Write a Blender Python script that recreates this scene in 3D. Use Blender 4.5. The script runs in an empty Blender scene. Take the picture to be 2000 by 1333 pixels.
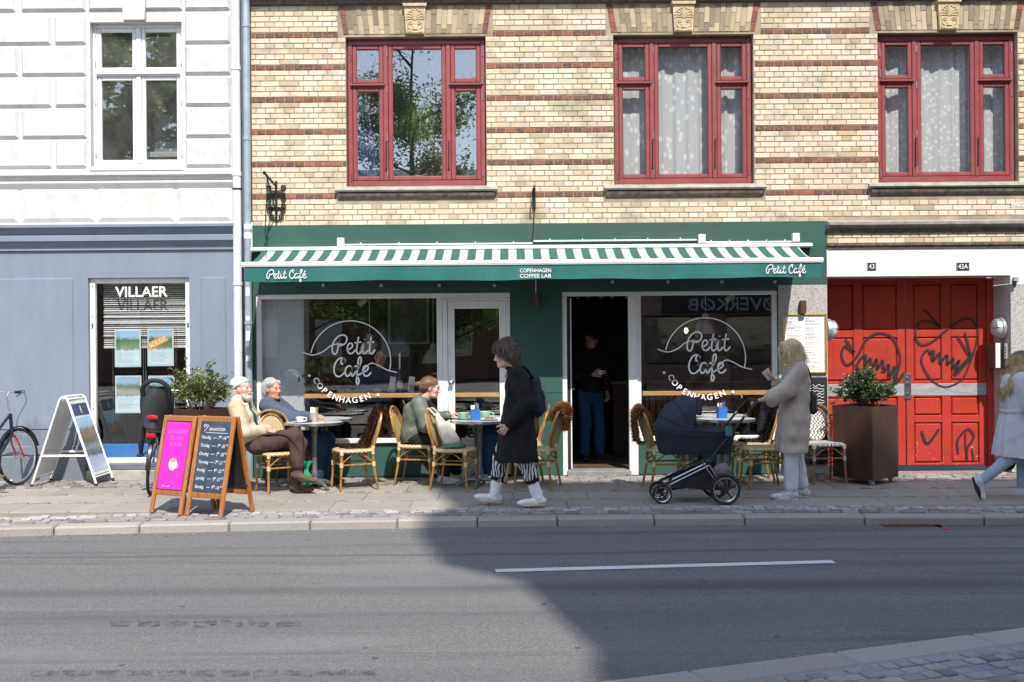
import bpy, math, random
import numpy as np
from mathutils import Vector, Matrix, Euler

random.seed(11)
rng = np.random.default_rng(11)
SC = bpy.context.scene
COL = SC.collection
R = math.radians
PI = math.pi

# ------------------------------------------------------------------ camera
FPX, HCAM, DCAM, ROLL = 2100.0, 1.67, 13.29, 0.0079
cam_d = bpy.data.cameras.new('camera')
cam = bpy.data.objects.new('camera', cam_d)
COL.objects.link(cam)
cam_d.sensor_width = 36.0
cam_d.lens = 36.0 * FPX / 2000.0
cam_d.clip_start, cam_d.clip_end = 0.1, 600
cam.matrix_world = (Matrix.Translation((0, -DCAM, HCAM)) @ Matrix.Rotation(R(90), 4, 'X')
                    @ Matrix.Rotation(-ROLL, 4, 'Z'))
SC.camera = cam

# ------------------------------------------------------------------ daylight
SUN_EL, SUN_AZ = R(50.6), R(12.5)       # azimuth: to the right of straight behind the camera
w = bpy.data.worlds.new('World')
SC.world = w
w.use_nodes = True
_nt = w.node_tree
_bg = _nt.nodes['Background']
_sky = _nt.nodes.new('ShaderNodeTexSky')
_sky.sky_type = 'NISHITA'
_sky.sun_disc = False
_sky.sun_elevation = SUN_EL
_sky.sun_rotation = PI - SUN_AZ
_sky.dust_density = .7
_sky.ozone_density = 1.0
_mx = _nt.nodes.new('ShaderNodeMix'); _mx.data_type = 'RGBA'; _mx.inputs[0].default_value = .2      # thin bright cloud veil over the blue
_bw = _nt.nodes.new('ShaderNodeRGBToBW'); _nt.links.new(_sky.outputs[0], _bw.inputs[0])
_wm = _nt.nodes.new('ShaderNodeMix'); _wm.data_type = 'RGBA'; _wm.blend_type = 'MULTIPLY'; _wm.inputs[0].default_value = 1.0
_nt.links.new(_bw.outputs[0], _wm.inputs[6]); _wm.inputs[7].default_value = (1.5, 1.42, 1.32, 1)
_nt.links.new(_sky.outputs[0], _mx.inputs[6]); _nt.links.new(_wm.outputs[2], _mx.inputs[7]); _nt.links.new(_mx.outputs[2], _bg.inputs[0])
_bg.inputs[1].default_value = 0.15
sd = bpy.data.lights.new('sun', 'SUN')
sun = bpy.data.objects.new('sun', sd)
COL.objects.link(sun)
sd.energy = 3.1
sd.angle = R(0.53)
sd.color = (1.0, 0.945, 0.86)
_dir = Vector((math.sin(SUN_AZ) * math.cos(SUN_EL), -math.cos(SUN_AZ) * math.cos(SUN_EL), math.sin(SUN_EL)))
sun.rotation_euler = _dir.to_track_quat('Z', 'Y').to_euler()
sun.location = _dir * 60
SC.view_settings.view_transform = 'Standard'
SC.view_settings.look = 'None'
SC.view_settings.gamma = 1.0
SC.view_settings.exposure = 0.92
SC.view_settings.use_curve_mapping = False
SC.cycles.max_bounces = 8
SC.cycles.transparent_max_bounces = 12
SC.cycles.sample_clamp_indirect = 8.0
SC.cycles.use_denoising = True

# ------------------------------------------------------------------ measuring helpers
def unroll(px, py):
    dx, dy = px - 1000.0, py - 666.5
    return dx - ROLL * dy, dy + ROLL * dx
def P(px, py, Y=0.0):
    """point seen at a photo pixel, lying on the upright plane at depth Y -> x, z"""
    u, v = unroll(px, py)
    k = (Y + DCAM) / FPX
    return u * k, HCAM - v * k
def G(px, py, z=0.0):
    """point of the level plane z seen at a photo pixel -> x, y"""
    u, v = unroll(px, py)
    Z = FPX * (HCAM - z) / v
    return u * Z / FPX, Z - DCAM

# ------------------------------------------------------------------ mesh helpers
class MB:
    def __init__(s, M=None):
        s.v, s.f, s.m, s.mi, s.M = [], [], [], 0, M
        s.attr = None
    def add(s, vs, fs):
        b = len(s.v)
        if s.M is not None:
            vs = [s.M @ Vector(p) for p in vs]
        s.v.extend([tuple(p) for p in vs])
        s.f.extend([tuple(i + b for i in q) for q in fs])
        s.m.extend([s.mi] * len(fs))
    def box(s, x0, x1, y0, y1, z0, z1, c=0.0, rot=None, piv=None):
        if x1 < x0: x0, x1 = x1, x0
        if y1 < y0: y0, y1 = y1, y0
        if z1 < z0: z0, z1 = z1, z0
        if c <= 0:
            vs = [(x, y, z) for x in (x0, x1) for y in (y0, y1) for z in (z0, z1)]
            fs = [(0, 1, 3, 2), (4, 6, 7, 5), (0, 4, 5, 1), (2, 3, 7, 6), (0, 2, 6, 4), (1, 5, 7, 3)]
        else:
            c = min(c, (x1 - x0) * .45, (y1 - y0) * .45, (z1 - z0) * .45)
            vs, idx = [], {}
            X, Y, Z = (x0, x1), (y0, y1), (z0, z1)
            for i in (0, 1):
                for j in (0, 1):
                    for k in (0, 1):
                        sx, sy, sz = (c if i == 0 else -c), (c if j == 0 else -c), (c if k == 0 else -c)
                        idx[i, j, k, 0] = len(vs); vs.append((X[i], Y[j] + sy, Z[k] + sz))
                        idx[i, j, k, 1] = len(vs); vs.append((X[i] + sx, Y[j], Z[k] + sz))
                        idx[i, j, k, 2] = len(vs); vs.append((X[i] + sx, Y[j] + sy, Z[k]))
            fs = []
            q = [(0, 0), (1, 0), (1, 1), (0, 1)]
            for i in (0, 1):
                fx = [idx[i, a, b, 0] for a, b in q]; fs.append(tuple(fx if i else fx[::-1]))
                fy = [idx[a, i, b, 1] for a, b in q]; fs.append(tuple(fy[::-1] if i else fy))
                fz = [idx[a, b, i, 2] for a, b in q]; fs.append(tuple(fz if i else fz[::-1]))
            for a in (0, 1):
                for b in (0, 1):
                    e = [idx[0, a, b, 1], idx[1, a, b, 1], idx[1, a, b, 2], idx[0, a, b, 2]]
                    fs.append(tuple(e if (a == 0) != (b == 0) else e[::-1]) if False else tuple(e if a == b else e[::-1]))
                    e = [idx[a, 0, b, 0], idx[a, 1, b, 0], idx[a, 1, b, 2], idx[a, 0, b, 2]]
                    fs.append(tuple(e[::-1] if a == b else e))
                    e = [idx[a, b, 0, 0], idx[a, b, 1, 0], idx[a, b, 1, 1], idx[a, b, 0, 1]]
                    fs.append(tuple(e if a == b else e[::-1]))
            for i in (0, 1):
                for j in (0, 1):
                    for k in (0, 1):
                        t = (idx[i, j, k, 0], idx[i, j, k, 1], idx[i, j, k, 2])
                        fs.append(t if (i + j + k) % 2 else t[::-1])
        if rot is not None:
            pv = Vector(piv if piv is not None else ((x0 + x1) / 2, (y0 + y1) / 2, (z0 + z1) / 2))
            vs = [pv + rot @ (Vector(p) - pv) for p in vs]
        s.add(vs, fs)
    def bar(s, p0, p1, w, h=None, up=(0, 0, 1), c=0.0):
        """rectangular bar from p0 to p1; w across, h along 'up'"""
        h = h or w
        p0, p1 = Vector(p0), Vector(p1)
        d = p1 - p0; L = d.length; d.normalize()
        u = Vector(up); u = u - d * u.dot(d)
        if u.length < 1e-5: u = Vector((1, 0, 0)) - d * d.x
        u.normalize(); sd_ = d.cross(u)
        m = Matrix((d, sd_, u)).transposed().to_4x4(); m.translation = p0
        old = s.M
        s.M = (old @ m) if old is not None else m
        s.box(0, L, -w / 2, w / 2, -h / 2, h / 2, c)
        s.M = old
    def tube(s, pts, r, n=8, closed=False, caps=True, flat=None):
        pts = [Vector(p) for p in pts]; N = len(pts)
        rr = r if hasattr(r, '__len__') else [r] * N
        tang = []
        for i in range(N):
            a = pts[(i - 1) % N] if (closed or i > 0) else pts[i]
            b = pts[(i + 1) % N] if (closed or i < N - 1) else pts[i]
            t = b - a
            tang.append(t.normalized() if t.length > 1e-9 else Vector((0, 0, 1)))
        t0 = tang[0]
        u = Vector((0, 0, 1)) if abs(t0.z) < .9 else Vector((1, 0, 0))
        u = (u - t0 * u.dot(t0)).normalized()
        vs = []
        for i in range(N):
            t = tang[i]
            u = u - t * u.dot(t)
            u = u.normalized() if u.length > 1e-6 else t.orthogonal().normalized()
            b = t.cross(u)
            for k in range(n):
                a = 2 * PI * k / n
                vs.append(pts[i] + (u * math.cos(a) + b * math.sin(a) * (flat or 1)) * rr[i])
        fs = []
        for i in range(N if closed else N - 1):
            j = (i + 1) % N
            for k in range(n):
                l = (k + 1) % n
                fs.append((i * n + k, i * n + l, j * n + l, j * n + k))
        if caps and not closed:
            fs.append(tuple(range(n))[::-1]); fs.append(tuple((N - 1) * n + k for k in range(n)))
        s.add(vs, fs)
    def cyl(s, p0, p1, r0, r1=None, n=16, caps=True):
        s.tube([p0, p1], [r0, r0 if r1 is None else r1], n, caps=caps)
    def lathe(s, prof, n=20, M=None, caps=True):
        vs = []
        for r, z in prof:
            for k in range(n):
                a = 2 * PI * k / n
                vs.append(Vector((r * math.cos(a), r * math.sin(a), z)))
        if M is not None: vs = [M @ p for p in vs]
        fs = []
        for i in range(len(prof) - 1):
            for k in range(n):
                l = (k + 1) % n
                fs.append((i * n + k, i * n + l, (i + 1) * n + l, (i + 1) * n + k))
        if caps:
            if prof[0][0] > 1e-4: fs.append(tuple(range(n))[::-1])
            if prof[-1][0] > 1e-4: fs.append(tuple((len(prof) - 1) * n + k for k in range(n)))
        s.add(vs, fs)
    def ball(s, c, r, n=12, m=8, rot=None):
        r = r if hasattr(r, '__len__') else (r, r, r)
        vs = []
        for i in range(m + 1):
            t = PI * i / m
            for k in range(n):
                a = 2 * PI * k / n
                p = Vector((r[0] * math.sin(t) * math.cos(a), r[1] * math.sin(t) * math.sin(a), -r[2] * math.cos(t)))
                if rot is not None: p = rot @ p
                vs.append(Vector(c) + p)
        fs = [(i * n + k, i * n + (k + 1) % n, (i + 1) * n + (k + 1) % n, (i + 1) * n + k) for i in range(m) for k in range(n)]
        s.add(vs, fs)
    def prism(s, pts, y0, y1):
        """polygon in XZ (counter-clockwise seen from -Y) swept from y0 to y1"""
        n = len(pts)
        vs = [(x, y0, z) for x, z in pts] + [(x, y1, z) for x, z in pts]
        fs = [tuple(range(n)), tuple(range(2 * n - 1, n - 1, -1))]
        fs += [(i, i + n, (i + 1) % n + n, (i + 1) % n) for i in range(n)]
        s.add(vs, fs)
    def prof_x(s, prof, x0, x1):
        """profile of (y, z) points swept along X"""
        n = len(prof)
        vs = [(x0, y, z) for y, z in prof] + [(x1, y, z) for y, z in prof]
        fs = [(i, (i + 1) % n, (i + 1) % n + n, i + n) for i in range(n)]
        fs += [tuple(range(n))[::-1], tuple(range(n, 2 * n))]
        s.add(vs, fs)
    def quad(s, a, b, c, d):
        s.add([a, b, c, d], [(0, 1, 2, 3)])
    def grid(s, fn, nu, nv, closed_u=False):
        vs = [fn(i / (nu if closed_u else nu - 1), j / (nv - 1)) for j in range(nv) for i in range(nu)]
        fs = []
        for j in range(nv - 1):
            for i in range(nu if closed_u else nu - 1):
                k = (i + 1) % nu
                fs.append((j * nu + i, j * nu + k, (j + 1) * nu + k, (j + 1) * nu + i))
        s.add(vs, fs)
    def ribbon(s, pts, wd, y=0.0):
        """flat ribbon in the XZ plane along 2-D points"""
        n = len(pts); vs = []
        for i in range(n):
            a, b = pts[max(i - 1, 0)], pts[min(i + 1, n - 1)]
            dx, dz = b[0] - a[0], b[1] - a[1]; L = math.hypot(dx, dz) or 1
            nx, nz = -dz / L * wd / 2, dx / L * wd / 2
            vs += [(pts[i][0] - nx, y, pts[i][1] - nz), (pts[i][0] + nx, y, pts[i][1] + nz)]
        s.add(vs, [(2 * i, 2 * i + 2, 2 * i + 3, 2 * i + 1) for i in range(n - 1)])
    def text(s, body, size, x, z, y=0.0, align='LEFT', shear=0.0, ang=0.0, sx=1.0, bold=0.0):
        vs, fs = text_geo(body, align, shear, bold)
        ca, sa = math.cos(ang), math.sin(ang)
        s.add([(x + size * (p[0] * sx * ca - p[1] * sa), y, z + size * (p[0] * sx * sa + p[1] * ca)) for p in vs], fs)
    def build_each(s, name, mats, parent=None, **k):
        """every loose piece becomes an object of its own"""
        par = list(range(len(s.v)))
        def find(i):
            while par[i] != i: par[i] = par[par[i]]; i = par[i]
            return i
        for f in s.f:
            for i in f[1:]: par[find(i)] = find(f[0])
        grp = {}
        for f in s.f: grp.setdefault(find(f[0]), []).append(f)
        out = []
        for fs in grp.values():
            ids = sorted({i for f in fs for i in f}); mp = {i: n for n, i in enumerate(ids)}
            q = MB(); q.v = [s.v[i] for i in ids]; q.f = [tuple(mp[i] for i in f) for f in fs]; q.m = [0] * len(fs); out.append(q.build(name, mats, parent, **k))
        return out
    def build(s, name, mats, parent=None, smooth=None, loc=None, rotz=0.0, angle=35):
        me = bpy.data.meshes.new(name)
        me.from_pydata(s.v, [], s.f)
        for m_ in (mats if isinstance(mats, (list, tuple)) else [mats]): me.materials.append(m_)
        if any(s.m): me.polygons.foreach_set('material_index', s.m)
        if s.attr is not None:
            a = me.attributes.new('tone', 'FLOAT', 'FACE'); a.data.foreach_set('value', s.attr)
        if smooth:
            me.shade_smooth(); me.set_sharp_from_angle(angle=R(angle))
        me.update()
        o = bpy.data.objects.new(name, me)
        COL.objects.link(o)
        if parent is not None: o.parent = parent
        if loc is not None: o.location = loc
        if rotz: o.rotation_euler = (0, 0, rotz)
        return o

_tg = {}
def text_geo(body, align, shear, bold):
    k = (body, align, shear, bold)
    if k not in _tg:
        c = bpy.data.curves.new('lettering', 'FONT')
        c.body = body; c.align_x = align; c.shear = shear; c.resolution_u = 3; c.offset = bold
        o = bpy.data.objects.new('lettering', c); COL.objects.link(o)
        dg = bpy.context.evaluated_depsgraph_get()
        me = o.evaluated_get(dg).to_mesh()
        _tg[k] = ([tuple(v.co) for v in me.vertices], [tuple(p.vertices) for p in me.polygons])
        o.evaluated_get(dg).to_mesh_clear()
        bpy.data.objects.remove(o); bpy.data.curves.remove(c)
    return _tg[k]

def spline(pts, n=6, closed=False):
    """Catmull-Rom through points of any dimension"""
    p = [np.array(q, float) for q in pts]; N = len(p); out = []
    for i in range(N if closed else N - 1):
        if closed: a, b, c, d = p[(i - 1) % N], p[i], p[(i + 1) % N], p[(i + 2) % N]
        else: a, b, c, d = p[max(i - 1, 0)], p[i], p[i + 1], p[min(i + 2, N - 1)]
        for k in range(n):
            t = k / n
            out.append(tuple(.5 * (2 * b + (c - a) * t + (2 * a - 5 * b + 4 * c - d) * t * t + (3 * b - a - 3 * c + d) * t ** 3)))
    if not closed: out.append(tuple(p[-1]))
    return out

def tag(o, label=None, cat=None, group=None, kind=None):
    if label: o['label'] = label
    if cat: o['category'] = cat
    if group: o['group'] = group
    if kind: o['kind'] = kind
    return o
def thing(name, label, cat, loc=(0, 0, 0), rotz=0.0, group=None):
    o = bpy.data.objects.new(name, None); COL.objects.link(o)
    o.empty_display_size = .1
    o.location = loc; o.rotation_euler = (0, 0, rotz)
    return tag(o, label, cat, group)
def kids(o):
    return [c for c in COL.objects if c.parent == o]
def dup(root, loc, rotz, label=None, skip=()):
    r = root.copy(); COL.objects.link(r); r.location = loc; r.rotation_euler = (0, 0, rotz)
    if label: r['label'] = label
    for ch in list(root.children):
        if ch.name.split('.')[0] in skip: continue
        c = ch.copy(); COL.objects.link(c); c.parent = r
        for g in list(ch.children):
            d = g.copy(); COL.objects.link(d); d.parent = c
    return r
def holes_front(mb, x0, x1, z0, z1, holes, y, depth):
    """upright sheet facing -Y with rectangular openings and reveals running back by depth"""
    xs = sorted({x0, x1, *[min(max(h[i], x0), x1) for h in holes for i in (0, 1)]})
    zs = sorted({z0, z1, *[min(max(h[i], z0), z1) for h in holes for i in (2, 3)]})
    for a, b in zip(xs, xs[1:]):
        for c, d in zip(zs, zs[1:]):
            mx, mz = (a + b) / 2, (c + d) / 2
            if any(h[0] < mx < h[1] and h[2] < mz < h[3] for h in holes): continue
            mb.quad((a, y, c), (b, y, c), (b, y, d), (a, y, d))
    for a, b, c, d in holes:
        a, b, c, d = max(a, x0), min(b, x1), max(c, z0), min(d, z1)
        e = y + depth
        mb.quad((a, y, c), (a, y, d), (a, e, d), (a, e, c))
        mb.quad((b, y, c), (b, e, c), (b, e, d), (b, y, d))
        if d < z1: mb.quad((a, y, d), (b, y, d), (b, e, d), (a, e, d))
        if c > z0: mb.quad((a, y, c), (a, e, c), (b, e, c), (b, y, c))
def ring_frame(mb, x0, x1, z0, z1, wl, y0, y1, wr=None, wt=None, wb=None, c=0.004):
    wr = wl if wr is None else wr; wt = wl if wt is None else wt; wb = wl if wb is None else wb
    mb.box(x0, x0 + wl, y0, y1, z0, z1, c); mb.box(x1 - wr, x1, y0, y1, z0, z1, c)
    mb.box(x0 + wl, x1 - wr, y0 + .002, y1, z1 - wt, z1, c); mb.box(x0 + wl, x1 - wr, y0 + .002, y1, z0, z0 + wb, c)

# ------------------------------------------------------------------ materials
class NT:
    def __init__(s, name):
        s.mat = bpy.data.materials.new(name); s.mat.use_nodes = True
        s.t = s.mat.node_tree; s.b = s.t.nodes['Principled BSDF']; s.out = s.t.nodes['Material Output']
    def n(s, typ, **kw):
        o = s.t.nodes.new('ShaderNode' + typ)
        for k, v in kw.items():
            if k.startswith('i_'): o.inputs[int(k[2:]) if k[2:].isdigit() else k[2:].replace('_', ' ')].default_value = v
            else: setattr(o, k, v)
        return o
    def l(s, a, b): s.t.links.new(a, b)
    def coord(s, kind='Object', scale=None, rot=None):
        o = s.n('TexCoord').outputs[kind] if kind != 'World' else s.n('NewGeometry').outputs['Position']
        if scale is not None or rot is not None:
            m = s.n('Mapping'); s.l(o, m.inputs[0])
            if scale is not None: m.inputs['Scale'].default_value = scale if hasattr(scale, '__len__') else (scale,) * 3
            if rot is not None: m.inputs['Rotation'].default_value = rot
            o = m.outputs[0]
        return o
    def noise(s, co, scale, detail=4, rough=.55, dist=0):
        o = s.n('TexNoise'); s.l(co, o.inputs['Vector'])
        o.inputs['Scale'].default_value = scale; o.inputs['Detail'].default_value = detail
        o.inputs['Roughness'].default_value = rough; o.inputs['Distortion'].default_value = dist
        return o.outputs['Fac']
    def ramp(s, fac, stops, interp='LINEAR'):
        o = s.n('ValToRGB'); s.l(fac, o.inputs[0]); cr = o.color_ramp; cr.interpolation = interp
        while len(cr.elements) < len(stops): cr.elements.new(.5)
        for e, (p, c) in zip(cr.elements, stops):
            e.position = p; e.color = (*c, 1) if hasattr(c, '__len__') else (c, c, c, 1)
        return o.outputs[0]
    def mix(s, fac, a, b, mode='MIX'):
        o = s.n('Mix', data_type='RGBA', blend_type=mode)
        for sock, v in ((o.inputs[0], fac), (o.inputs[6], a), (o.inputs[7], b)):
            if hasattr(v, 'links'): s.l(v, sock)
            elif hasattr(v, '__len__'): sock.default_value = (*v, 1)
            else: sock.default_value = v
        return o.outputs[2]
    def math(s, op, a, b=0.0, c=0.0):
        o = s.n('Math', operation=op)
        for sock, v in zip(o.inputs, (a, b, c)):
            if hasattr(v, 'links'): s.l(v, sock)
            else: sock.default_value = v
        return o.outputs[0]
    def bump(s, h, strength=.3, dist=.01):
        o = s.n('Bump'); s.l(h, o.inputs['Height'])
        o.inputs['Strength'].default_value = strength; o.inputs['Distance'].default_value = dist
        s.l(o.outputs[0], s.b.inputs['Normal'])
    def set(s, col=None, rough=None, metal=None, spec=None, **kw):
        for k, v in (('Base Color', col), ('Roughness', rough), ('Metallic', metal), ('Specular IOR Level', spec)):
            if v is None: continue
            if hasattr(v, 'links'): s.l(v, s.b.inputs[k])
            else: s.b.inputs[k].default_value = (*v, 1) if hasattr(v, '__len__') else v
        for k, v in kw.items(): s.b.inputs[k.replace('_', ' ')].default_value = v
        return s.mat

def M(name, col, rough=.6, metal=0.0, var=.12, vs=6.0, bump=.0, bs=80.0, col2=None, spec=.5, bd=.004, kind='Object', **kw):
    t = NT(name); co = t.coord(kind)
    f = t.noise(co, vs, 5, .6)
    c2 = col2 or tuple(min(1, c * (1 + var)) for c in col)
    c1 = col if col2 else tuple(c * (1 - var) for c in col)
    c = t.ramp(f, [(.32, c1), (.68, c2)])
    if bump: t.bump(t.noise(co, bs, 3, .6), bump, bd)
    r = t.noise(co, vs * 2.3, 3)
    return t.set(c, t.ramp(r, [(.3, max(0, rough - .06)), (.7, min(1, rough + .06))]), metal, spec, **kw)

def glass_mat(name, refl=.10, tint=(1, 1, 1), dust=.0, wavy=.02):
    t = NT(name)
    tr = t.n('BsdfTransparent'); tr.inputs[0].default_value = (*tint, 1)
    gl = t.n('BsdfGlossy'); gl.inputs['Roughness'].default_value = 0.0
    co = t.coord('World')
    b = t.n('Bump'); t.l(t.noise(co, 1.3 if wavy < .03 else 3.2, 2), b.inputs['Height']); b.inputs['Strength'].default_value = wavy; b.inputs['Distance'].default_value = .05
    t.l(b.outputs[0], gl.inputs['Normal'])
    lw = t.n('LayerWeight'); lw.inputs[0].default_value = .5
    f = t.math('MULTIPLY_ADD', t.math('POWER', lw.outputs['Facing'], 5.0), 1 - refl, refl)
    mx = t.n('MixShader'); t.l(f, mx.inputs[0]); t.l(tr.outputs[0], mx.inputs[1]); t.l(gl.outputs[0], mx.inputs[2])
    res = mx.outputs[0]
    if dust:
        df = t.n('BsdfDiffuse'); df.inputs[0].default_value = (.6, .6, .58, 1)
        m2 = t.n('MixShader'); t.l(t.ramp(t.noise(t.coord('World', (1, 1, .5)), 5, 5, .6), [(.35, dust * .6), (.7, dust * 1.5)]), m2.inputs[0]); t.l(res, m2.inputs[1]); t.l(df.outputs[0], m2.inputs[2]); res = m2.outputs[0]
    t.l(res, t.out.inputs[0])
    return t.mat

def brick_mat(name, stops, attr=False, dirt=.0):
    t = NT(name)
    if attr:
        a = t.n('Attribute', attribute_name='tone'); f = a.outputs['Fac']
    else:
        f = t.n('ObjectInfo').outputs['Random']
    co = t.coord('World')
    col = t.ramp(f, stops)
    fine = t.noise(co, 45, 5, .65)
    col = t.mix(t.ramp(fine, [(.35, 0.0), (.75, .28)]), col, (.30, .22, .13), 'MIX')
    st = t.noise(co, 30, 3, .5)
    col = t.mix(t.ramp(st, [(.5, 0.0), (.8, .3)]), col, (.62, .52, .36))
    # weathering: soot in broad patches of its own shape
    d = t.noise(t.coord('World', (1.0, 1.0, 1.6)), 1.7, 5, .65)
    col = t.mix(t.ramp(d, [(.52, 0.0), (.72, dirt)]), col, (.22, .185, .145))
    t.bump(fine, .35, .006)
    return t.set(col, .85, 0, .25)

M_ = {}
def mats_setup():
    m = M_
    m['glass'] = glass_mat('shop glass', .11)
    m['glass_up'] = glass_mat('upper window glass', .085, dust=.008, wavy=.05)
    m['glass_sky'] = glass_mat('sky reflecting window glass', .19, dust=.008, wavy=.012)
    m['glass_dusty'] = glass_mat('dusty window glass', .17, dust=.05, wavy=.02)
    ystops = [(0, (.47, .395, .275)), (.10, (.57, .485, .345)), (.4, (.64, .56, .415)), (.7, (.68, .61, .475)), (.92, (.71, .66, .545)), (1, (.63, .565, .50))]
    rstops = [(0, (.10, .05, .055)), (.4, (.15, .06, .058)), (.75, (.19, .065, .055)), (1, (.29, .10, .065))]
    m['arch_brick'] = brick_mat('sooty arch brick', [(0, (.20, .17, .13)), (.4, (.33, .28, .20)), (.8, (.46, .39, .27)), (1, (.56, .47, .31))], False, .7)
    m['brick'] = brick_mat('yellow brick', ystops, False, .75)
    m['brickwork'] = brick_mat('yellow brickwork', ystops, True, .75)
    m['red_brick'] = brick_mat('red brick', rstops, False, .3)
    m['red_brickwork'] = brick_mat('red brickwork', rstops, True, .3)
    m['mortar'] = M('mortar', (.33, .27, .20), .95, var=.3, vs=3, bump=.3, bs=120)
    m['stucco'] = M('white stucco', (.78, .77, .75), .85, var=.0, col2=(.82, .81, .79), vs=2.5, bump=.15, bs=60)
    # streaky grime on the stucco
    t = NT('weathered white stucco'); co = t.coord('World')
    g = t.noise(t.coord('World', (2.2, 1, 1.1)), 2.2, 6, .7)
    g2 = t.noise(co, 9, 5, .7)
    c = t.mix(t.ramp(g, [(.46, 0.0), (.72, .55)]), (.60, .595, .585), (.43, .42, .405))
    c = t.mix(t.ramp(g2, [(.56, 0.0), (.78, .4)]), c, (.36, .35, .33))
    t.bump(t.noise(co, 70, 4, .6), .2, .004)
    m['stucco'] = t.set(c, .85, 0, .3)
    t = NT('blue grey painted render'); co = t.coord('World')
    g = t.noise(t.coord('World', (3, 3, .8)), 1.6, 6, .65)
    c = t.mix(t.ramp(g, [(.35, 0.0), (.7, 1.0)]), (.192, .226, .28), (.224, .258, .315))
    g2 = t.noise(co, 22, 4, .7)
    c = t.mix(t.ramp(g2, [(.62, 0.0), (.8, .35)]), c, (.33, .35, .38))
    sp_ = t.n('SeparateXYZ'); t.l(co, sp_.inputs[0])                      # splash dirt, ragged at its upper edge
    dz = t.math('ADD', sp_.outputs[2], t.math('MULTIPLY', t.noise(t.coord('World', (1, 1, .3)), 6, 5, .7), -1.1))
    c = t.mix(t.ramp(dz, [(.0, .55), (.12, .0)]), c, (.14, .15, .165))
    t.bump(t.noise(co, 55, 4, .6), .22, .004)
    m['grey_wall'] = t.set(c, .7, 0, .35)
    m['grey_dark'] = M('dark grey plinth render', (.13, .145, .17), .8, var=.2, vs=5, bump=.25, bs=50)
    m['stone'] = M('weathered sandstone', (.34, .32, .29), .85, var=.25, vs=9, bump=.3, bs=70)
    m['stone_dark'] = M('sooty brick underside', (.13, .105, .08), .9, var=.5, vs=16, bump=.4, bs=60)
    m['keystone'] = M('ochre carved stone', (.52, .43, .27), .8, var=.2, vs=14, bump=.2, bs=90)
    m['winered'] = M('wine red window paint', (.25, .065, .07), .42, var=.12, vs=7, bump=.06, bs=40)
    m['white_paint'] = M('white paint', (.76, .76, .75), .4, var=.05, vs=5, bump=.05, bs=40)
    m['white_alu'] = M('white coated metal', (.80, .80, .79), .35, var=.03)
    t = NT('dark green painted render'); co = t.coord('World')
    g = t.noise(t.coord('World', (1, 1, 1.4)), 1.8, 6, .6)
    c = t.ramp(g, [(.3, (.030, .078, .064)), (.7, (.041, .098, .081))])
    g2 = t.noise(co, 26, 4, .7)
    c = t.mix(t.ramp(g2, [(.66, 0.0), (.8, .25)]), c, (.08, .14, .12))
    t.bump(t.noise(co, 50, 4, .6), .16, .004)
    m['green_wall'] = t.set(c, .6, 0, .35)
    t = NT('pale speckled granite'); co = t.coord('World')
    g = t.noise(co, 95, 3, .7); g2 = t.noise(co, 3, 4)
    c = t.ramp(g, [(.38, (.16, .15, .15)), (.47, (.42, .40, .39)), (.62, (.56, .54, .52))])
    c = t.mix(t.ramp(g2, [(.4, 0.0), (.8, .25)]), c, (.40, .36, .34))
    t.bump(g, .2, .003)
    m['granite'] = t.set(c, .7, 0, .4)
    m['zinc'] = M('zinc pipe', (.36, .42, .47), .45, .35, var=.15, vs=5, bump=.05, bs=20)
    m['pipe_white'] = M('white painted pipe', (.66, .68, .70), .5, var=.1, vs=4)
    m['iron'] = M('black wrought iron', (.025, .025, .027), .5, .5, var=.3, vs=30, bump=.2, bs=80)
    m['steel'] = M('brushed steel', (.55, .55, .55), .3, 1.0, var=.08, vs=20)
    m['chrome'] = M('bright chrome', (.75, .75, .76), .12, 1.0, var=.03)
    m['black_plastic'] = M('black plastic', (.02, .02, .022), .45, var=.2)
    m['rubber'] = M('black rubber', (.022, .022, .022), .8, var=.25, vs=20)
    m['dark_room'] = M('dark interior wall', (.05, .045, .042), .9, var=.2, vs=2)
    m['room_pale'] = M('pale interior wall', (.5, .5, .48), .9, var=.06, vs=2)
    m['wood_dark'] = M('dark wood', (.07, .04, .022), .55, var=.3, vs=8)
    t = NT('orange pine'); co = t.coord('Object', (1.2, 9, 9))
    g = t.noise(co, 4, 5, .6, 1.2)
    m['wood_counter'] = t.set(t.ramp(g, [(.3, (.50, .27, .09)), (.7, (.66, .40, .16))]), .45, 0, .4)
    m['white_flat'] = M('white lettering vinyl', (.82, .82, .82), .5, var=.02)
    m['black_paint'] = M('matt black paint', (.015, .015, .017), .6, var=.3)
mats_setup()
# ------------------------------------------------------------------ ground, road, pavements
def kerb_y(x):
    d = max(-7.5, min(7.5, x - 1.0))
    return -3.165 - .0098 * d * d
ZR = -.08

t = NT('worn asphalt'); co = t.coord('World')
sp = t.noise(co, 95, 3, .8); mid = t.noise(co, 30, 4, .6); big = t.noise(co, .55, 5, .6)
st = t.noise(t.coord('World', (.12, 2.4, 1)), 1.6, 5, .6)
c = t.ramp(sp, [(.3, (.080, .081, .082)), (.48, (.158, .157, .155)), (.6, (.22, .217, .21)), (.7, (.44, .42, .39))])
c = t.mix(t.ramp(mid, [(.35, 0.0), (.75, .3)]), c, (.085, .086, .09))
c = t.mix(t.ramp(big, [(.45, 0.0), (.68, .35)]), c, (.16, .16, .158))
c = t.mix(t.ramp(st, [(.52, 0.0), (.66, .5)]), c, (.07, .071, .076))
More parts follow.
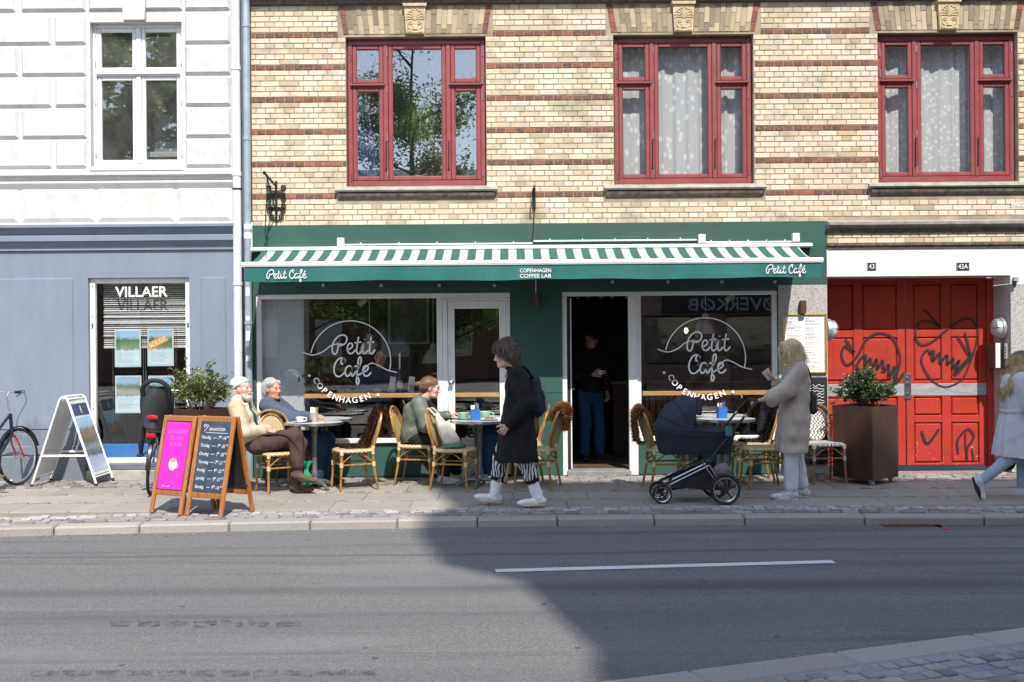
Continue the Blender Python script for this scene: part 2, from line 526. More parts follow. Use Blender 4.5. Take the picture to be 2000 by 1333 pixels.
# chalky dried-puddle blotches
bl = t.noise(t.coord('World', (.5, 1.3, 1)), .9, 3, .4)
c = t.mix(t.ramp(bl, [(.6, 0.0), (.69, .3)]), c, (.24, .24, .24))
sp2 = t.n('SeparateXYZ'); t.l(co, sp2.inputs[0])
wob = t.math('MULTIPLY', t.math('SUBTRACT', t.noise(t.coord('World', (.25, 1, 1)), 1.5, 4, .6), .5), .35)
yy = t.math('ADD', sp2.outputs[1], wob)
for y0_, w_, k_ in ((-4.42, .05, .55), (-5.68, .16, .5), (-6.5, .3, .22), (-7.7, .25, .25)):     # seam and tyre polish along the lane
    d_ = t.math('DIVIDE', t.math('SUBTRACT', yy, y0_), w_); g_ = t.math('POWER', 2.718, t.math('MULTIPLY', t.math('MULTIPLY', d_, d_), -1.0))
    c = t.mix(t.math('MULTIPLY', g_, k_), c, (.062, .063, .069))
vo = t.n('TexVoronoi', feature='F1'); vo.inputs['Scale'].default_value = 2.2; t.l(co, vo.inputs['Vector'])
c = t.mix(t.ramp(vo.outputs['Distance'], [(.035, .7), (.06, 0.0)]), c, (.045, .045, .048))
t.bump(sp, .8, .010)
asph = t.set(c, .82, 0, .3)
mb = MB()
xs = [-60, -30, -16] + [-8 + .5 * i for i in range(33)] + [16, 30, 60]
for a, b in zip(xs, xs[1:]):
    mb.quad((a, -17, ZR), (b, -17, ZR), (b, kerb_y(b) + .05, ZR), (a, kerb_y(a) + .05, ZR))
tag(mb.build('road', asph), kind='structure')
mb = MB(); mb.quad((-250, -250, -.13), (250, -250, -.13), (250, 250, -.13), (-250, 250, -.13))
tag(mb.build('ground', M('earth', (.11, .105, .095), .9, var=.2, vs=.4)), kind='structure')

# thin centre line and ghosts of old markings
wl = NT('worn road paint'); co = wl.coord('World')
n_ = wl.noise(co, 60, 4, .7)
wline = wl.set(wl.ramp(n_, [(.3, (.35, .35, .35)), (.45, (.66, .66, .65))]), .7)
mb = MB()
p0, p1 = G(968, 1116, ZR), G(1628, 1098, ZR)
d = (Vector((*p1, 0)) - Vector((*p0, 0))).normalized(); n = Vector((-d.y, d.x, 0)) * .055
for k in range(24):
    a = Vector((*p0, ZR + .004)).lerp(Vector((*p1, ZR + .004)), k / 24); b = Vector((*p0, ZR + .004)).lerp(Vector((*p1, ZR + .004)), (k + 1) / 24)
    mb.quad(a - n, b - n, b + n, a + n)
tag(mb.build('road_line', wline), kind='structure')
gh = NT('ghost of removed road marking'); co = gh.coord('World')
a_ = gh.noise(co, 14, 5, .75)
tr = gh.n('BsdfTransparent'); mx = gh.n('MixShader')
gh.set((.062, .063, .07), .8)
gh.l(gh.ramp(a_, [(.44, 0.0), (.66, .62)]), mx.inputs[0]); gh.l(tr.outputs[0], mx.inputs[1]); gh.l(gh.b.outputs[0], mx.inputs[2])
gh.l(mx.outputs[0], gh.out.inputs[0])
mb = MB()
for row, x0, x1, st_ in ((1219, 215, 545, 54), (1316, 60, 700, 62)):
    x = x0
    while x < x1:
        e1, e2, e3 = random.uniform(-2.5, 2.5), random.uniform(-3, 3), random.uniform(4, 14)
        a, b = G(x, row - 5 + e1, ZR), G(x + st_ - e3, row - 6 - e1, ZR); c_, d_ = G(x + st_ - e3, row + 6 + e2, ZR), G(x, row + 7 - e2, ZR)
        mb.quad((*d_, ZR + .004), (*c_, ZR + .004), (*b, ZR + .004), (*a, ZR + .004))
        x += st_
tag(mb.build('road_marking', gh.mat), kind='structure')
rp = M('red spray paint', (.45, .05, .05), .7, var=.4, vs=30)
mb = MB()
for px, py, L in ((1822, 1022, 22), (1834, 1026, 26)):
    a, b = G(px, py, ZR), G(px + L, py + 8, ZR); c_, d_ = G(px + L - 9, py + 9, ZR), G(px - 12, py + 1, ZR)
    mb.quad((*d_, ZR + .004), (*c_, ZR + .004), (*b, ZR + .004), (*a, ZR + .004))
tag(mb.build('road_marking', rp), kind='structure')

# sett shapes shared by all cobbles
sett_stops = [(0, (.16, .14, .135)), (.35, (.25, .225, .21)), (.65, (.31, .27, .245)), (.85, (.26, .26, .275)), (1, (.38, .35, .32))]
def stone_mat(name, stops, attr, scale=40):
    t = NT(name); f = t.n('Attribute', attribute_name='tone').outputs['Fac'] if attr else t.n('ObjectInfo').outputs['Random']
    co = t.coord('World'); n = t.noise(co, scale, 5, .65)
    c = t.ramp(f, stops)
    c = t.mix(t.ramp(n, [(.35, 0.0), (.75, .5)]), c, (.13, .12, .115))
    g = t.noise(co, 1.1, 3)
    c = t.mix(t.ramp(g, [(.5, 0.0), (.7, .3)]), c, (.42, .40, .38))
    t.bump(n, .5, .006)
    return t.set(c, .8, 0, .35)
m_sett, m_setts = stone_mat('granite sett', sett_stops, False), stone_mat('granite setts', sett_stops, True)
pale = [(0, (.25, .25, .255)), (.5, (.36, .36, .365)), (1, (.50, .50, .50))]
m_pale, m_pales = stone_mat('limewashed sett', pale, False), stone_mat('limewashed setts', pale, True)
blue = [(0, (.15, .155, .165)), (.4, (.27, .27, .28)), (.7, (.35, .32, .31)), (.85, (.21, .235, .275)), (1, (.42, .39, .375))]
m_blue, m_blues = stone_mat('blue grey sett', blue, False, 55), stone_mat('blue grey setts', blue, True, 55)
m_joint = M('sandy joint', (.24, .21, .175), .95, var=.3, vs=30, bump=.4, bs=90, kind='World')

def sett_field(parent, rows, m_single, m_stuff, budget):
    """rows: list of (fn(s)->(x,y,rot), s0, s1, length, depth, z, tone-material pair index)"""
    shapes = []
    for k in range(5):
        b = MB(); c = .022
        jx = [random.uniform(-.06, .06) for _ in range(8)]
        b.box(-.5, .5, -.5, .5, -.9, 0, .09)
        b.v = [(x + jx[i % 8] * .5, y + jx[(i + 3) % 8] * .5, z + (jx[(i + 5) % 8] * .25 if z > -.3 else 0)) for i, (x, y, z) in enumerate(b.v)]
        shapes.append(b)
    meshes = {}
    singles, rest = [], {}
    n = 0
    for fn, s0, s1, L, D, z, mi in rows:
        s = s0 + random.uniform(0, L)
        while s < s1:
            l = L * random.uniform(.72, 1.3)
            x, y, a = fn(s + l / 2)
            sc = (l - .012, D - .012, .06)
            (singles if n < budget and -5.2 < x < 5.2 else rest.setdefault(mi, [])).append((x, y, z + random.uniform(-.006, .006), a + random.uniform(-.05, .05), sc, mi))
            if len(singles) and singles[-1][0] == x: n += 1
            s += l
    for x, y, z, a, sc, mi in singles:
        k = (random.randrange(5), mi)
        if k not in meshes:
            o = shapes[k[0]].build('sett', m_single[mi], parent); meshes[k] = o.data
        else:
            o = bpy.data.objects.new('sett', meshes[k]); COL.objects.link(o); o.parent = parent
        o.location = (x, y, z); o.rotation_euler = (random.uniform(-.02, .02), random.uniform(-.02, .02), a); o.scale = sc
    for mi, lst in rest.items():
        b = MB(); b.attr = []
        for x, y, z, a, sc, _ in lst:
            b.M = Matrix.Translation((x, y, z)) @ Matrix.Rotation(a, 4, 'Z') @ Matrix.Diagonal((*sc, 1))
            sh = random.choice(shapes); b.add(sh.v, sh.f); b.attr += [random.random()] * len(sh.f)
        tag(b.build('sett_paving', m_stuff[mi], parent), kind='stuff')

# far pavement
mb = MB()
for a, b in zip(xs, xs[1:]):
    mb.quad((a, kerb_y(a) + .1, -.012), (b, kerb_y(b) + .1, -.012), (b, .3, -.012), (a, .3, -.012))
pav = tag(mb.build('pavement', m_joint), kind='structure')
rows = []
KX = lambda off: (lambda s: (s, kerb_y(s) + off, math.atan(-.0196 * (s - 1))))
for k, off in enumerate((.30, .41, .52, .63)):
    rows.append((KX(off), -8, 8, .125 if k else .17, .108, 0, 0 if k < 2 else 1))
ST = lambda y: (lambda s: (s, y, 0))
for y in (-2.0 + .03, -1.36 + .03):
    rows.append((ST(y), -8, 8, .11, .075, 0.001, 0))
for k in range(7):
    rows.append((ST(-.055 - k * .105), -8, 8, .15, .102, 0, 0))
sett_field(pav, rows, (m_sett, m_pale), (m_setts, m_pales), 300)
t = NT('concrete paving slab'); co = t.coord('World'); f = t.n('ObjectInfo').outputs['Random']
n1 = t.noise(co, 120, 3, .7); n2 = t.noise(co, 2.2, 5, .6)
c = t.ramp(f, [(0, (.30, .275, .245)), (1, (.37, .34, .305))])
c = t.mix(t.ramp(n2, [(.42, 0.0), (.7, .5)]), c, (.24, .22, .20))
c = t.mix(t.ramp(n1, [(.4, 0.0), (.75, .4)]), c, (.20, .185, .17))
vo = t.n('TexVoronoi', feature='F1'); vo.inputs['Scale'].default_value = 3.4; t.l(co, vo.inputs['Vector'])
c = t.mix(t.ramp(vo.outputs['Distance'], [(.05, .75), (.085, 0.0)]), c, (.12, .115, .11))
t.bump(n1, .3, .003)
m_slab = t.set(c, .85, 0, .3)
b = MB(); b.box(-.398, .398, -.268, .268, -.05, 0, .006); s0 = None
for r_, (yc, off) in enumerate(((-1.065, 0), (-1.665, .4), (-2.265, .15))):
    for k in range(-10, 11):
        if s0 is None: o = s0 = b.build('paving_slab', m_slab, pav)
        else:
            o = bpy.data.objects.new('paving_slab', s0.data); COL.objects.link(o); o.parent = pav
        o.location = (k * .8 + off, yc, random.uniform(-.002, .002)); o.rotation_euler = (random.uniform(-.002, .002), random.uniform(-.003, .003), 0)
# kerbstones
t = NT('granite kerbstone'); co = t.coord('World'); f = t.n('ObjectInfo').outputs['Random']
n1 = t.noise(co, 60, 4, .7)
c = t.ramp(f, [(0, (.335, .30, .275)), (.5, (.335, .318, .298)), (1, (.40, .37, .335))])
c = t.mix(t.ramp(n1, [(.4, 0.0), (.75, .6)]), c, (.19, .17, .155)); t.bump(n1, .4, .006)
m_kerb = t.set(c, .8, 0, .35)
kerb = MB(); kerb.quad((-8, -4.2, ZR - .03), (8, -4.2, ZR - .03), (8, -3.1, ZR - .03), (-8, -3.1, ZR - .03))
kerb = tag(kerb.build('kerb', m_joint), kind='structure')
x = -8.0
while x < 8:
    L = random.uniform(.7, .82) if x < 0 else random.uniform(.85, 1.15)
    xm = x + L / 2; b = MB(); b.box(-L / 2 + .004, L / 2 - .004, -.1, .1, -.16, 0, .016)
    o = b.build('kerbstone', m_kerb, kerb); o.location = (xm, kerb_y(xm) + .1, random.uniform(-.003, .003)); o.rotation_euler = (0, 0, math.atan(-.0196 * (xm - 1)))
    x += L
# drain grate by the kerb
gx, gy = G(1768, 1026, ZR)
gr = thing('drain_grate', 'rusty slotted drain grate in the road against the far kerb', 'drain grate', (gx, gy, ZR))
rust = M('rusty cast iron', (.14, .075, .05), .85, .3, var=.4, vs=30, bump=.4, bs=90)
b = MB(); ring_frame(b, -.22, .22, -.1, .1, .02, -.003, .012)
b.v = [(x, z, -y + .009) for x, y, z in b.v]; b.build('frame', rust, gr)
b = MB()
for k in range(11): b.box(-.19 + k * .038 - .009, -.19 + k * .038 + .009, -.08, .08, -.005, .01)
b.build('grating', rust, gr)

# near pavement at the lower right, with its flush kerb
ka, kb = Vector((.40, -7.91, 0)), Vector((3.02, -6.95, 0))
ud = (kb - ka).normalized(); un = Vector((ud.y, -ud.x, 0)); ang = math.atan2(ud.y, ud.x)
mb = MB()
A, B_ = ka - ud * 6, ka + ud * 14
mb.quad(*[(p.x, p.y, -.047) for p in (A + un * 6, B_ + un * 6, B_ + un * .02, A + un * .02)])
npv = tag(mb.build('near_pavement', M('pale sand joint', (.33, .30, .26), .95, var=.3, vs=30, bump=.4, bs=90)), kind='structure')
rows = []
for k in range(13):
    def fn(s, k=k):
        p = ka + ud * s + un * (.32 + k * .0985); return p.x, p.y, ang
    rows.append((fn, -1.2 + k * .1, 4.0, .118, .097, -.036, 0))
sett_field(npv, rows, (m_blue,), (m_blues,), 300)
b = MB(); nk = tag(bpy.data.objects.new('near_kerb', bpy.data.meshes.new('near_kerb')), kind='structure')
b.quad(*[(p.x, p.y, ZR + .006) for p in (A + un * .28, B_ + un * .28, B_ - un * .005, A - un * .005)])
bpy.data.objects.remove(nk); nk = tag(b.build('near_kerb', m_joint), kind='structure')
s = -2.0
while s < 7:
    L = random.uniform(.75, 1.0); b = MB(); b.box(-L / 2 + .004, L / 2 - .004, -.125, .125, -.1, 0, .014)
    o = b.build('kerbstone', m_kerb, nk); p = ka + ud * (s + L / 2) + un * .13
    o.location = (p.x, p.y, -.036); o.rotation_euler = (0, 0, ang); s += L

# bits blown against the kerb and into the joints
b = MB(); rr = random.Random(21); b.attr = []
for k in range(170):
    x = rr.uniform(-5.2, 5.2); q = rr.random()
    if q < .5: y, z = kerb_y(x) - rr.random() ** 2 * .35 - .01, ZR + .003
    elif q < .8: y, z = -rr.uniform(.02, .6), .012
    else: y, z = rr.uniform(-2.6, -.8), .006
    s_ = rr.uniform(.006, .022); a = rr.random() * 6.28; c, d = math.cos(a) * s_, math.sin(a) * s_
    b.add([(x - c, y - d, z), (x + d * .5, y - c * .5, z + s_ * .25), (x + c, y + d, z + .001), (x - d * .5, y + c * .5, z + s_ * .2)], [(0, 1, 2, 3)]); b.attr.append(rr.random())
lt = NT('dry leaf and paper litter'); f_ = lt.n('Attribute', attribute_name='tone').outputs['Fac']
tag(b.build('litter', lt.set(lt.ramp(f_, [(0, (.10, .06, .03)), (.5, (.22, .16, .08)), (.75, (.12, .14, .05)), (1, (.6, .58, .54))]), .8)), kind='stuff')
# ------------------------------------------------------------------ across the street (behind the camera): house that shades the road, trees
OB = thing('opposite_house', 'tall brick house across the street that shades the road', 'building', (0, 0, 0))
OX0, OX1, OY, OH = 3.16, 44.0, -19.5, 23.6
t = NT('plain red brown brick'); co = t.coord('World')
br = t.n('TexBrick'); t.l(t.coord('World', None, (R(90), 0, 0)), br.inputs['Vector'])
br.inputs['Scale'].default_value = 4; br.inputs['Color1'].default_value = (.22, .11, .08, 1); br.inputs['Color2'].default_value = (.30, .16, .11, 1); br.inputs['Mortar'].default_value = (.3, .27, .24, 1)
obm = t.set(br.outputs[0], .9)
mb = MB(); hs = []
for f in range(6):
    for k in range(16):
        x = OX0 + 1.2 + k * 2.5
        if f == 0: hs.append((x - .3, x + 1.5, .9, 2.4))
        else: hs.append((x, x + 1.2, f * 3.7 + .9, f * 3.7 + 2.9))
mb.M = Matrix.Translation((0, OY, 0)) @ Matrix.Rotation(PI, 4, 'Z') @ Matrix.Translation((0, 0, 0))
holes_front(mb, -OX1, -OX0, -.1, OH, [(-b, -a, c, d) for a, b, c, d in hs], 0, .2)
mb.M = None
fp_ = [(OX0, OY), (OX1, OY), (OX1, OY - 11), (OX0 + 4.2, OY - 11)]       # side wall slanted back to shape the shadow's edge on the road
n_ = len(fp_); v_ = [(x, y, z) for z in (-.1, OH) for x, y in fp_]
mb.add(v_, [(4, 7, 6, 5), (1, 2, 6, 5), (2, 3, 7, 6), (3, 0, 4, 7)])
mb.build('wall', obm, OB)
mb = MB()
for a, b, c, d in hs:
    mb.box(a + .05, b - .05, OY - .2, OY - .17, c + .05, d - .05)
tag(mb.build('panes', M_['glass_up'], OB), kind='stuff')
mb = MB(); mb.prof_x([(OY + .02, 3.2), (OY + .12, 3.3), (OY + .12, 3.45), (OY + .02, 3.5)], OX0, OX1); mb.build('cornice', M_['stone'], OB)
mb = MB(); y_ = OY + .02                                  # unseen block added high on the corner to shape the road shadow's edge
mb.add([(OX0 + .5, y_ - .6, 17.6), (OX0 + .5, y_, 17.6), (OX0 - .36, y_, 18.9), (OX0 - .36, y_ - .6, 18.9), (OX0 - .36, y_, 20.7), (OX0 - .36, y_ - .6, 20.7), (OX0 + .5, y_ - .3, 22.0), (OX0 + .5, y_, 22.0)],
       [(0, 1, 2, 3), (3, 2, 4, 5), (5, 4, 7, 6), (1, 7, 4, 2), (0, 3, 5, 6)])
mb.build('shadow_block', M_['stone'], OB)
mb = MB()
for z_ in (7.3, 11.0, 14.7): mb.box(OX0 - .07, OX0 + .6, OY - .4, OY + .07, z_, z_ + .3, .02)
mb.build_each('string_course', M_['stone'], OB)
mb = MB(); mb.box(4.6, 9.2, OY + .02, OY + .06, 2.45, 3.15, .01); sb = mb.build('sign_board', M_['black_paint'], OB)
mb = MB(); mb.M = Matrix.Translation((0, OY + .07, 0)) @ Matrix.Rotation(PI, 4, 'Z')
mb.text('RØVERKØB', .60, -6.95, 2.54, 0, 'CENTER', bold=.01); mb.build('lettering', M('dull grey sign letters', (.34, .34, .34), .6), sb)
mb = MB()
for a, b in ((-60, OX0 - 1.0), (OX0 - 1.0, 60)): mb.quad((a, -30, .0), (b, -30, .0), (b, -16.8, .0), (a, -16.8, .0))
tag(mb.build('far_pavement', M('grey far pavement', (.26, .25, .24), .9, var=.2, vs=1.5)), kind='structure')
leafm = NT('spring leaves'); _f = leafm.n('Attribute', attribute_name='tone').outputs['Fac']
leafm.set(leafm.ramp(_f, [(0, (.035, .075, .018)), (.5, (.07, .14, .03)), (1, (.12, .21, .05))]), .55)
_tl = leafm.n('BsdfTranslucent'); _mx = leafm.n('MixShader'); _mx.inputs[0].default_value = .55
leafm.l(leafm.ramp(_f, [(0, (.12, .21, .05)), (1, (.36, .50, .16))]), _tl.inputs[0])
leafm.l(leafm.b.outputs[0], _mx.inputs[1]); leafm.l(_tl.outputs[0], _mx.inputs[2]); leafm.l(_mx.outputs[0], leafm.out.inputs[0])
leafm = leafm.mat
barkm = M('dark bark', (.06, .05, .04), .95, var=.4, vs=14, bump=.5, bs=30)
def tree(x, y, h, nleaf, spread, base, lab, group=None, leaf=.10, bare=0.0, twigs=9):
    r_ = random.Random(int(x * 13 + y * 7)); T = thing('tree', lab, 'tree', (x, y, 0), 0, group)
    tr = MB(); pts = [(0, 0, -.1), (.05, .02, h * .3), (-.05, .08, h * .6), (.02, 0, h * .93)]
    tr.tube(spline(pts, 4), [h * .012 * (1 - .08 * i) + .01 for i in range(13)], 8)
    ends = []
    for k in range(34):
        z0 = base + (h * .9 - base) * r_.random(); a = r_.random() * 6.283
        L = spread * (1.1 - .65 * (z0 - base) / (h - base)) * r_.uniform(.6, 1.1)
        p1 = Vector((math.cos(a) * L * .5, math.sin(a) * L * .5, z0 + L * .22)); p2 = Vector((math.cos(a) * L, math.sin(a) * L, z0 + L * .42))
        tr.tube([(0, 0, z0), p1, p2], [.05, .03, .008], 5)
        for q in range(twigs):
            s0 = Vector((0, 0, z0)).lerp(p2, r_.uniform(.35, 1)); e = s0 + Vector((r_.gauss(0, .5), r_.gauss(0, .5), r_.gauss(.25, .4)))
            tr.tube([s0, e], [.012, .004], 4); ends.append((s0, e))
    tr.build('trunk', barkm, T)
    lv = MB(); lv.attr = []; tone0 = {}
    for k in range(nleaf):
        i = r_.randrange(len(ends)); s0, e = ends[i]
        c = s0.lerp(e, r_.uniform(.1, 1.15)) + Vector((r_.gauss(0, .22), r_.gauss(0, .22), r_.gauss(0, .18)))
        if bare and c.z > h * (1 - bare) and r_.random() < .85: continue
        d1 = Vector((r_.gauss(0, 1), r_.gauss(0, 1), r_.gauss(0, .6))).normalized(); d2 = d1.orthogonal().normalized(); s = leaf * r_.uniform(.6, 1.2)
        lv.add([c - d1 * s, c + d2 * s * .45, c + d1 * s, c - d2 * s * .45], [(0, 1, 2, 3)])
        lv.attr.append(min(1, max(0, tone0.setdefault(i, r_.random()) * .6 + r_.random() * .4)))
    lv.build('crown', leafm, T)
tree(-3.4, -24, 14.0, 26000, 3.6, 1.4, 'loose tree with a thin dark top across the street', bare=.22, leaf=.085, twigs=60)
tree(-13.2, -25, 14.5, 24000, 4.8, 1.6, 'dense tree across the street opposite the white house', leaf=.17)
tree(-8.3, -29, 12, 9000, 3.8, 1.8, 'tree standing farther back between two others across the street')
tree(-2.1, -22.3, 5.8, 14000, 2.3, .7, 'low full tree across the street next to the tall house', leaf=.07)

BK = thing('backdrop_house', 'unseen low dark house added behind the trees to darken window reflections', 'building', (0, 0, 0))  # unseen backdrop, added to block low sky from the cafe window reflections
mb = MB(); mb.box(-34, 2.0, -46, -36, -.1, 8.2); mb.build('wall', obm, BK)
mb = MB(); mb.add([(-34.3, -46.3, 8.2), (2.3, -46.3, 8.2), (2.3, -35.7, 8.2), (-34.3, -35.7, 8.2), (-34.3, -41, 10.4), (2.3, -41, 10.4)], [(0, 1, 5, 4), (2, 3, 4, 5), (0, 4, 3), (1, 2, 5)]); mb.build('roof', M('dark slate roof', (.06, .06, .065), .7), BK)
mb = MB()
for k in range(12):
    for z in (1.0, 4.6): mb.box(-33 + k * 3, -31.8 + k * 3, -36, -35.97, z, z + 1.7)
tag(mb.build('windows', M_['white_paint'], BK), kind='stuff')
# ------------------------------------------------------------------ white and grey corner house (left)
LH = thing('corner_house', 'white stuccoed house with blue grey painted ground floor and a shop window', 'building', (0, 0, 0))
XL0, XL1 = -8.6, -3.41
wx0, wx1, wz0, wz1 = -5.185, -4.055, 3.865, 5.65          # upper window opening
sx0, sx1, sz0, sz1 = -5.235, -3.985, .194, 2.49           # shop window opening
m = M_
mb = MB()
holes_front(mb, XL0, XL1, 3.15, 6.6, [(wx0, wx1, wz0, wz1)], 0, .16)
mb.quad((XL1, 0, 3.15), (XL1, .5, 3.15), (XL1, .5, 6.6), (XL1, 0, 6.6))
mb.build('upper_wall', m['stucco'], LH)
mb = MB()
holes_front(mb, XL0, XL1, .06, 2.83, [(sx0, sx1, sz0, sz1)], 0, .10)
mb.quad((XL1, 0, 0), (XL1, .5, 0), (XL1, .5, 3.15), (XL1, 0, 3.15))
# shallow raised panels either side of the shop window
mb.box(XL0, -5.42, -.012, .01, .62, 2.49, .01); mb.box(-3.84, -3.53, -.012, .01, .62, 2.49, .01)
mb.build('lower_wall', m['grey_wall'], LH)
mb = MB()
mb.box(XL0, sx0 - .03, -.03, .02, .30, .42, .01); mb.box(XL0, sx0 - .03, -.05, .02, -.02, .30, .015)
mb.box(sx1 + .03, XL1 - .02, -.03, .02, .30, .42, .01); mb.box(sx1 + .03, XL1 - .02, -.05, .02, -.02, .30, .015)
mb.build_each('plinth', m['grey_wall'], LH)
mb = MB(); mb.box(sx0 - .02, sx1 + .02, -.07, .06, -.02, .115, .01)
mb.build('step', M('concrete step', (.36, .34, .31), .9, var=.2, vs=8, bump=.3, bs=60), LH)
mb = MB(); mb.box(sx0 - .01, sx1 + .01, -.03, .05, .115, .19, .008); mb.build('threshold', m['grey_dark'], LH)
# mouldings: profiles swept along the front
mb = MB()
mb.prof_x([(.05, 3.50), (-.03, 3.63), (-.045, 3.655), (-.045, 3.675), (-.02, 3.69), (-.06, 3.735), (-.085, 3.75), (-.085, 3.785), (.05, 3.815)], XL0, XL1 + .015)
mb.build('string_moulding', m['stucco'], LH)
mb = MB()
mb.prof_x([(.05, 2.83), (-.03, 2.83), (-.03, 2.875), (-.075, 2.93), (-.10, 2.94), (-.10, 3.0), (-.05, 3.02), (-.085, 3.08), (-.14, 3.105), (-.14, 3.135), (.05, 3.16)], XL0, XL1 + .02)
mb.build('cornice', m['grey_wall'], LH)
def stucco_block(x0, x1, z0, z1, pr=.035, bv=.03, pyr=0.0):
    b = MB(); w_, h = (x1 - x0) / 2, (z1 - z0) / 2
    vs = [(-w_, 0, -h), (w_, 0, -h), (w_, 0, h), (-w_, 0, h)]
    vs += [(-w_ + bv, -pr, -h + bv), (w_ - bv, -pr, -h + bv), (w_ - bv, -pr, h - bv), (-w_ + bv, -pr, h - bv)]
    fs = [(4, 5, 6, 7), (0, 1, 5, 4), (1, 2, 6, 5), (2, 3, 7, 6), (3, 0, 4, 7)]
    if pyr:
        i = 8; k = pyr
        vs += [(-w_ + bv + k, -pr - .012, -h + bv + k), (w_ - bv - k, -pr - .012, -h + bv + k), (w_ - bv - k, -pr - .012, h - bv - k), (-w_ + bv + k, -pr - .012, h - bv - k)]
        fs = fs[1:] + [(8, 9, 10, 11), (4, 5, 9, 8), (5, 6, 10, 9), (6, 7, 11, 10), (7, 4, 8, 11)]
    b.add(vs, fs)
    b.build('stucco_block', m['stucco'], LH, loc=((x0 + x1) / 2, 0, (z0 + z1) / 2))
zr = [P(80, y)[1] for y in (30, 90, 151, 212, 273, 331)]
jA, jB = P(105, 200)[0], P(40, 200)[0]
xw = P(170, 200)[0]; xr0, xr1 = P(362, 200)[0], P(452, 200)[0]
for i in range(5):
    j = jA if i % 2 == 0 else jB
    z1_, z0_ = zr[i] - .012, zr[i + 1] + .012
    stucco_block(j + .02, xw, z0_, z1_)
    k = j
    while k > XL0:
        stucco_block(max(k - .92, XL0) + .02, k - .02, z0_, z1_); k -= .92
    stucco_block(xr0, xr1, z0_, z1_)
zt = zr[0] + .012
for a, b in ((XL0, -6.1), (jB + .02, xw), (xw + .03, P(246, 20)[0]), (P(283, 20)[0], P(357, 20)[0]), (xr0, xr1)):
    stucco_block(a, b, zt + .03, zt + .42)
# keystone over the window
b = MB(); b.prism([(-.13, 0), (.13, 0), (.16, .5), (-.16, .5)], -.07, .02)
b.build('keystone', m['stucco'], LH, loc=((wx0 + wx1) / 2, 0, wz1 + .01))
xj = [XL0] + [P(x, 400)[0] for x in (40, 189, 344)] + [XL1 - .02]
for a, b in zip(xj, xj[1:]): stucco_block(a + .02, b - .02, 3.18, 3.60, .018, .05)

# upper window: frame with four sashes
fr = MB(); W, H = wx1 - wx0, wz1 - wz0
wy = .09
ring_frame(fr, wx0, wx1, wz0, wz1, .045, wy, wy + .07)
zt_ = P(268, 141)[1]; xm_ = (wx0 + wx1) / 2
fr.box(wx0 + .045, wx1 - .045, wy - .01, wy + .07, zt_ - .03, zt_ + .03, .008)
fr.box(wx0 + .045, wx1 - .045, wy - .035, wy, zt_ - .012, zt_ + .012, .004)
fr.box(xm_ - .03, xm_ + .03, wy - .004, wy + .07, wz0 + .045, zt_ - .03, .006); fr.box(xm_ - .03, xm_ + .03, wy - .004, wy + .07, zt_ + .03, wz1 - .045, .006)
fr.box(wx0 - .02, wx1 + .02, -.03, wy, wz0 - .05, wz0, .006)
WF = fr.build('window', m['white_paint'], LH)
for xa, xb in ((wx0 + .047, xm_ - .032), (xm_ + .032, wx1 - .047)):
    for za, zb in ((wz0 + .047, zt_ - .032), (zt_ + .032, wz1 - .047)):
        s_ = MB(); ring_frame(s_, xa, xb, za, zb, .05, wy + .008, wy + .055, c=.008); s_.build('sash', m['white_paint'], WF)
        g_ = MB(); g_.box(xa + .048, xb - .048, wy + .03, wy + .034, za + .048, zb - .048); g_.build('pane', m['glass_dusty'], WF)
h_ = MB()
for x in (wx0 + .03, wx1 - .03):
    for z in (wz0 + .15, wz0 + .8, wz1 - .12, wz1 - .5): h_.cyl((x, wy - .006, z - .03), (x, wy - .006, z + .03), .008, n=8)
h_.build_each('hinge', M('rusting hinge', (.40, .34, .30), .7, var=.5, vs=40), WF)
# shop window
SW = MB(); wy = .05
ring_frame(SW, sx0, sx1, sz0, sz1, .065, wy, wy + .07, c=.006)
SWo = SW.build('shop_window', m['white_alu'], LH)
g_ = MB(); g_.box(sx0 + .06, sx1 - .06, wy + .035, wy + .039, sz0 + .22, sz1 - .06); g_.build('pane', m['glass'], SWo)
b = MB(); b.box(sx0 + .066, sx1 - .066, wy + .02, wy + .045, sz0 + .066, sz0 + .235, .004)
b.build('kick_panel', M('blue panel', (.045, .15, .40), .45, var=.1), SWo)
b = MB()
tx0, tx1 = P(221, 570)[0], P(324, 570)[0]; tz = P(272, 579)[1]
vs, fs = text_geo('VILLAER', 'LEFT', 0.0, 0.018)
wd = max(v[0] for v in vs) - min(v[0] for v in vs)
b.text('VILLAER', (tx1 - tx0) / wd, tx0, tz, wy + .031, bold=.018); b.build('lettering', m['white_flat'], SWo)
b = MB()
for x in (sx0 + .033, sx1 - .033):
    for z in (1.87, .46): b.box(x - .012, x + .012, wy - .006, wy + .002, z, z + .06)
b.build_each('clip', M('green clip', (.03, .2, .12), .5), SWo)
b = MB()
for x in (sx0 + .033, sx1 - .033):
    for k in range(6): b.cyl((x, wy - .003, sz0 + .3 + k * .38), (x, wy + .002, sz0 + .3 + k * .38), .008, n=8)
b.build_each('screw', m['steel'], SWo)
# rooms behind the two windows
b = MB()
for x0, x1, z0, z1, d in ((XL0 + .2, XL1 - .1, 3.5, 6.3, 3.0), (XL0 + .2, XL1 - .1, .0, 2.9, 3.5)):
    b.quad((x0, d, z0), (x1, d, z0), (x1, d, z1), (x0, d, z1)); b.quad((x0, .2, z0), (x1, .2, z0), (x1, d, z0), (x0, d, z0))
    b.quad((x0, .2, z1), (x0, d, z1), (x1, d, z1), (x1, .2, z1)); b.quad((x0, .2, z0), (x0, d, z0), (x0, d, z1), (x0, .2, z1)); b.quad((x1, .2, z0), (x1, .2, z1), (x1, d, z1), (x1, d, z0))
b.build('room', m['dark_room'], LH)
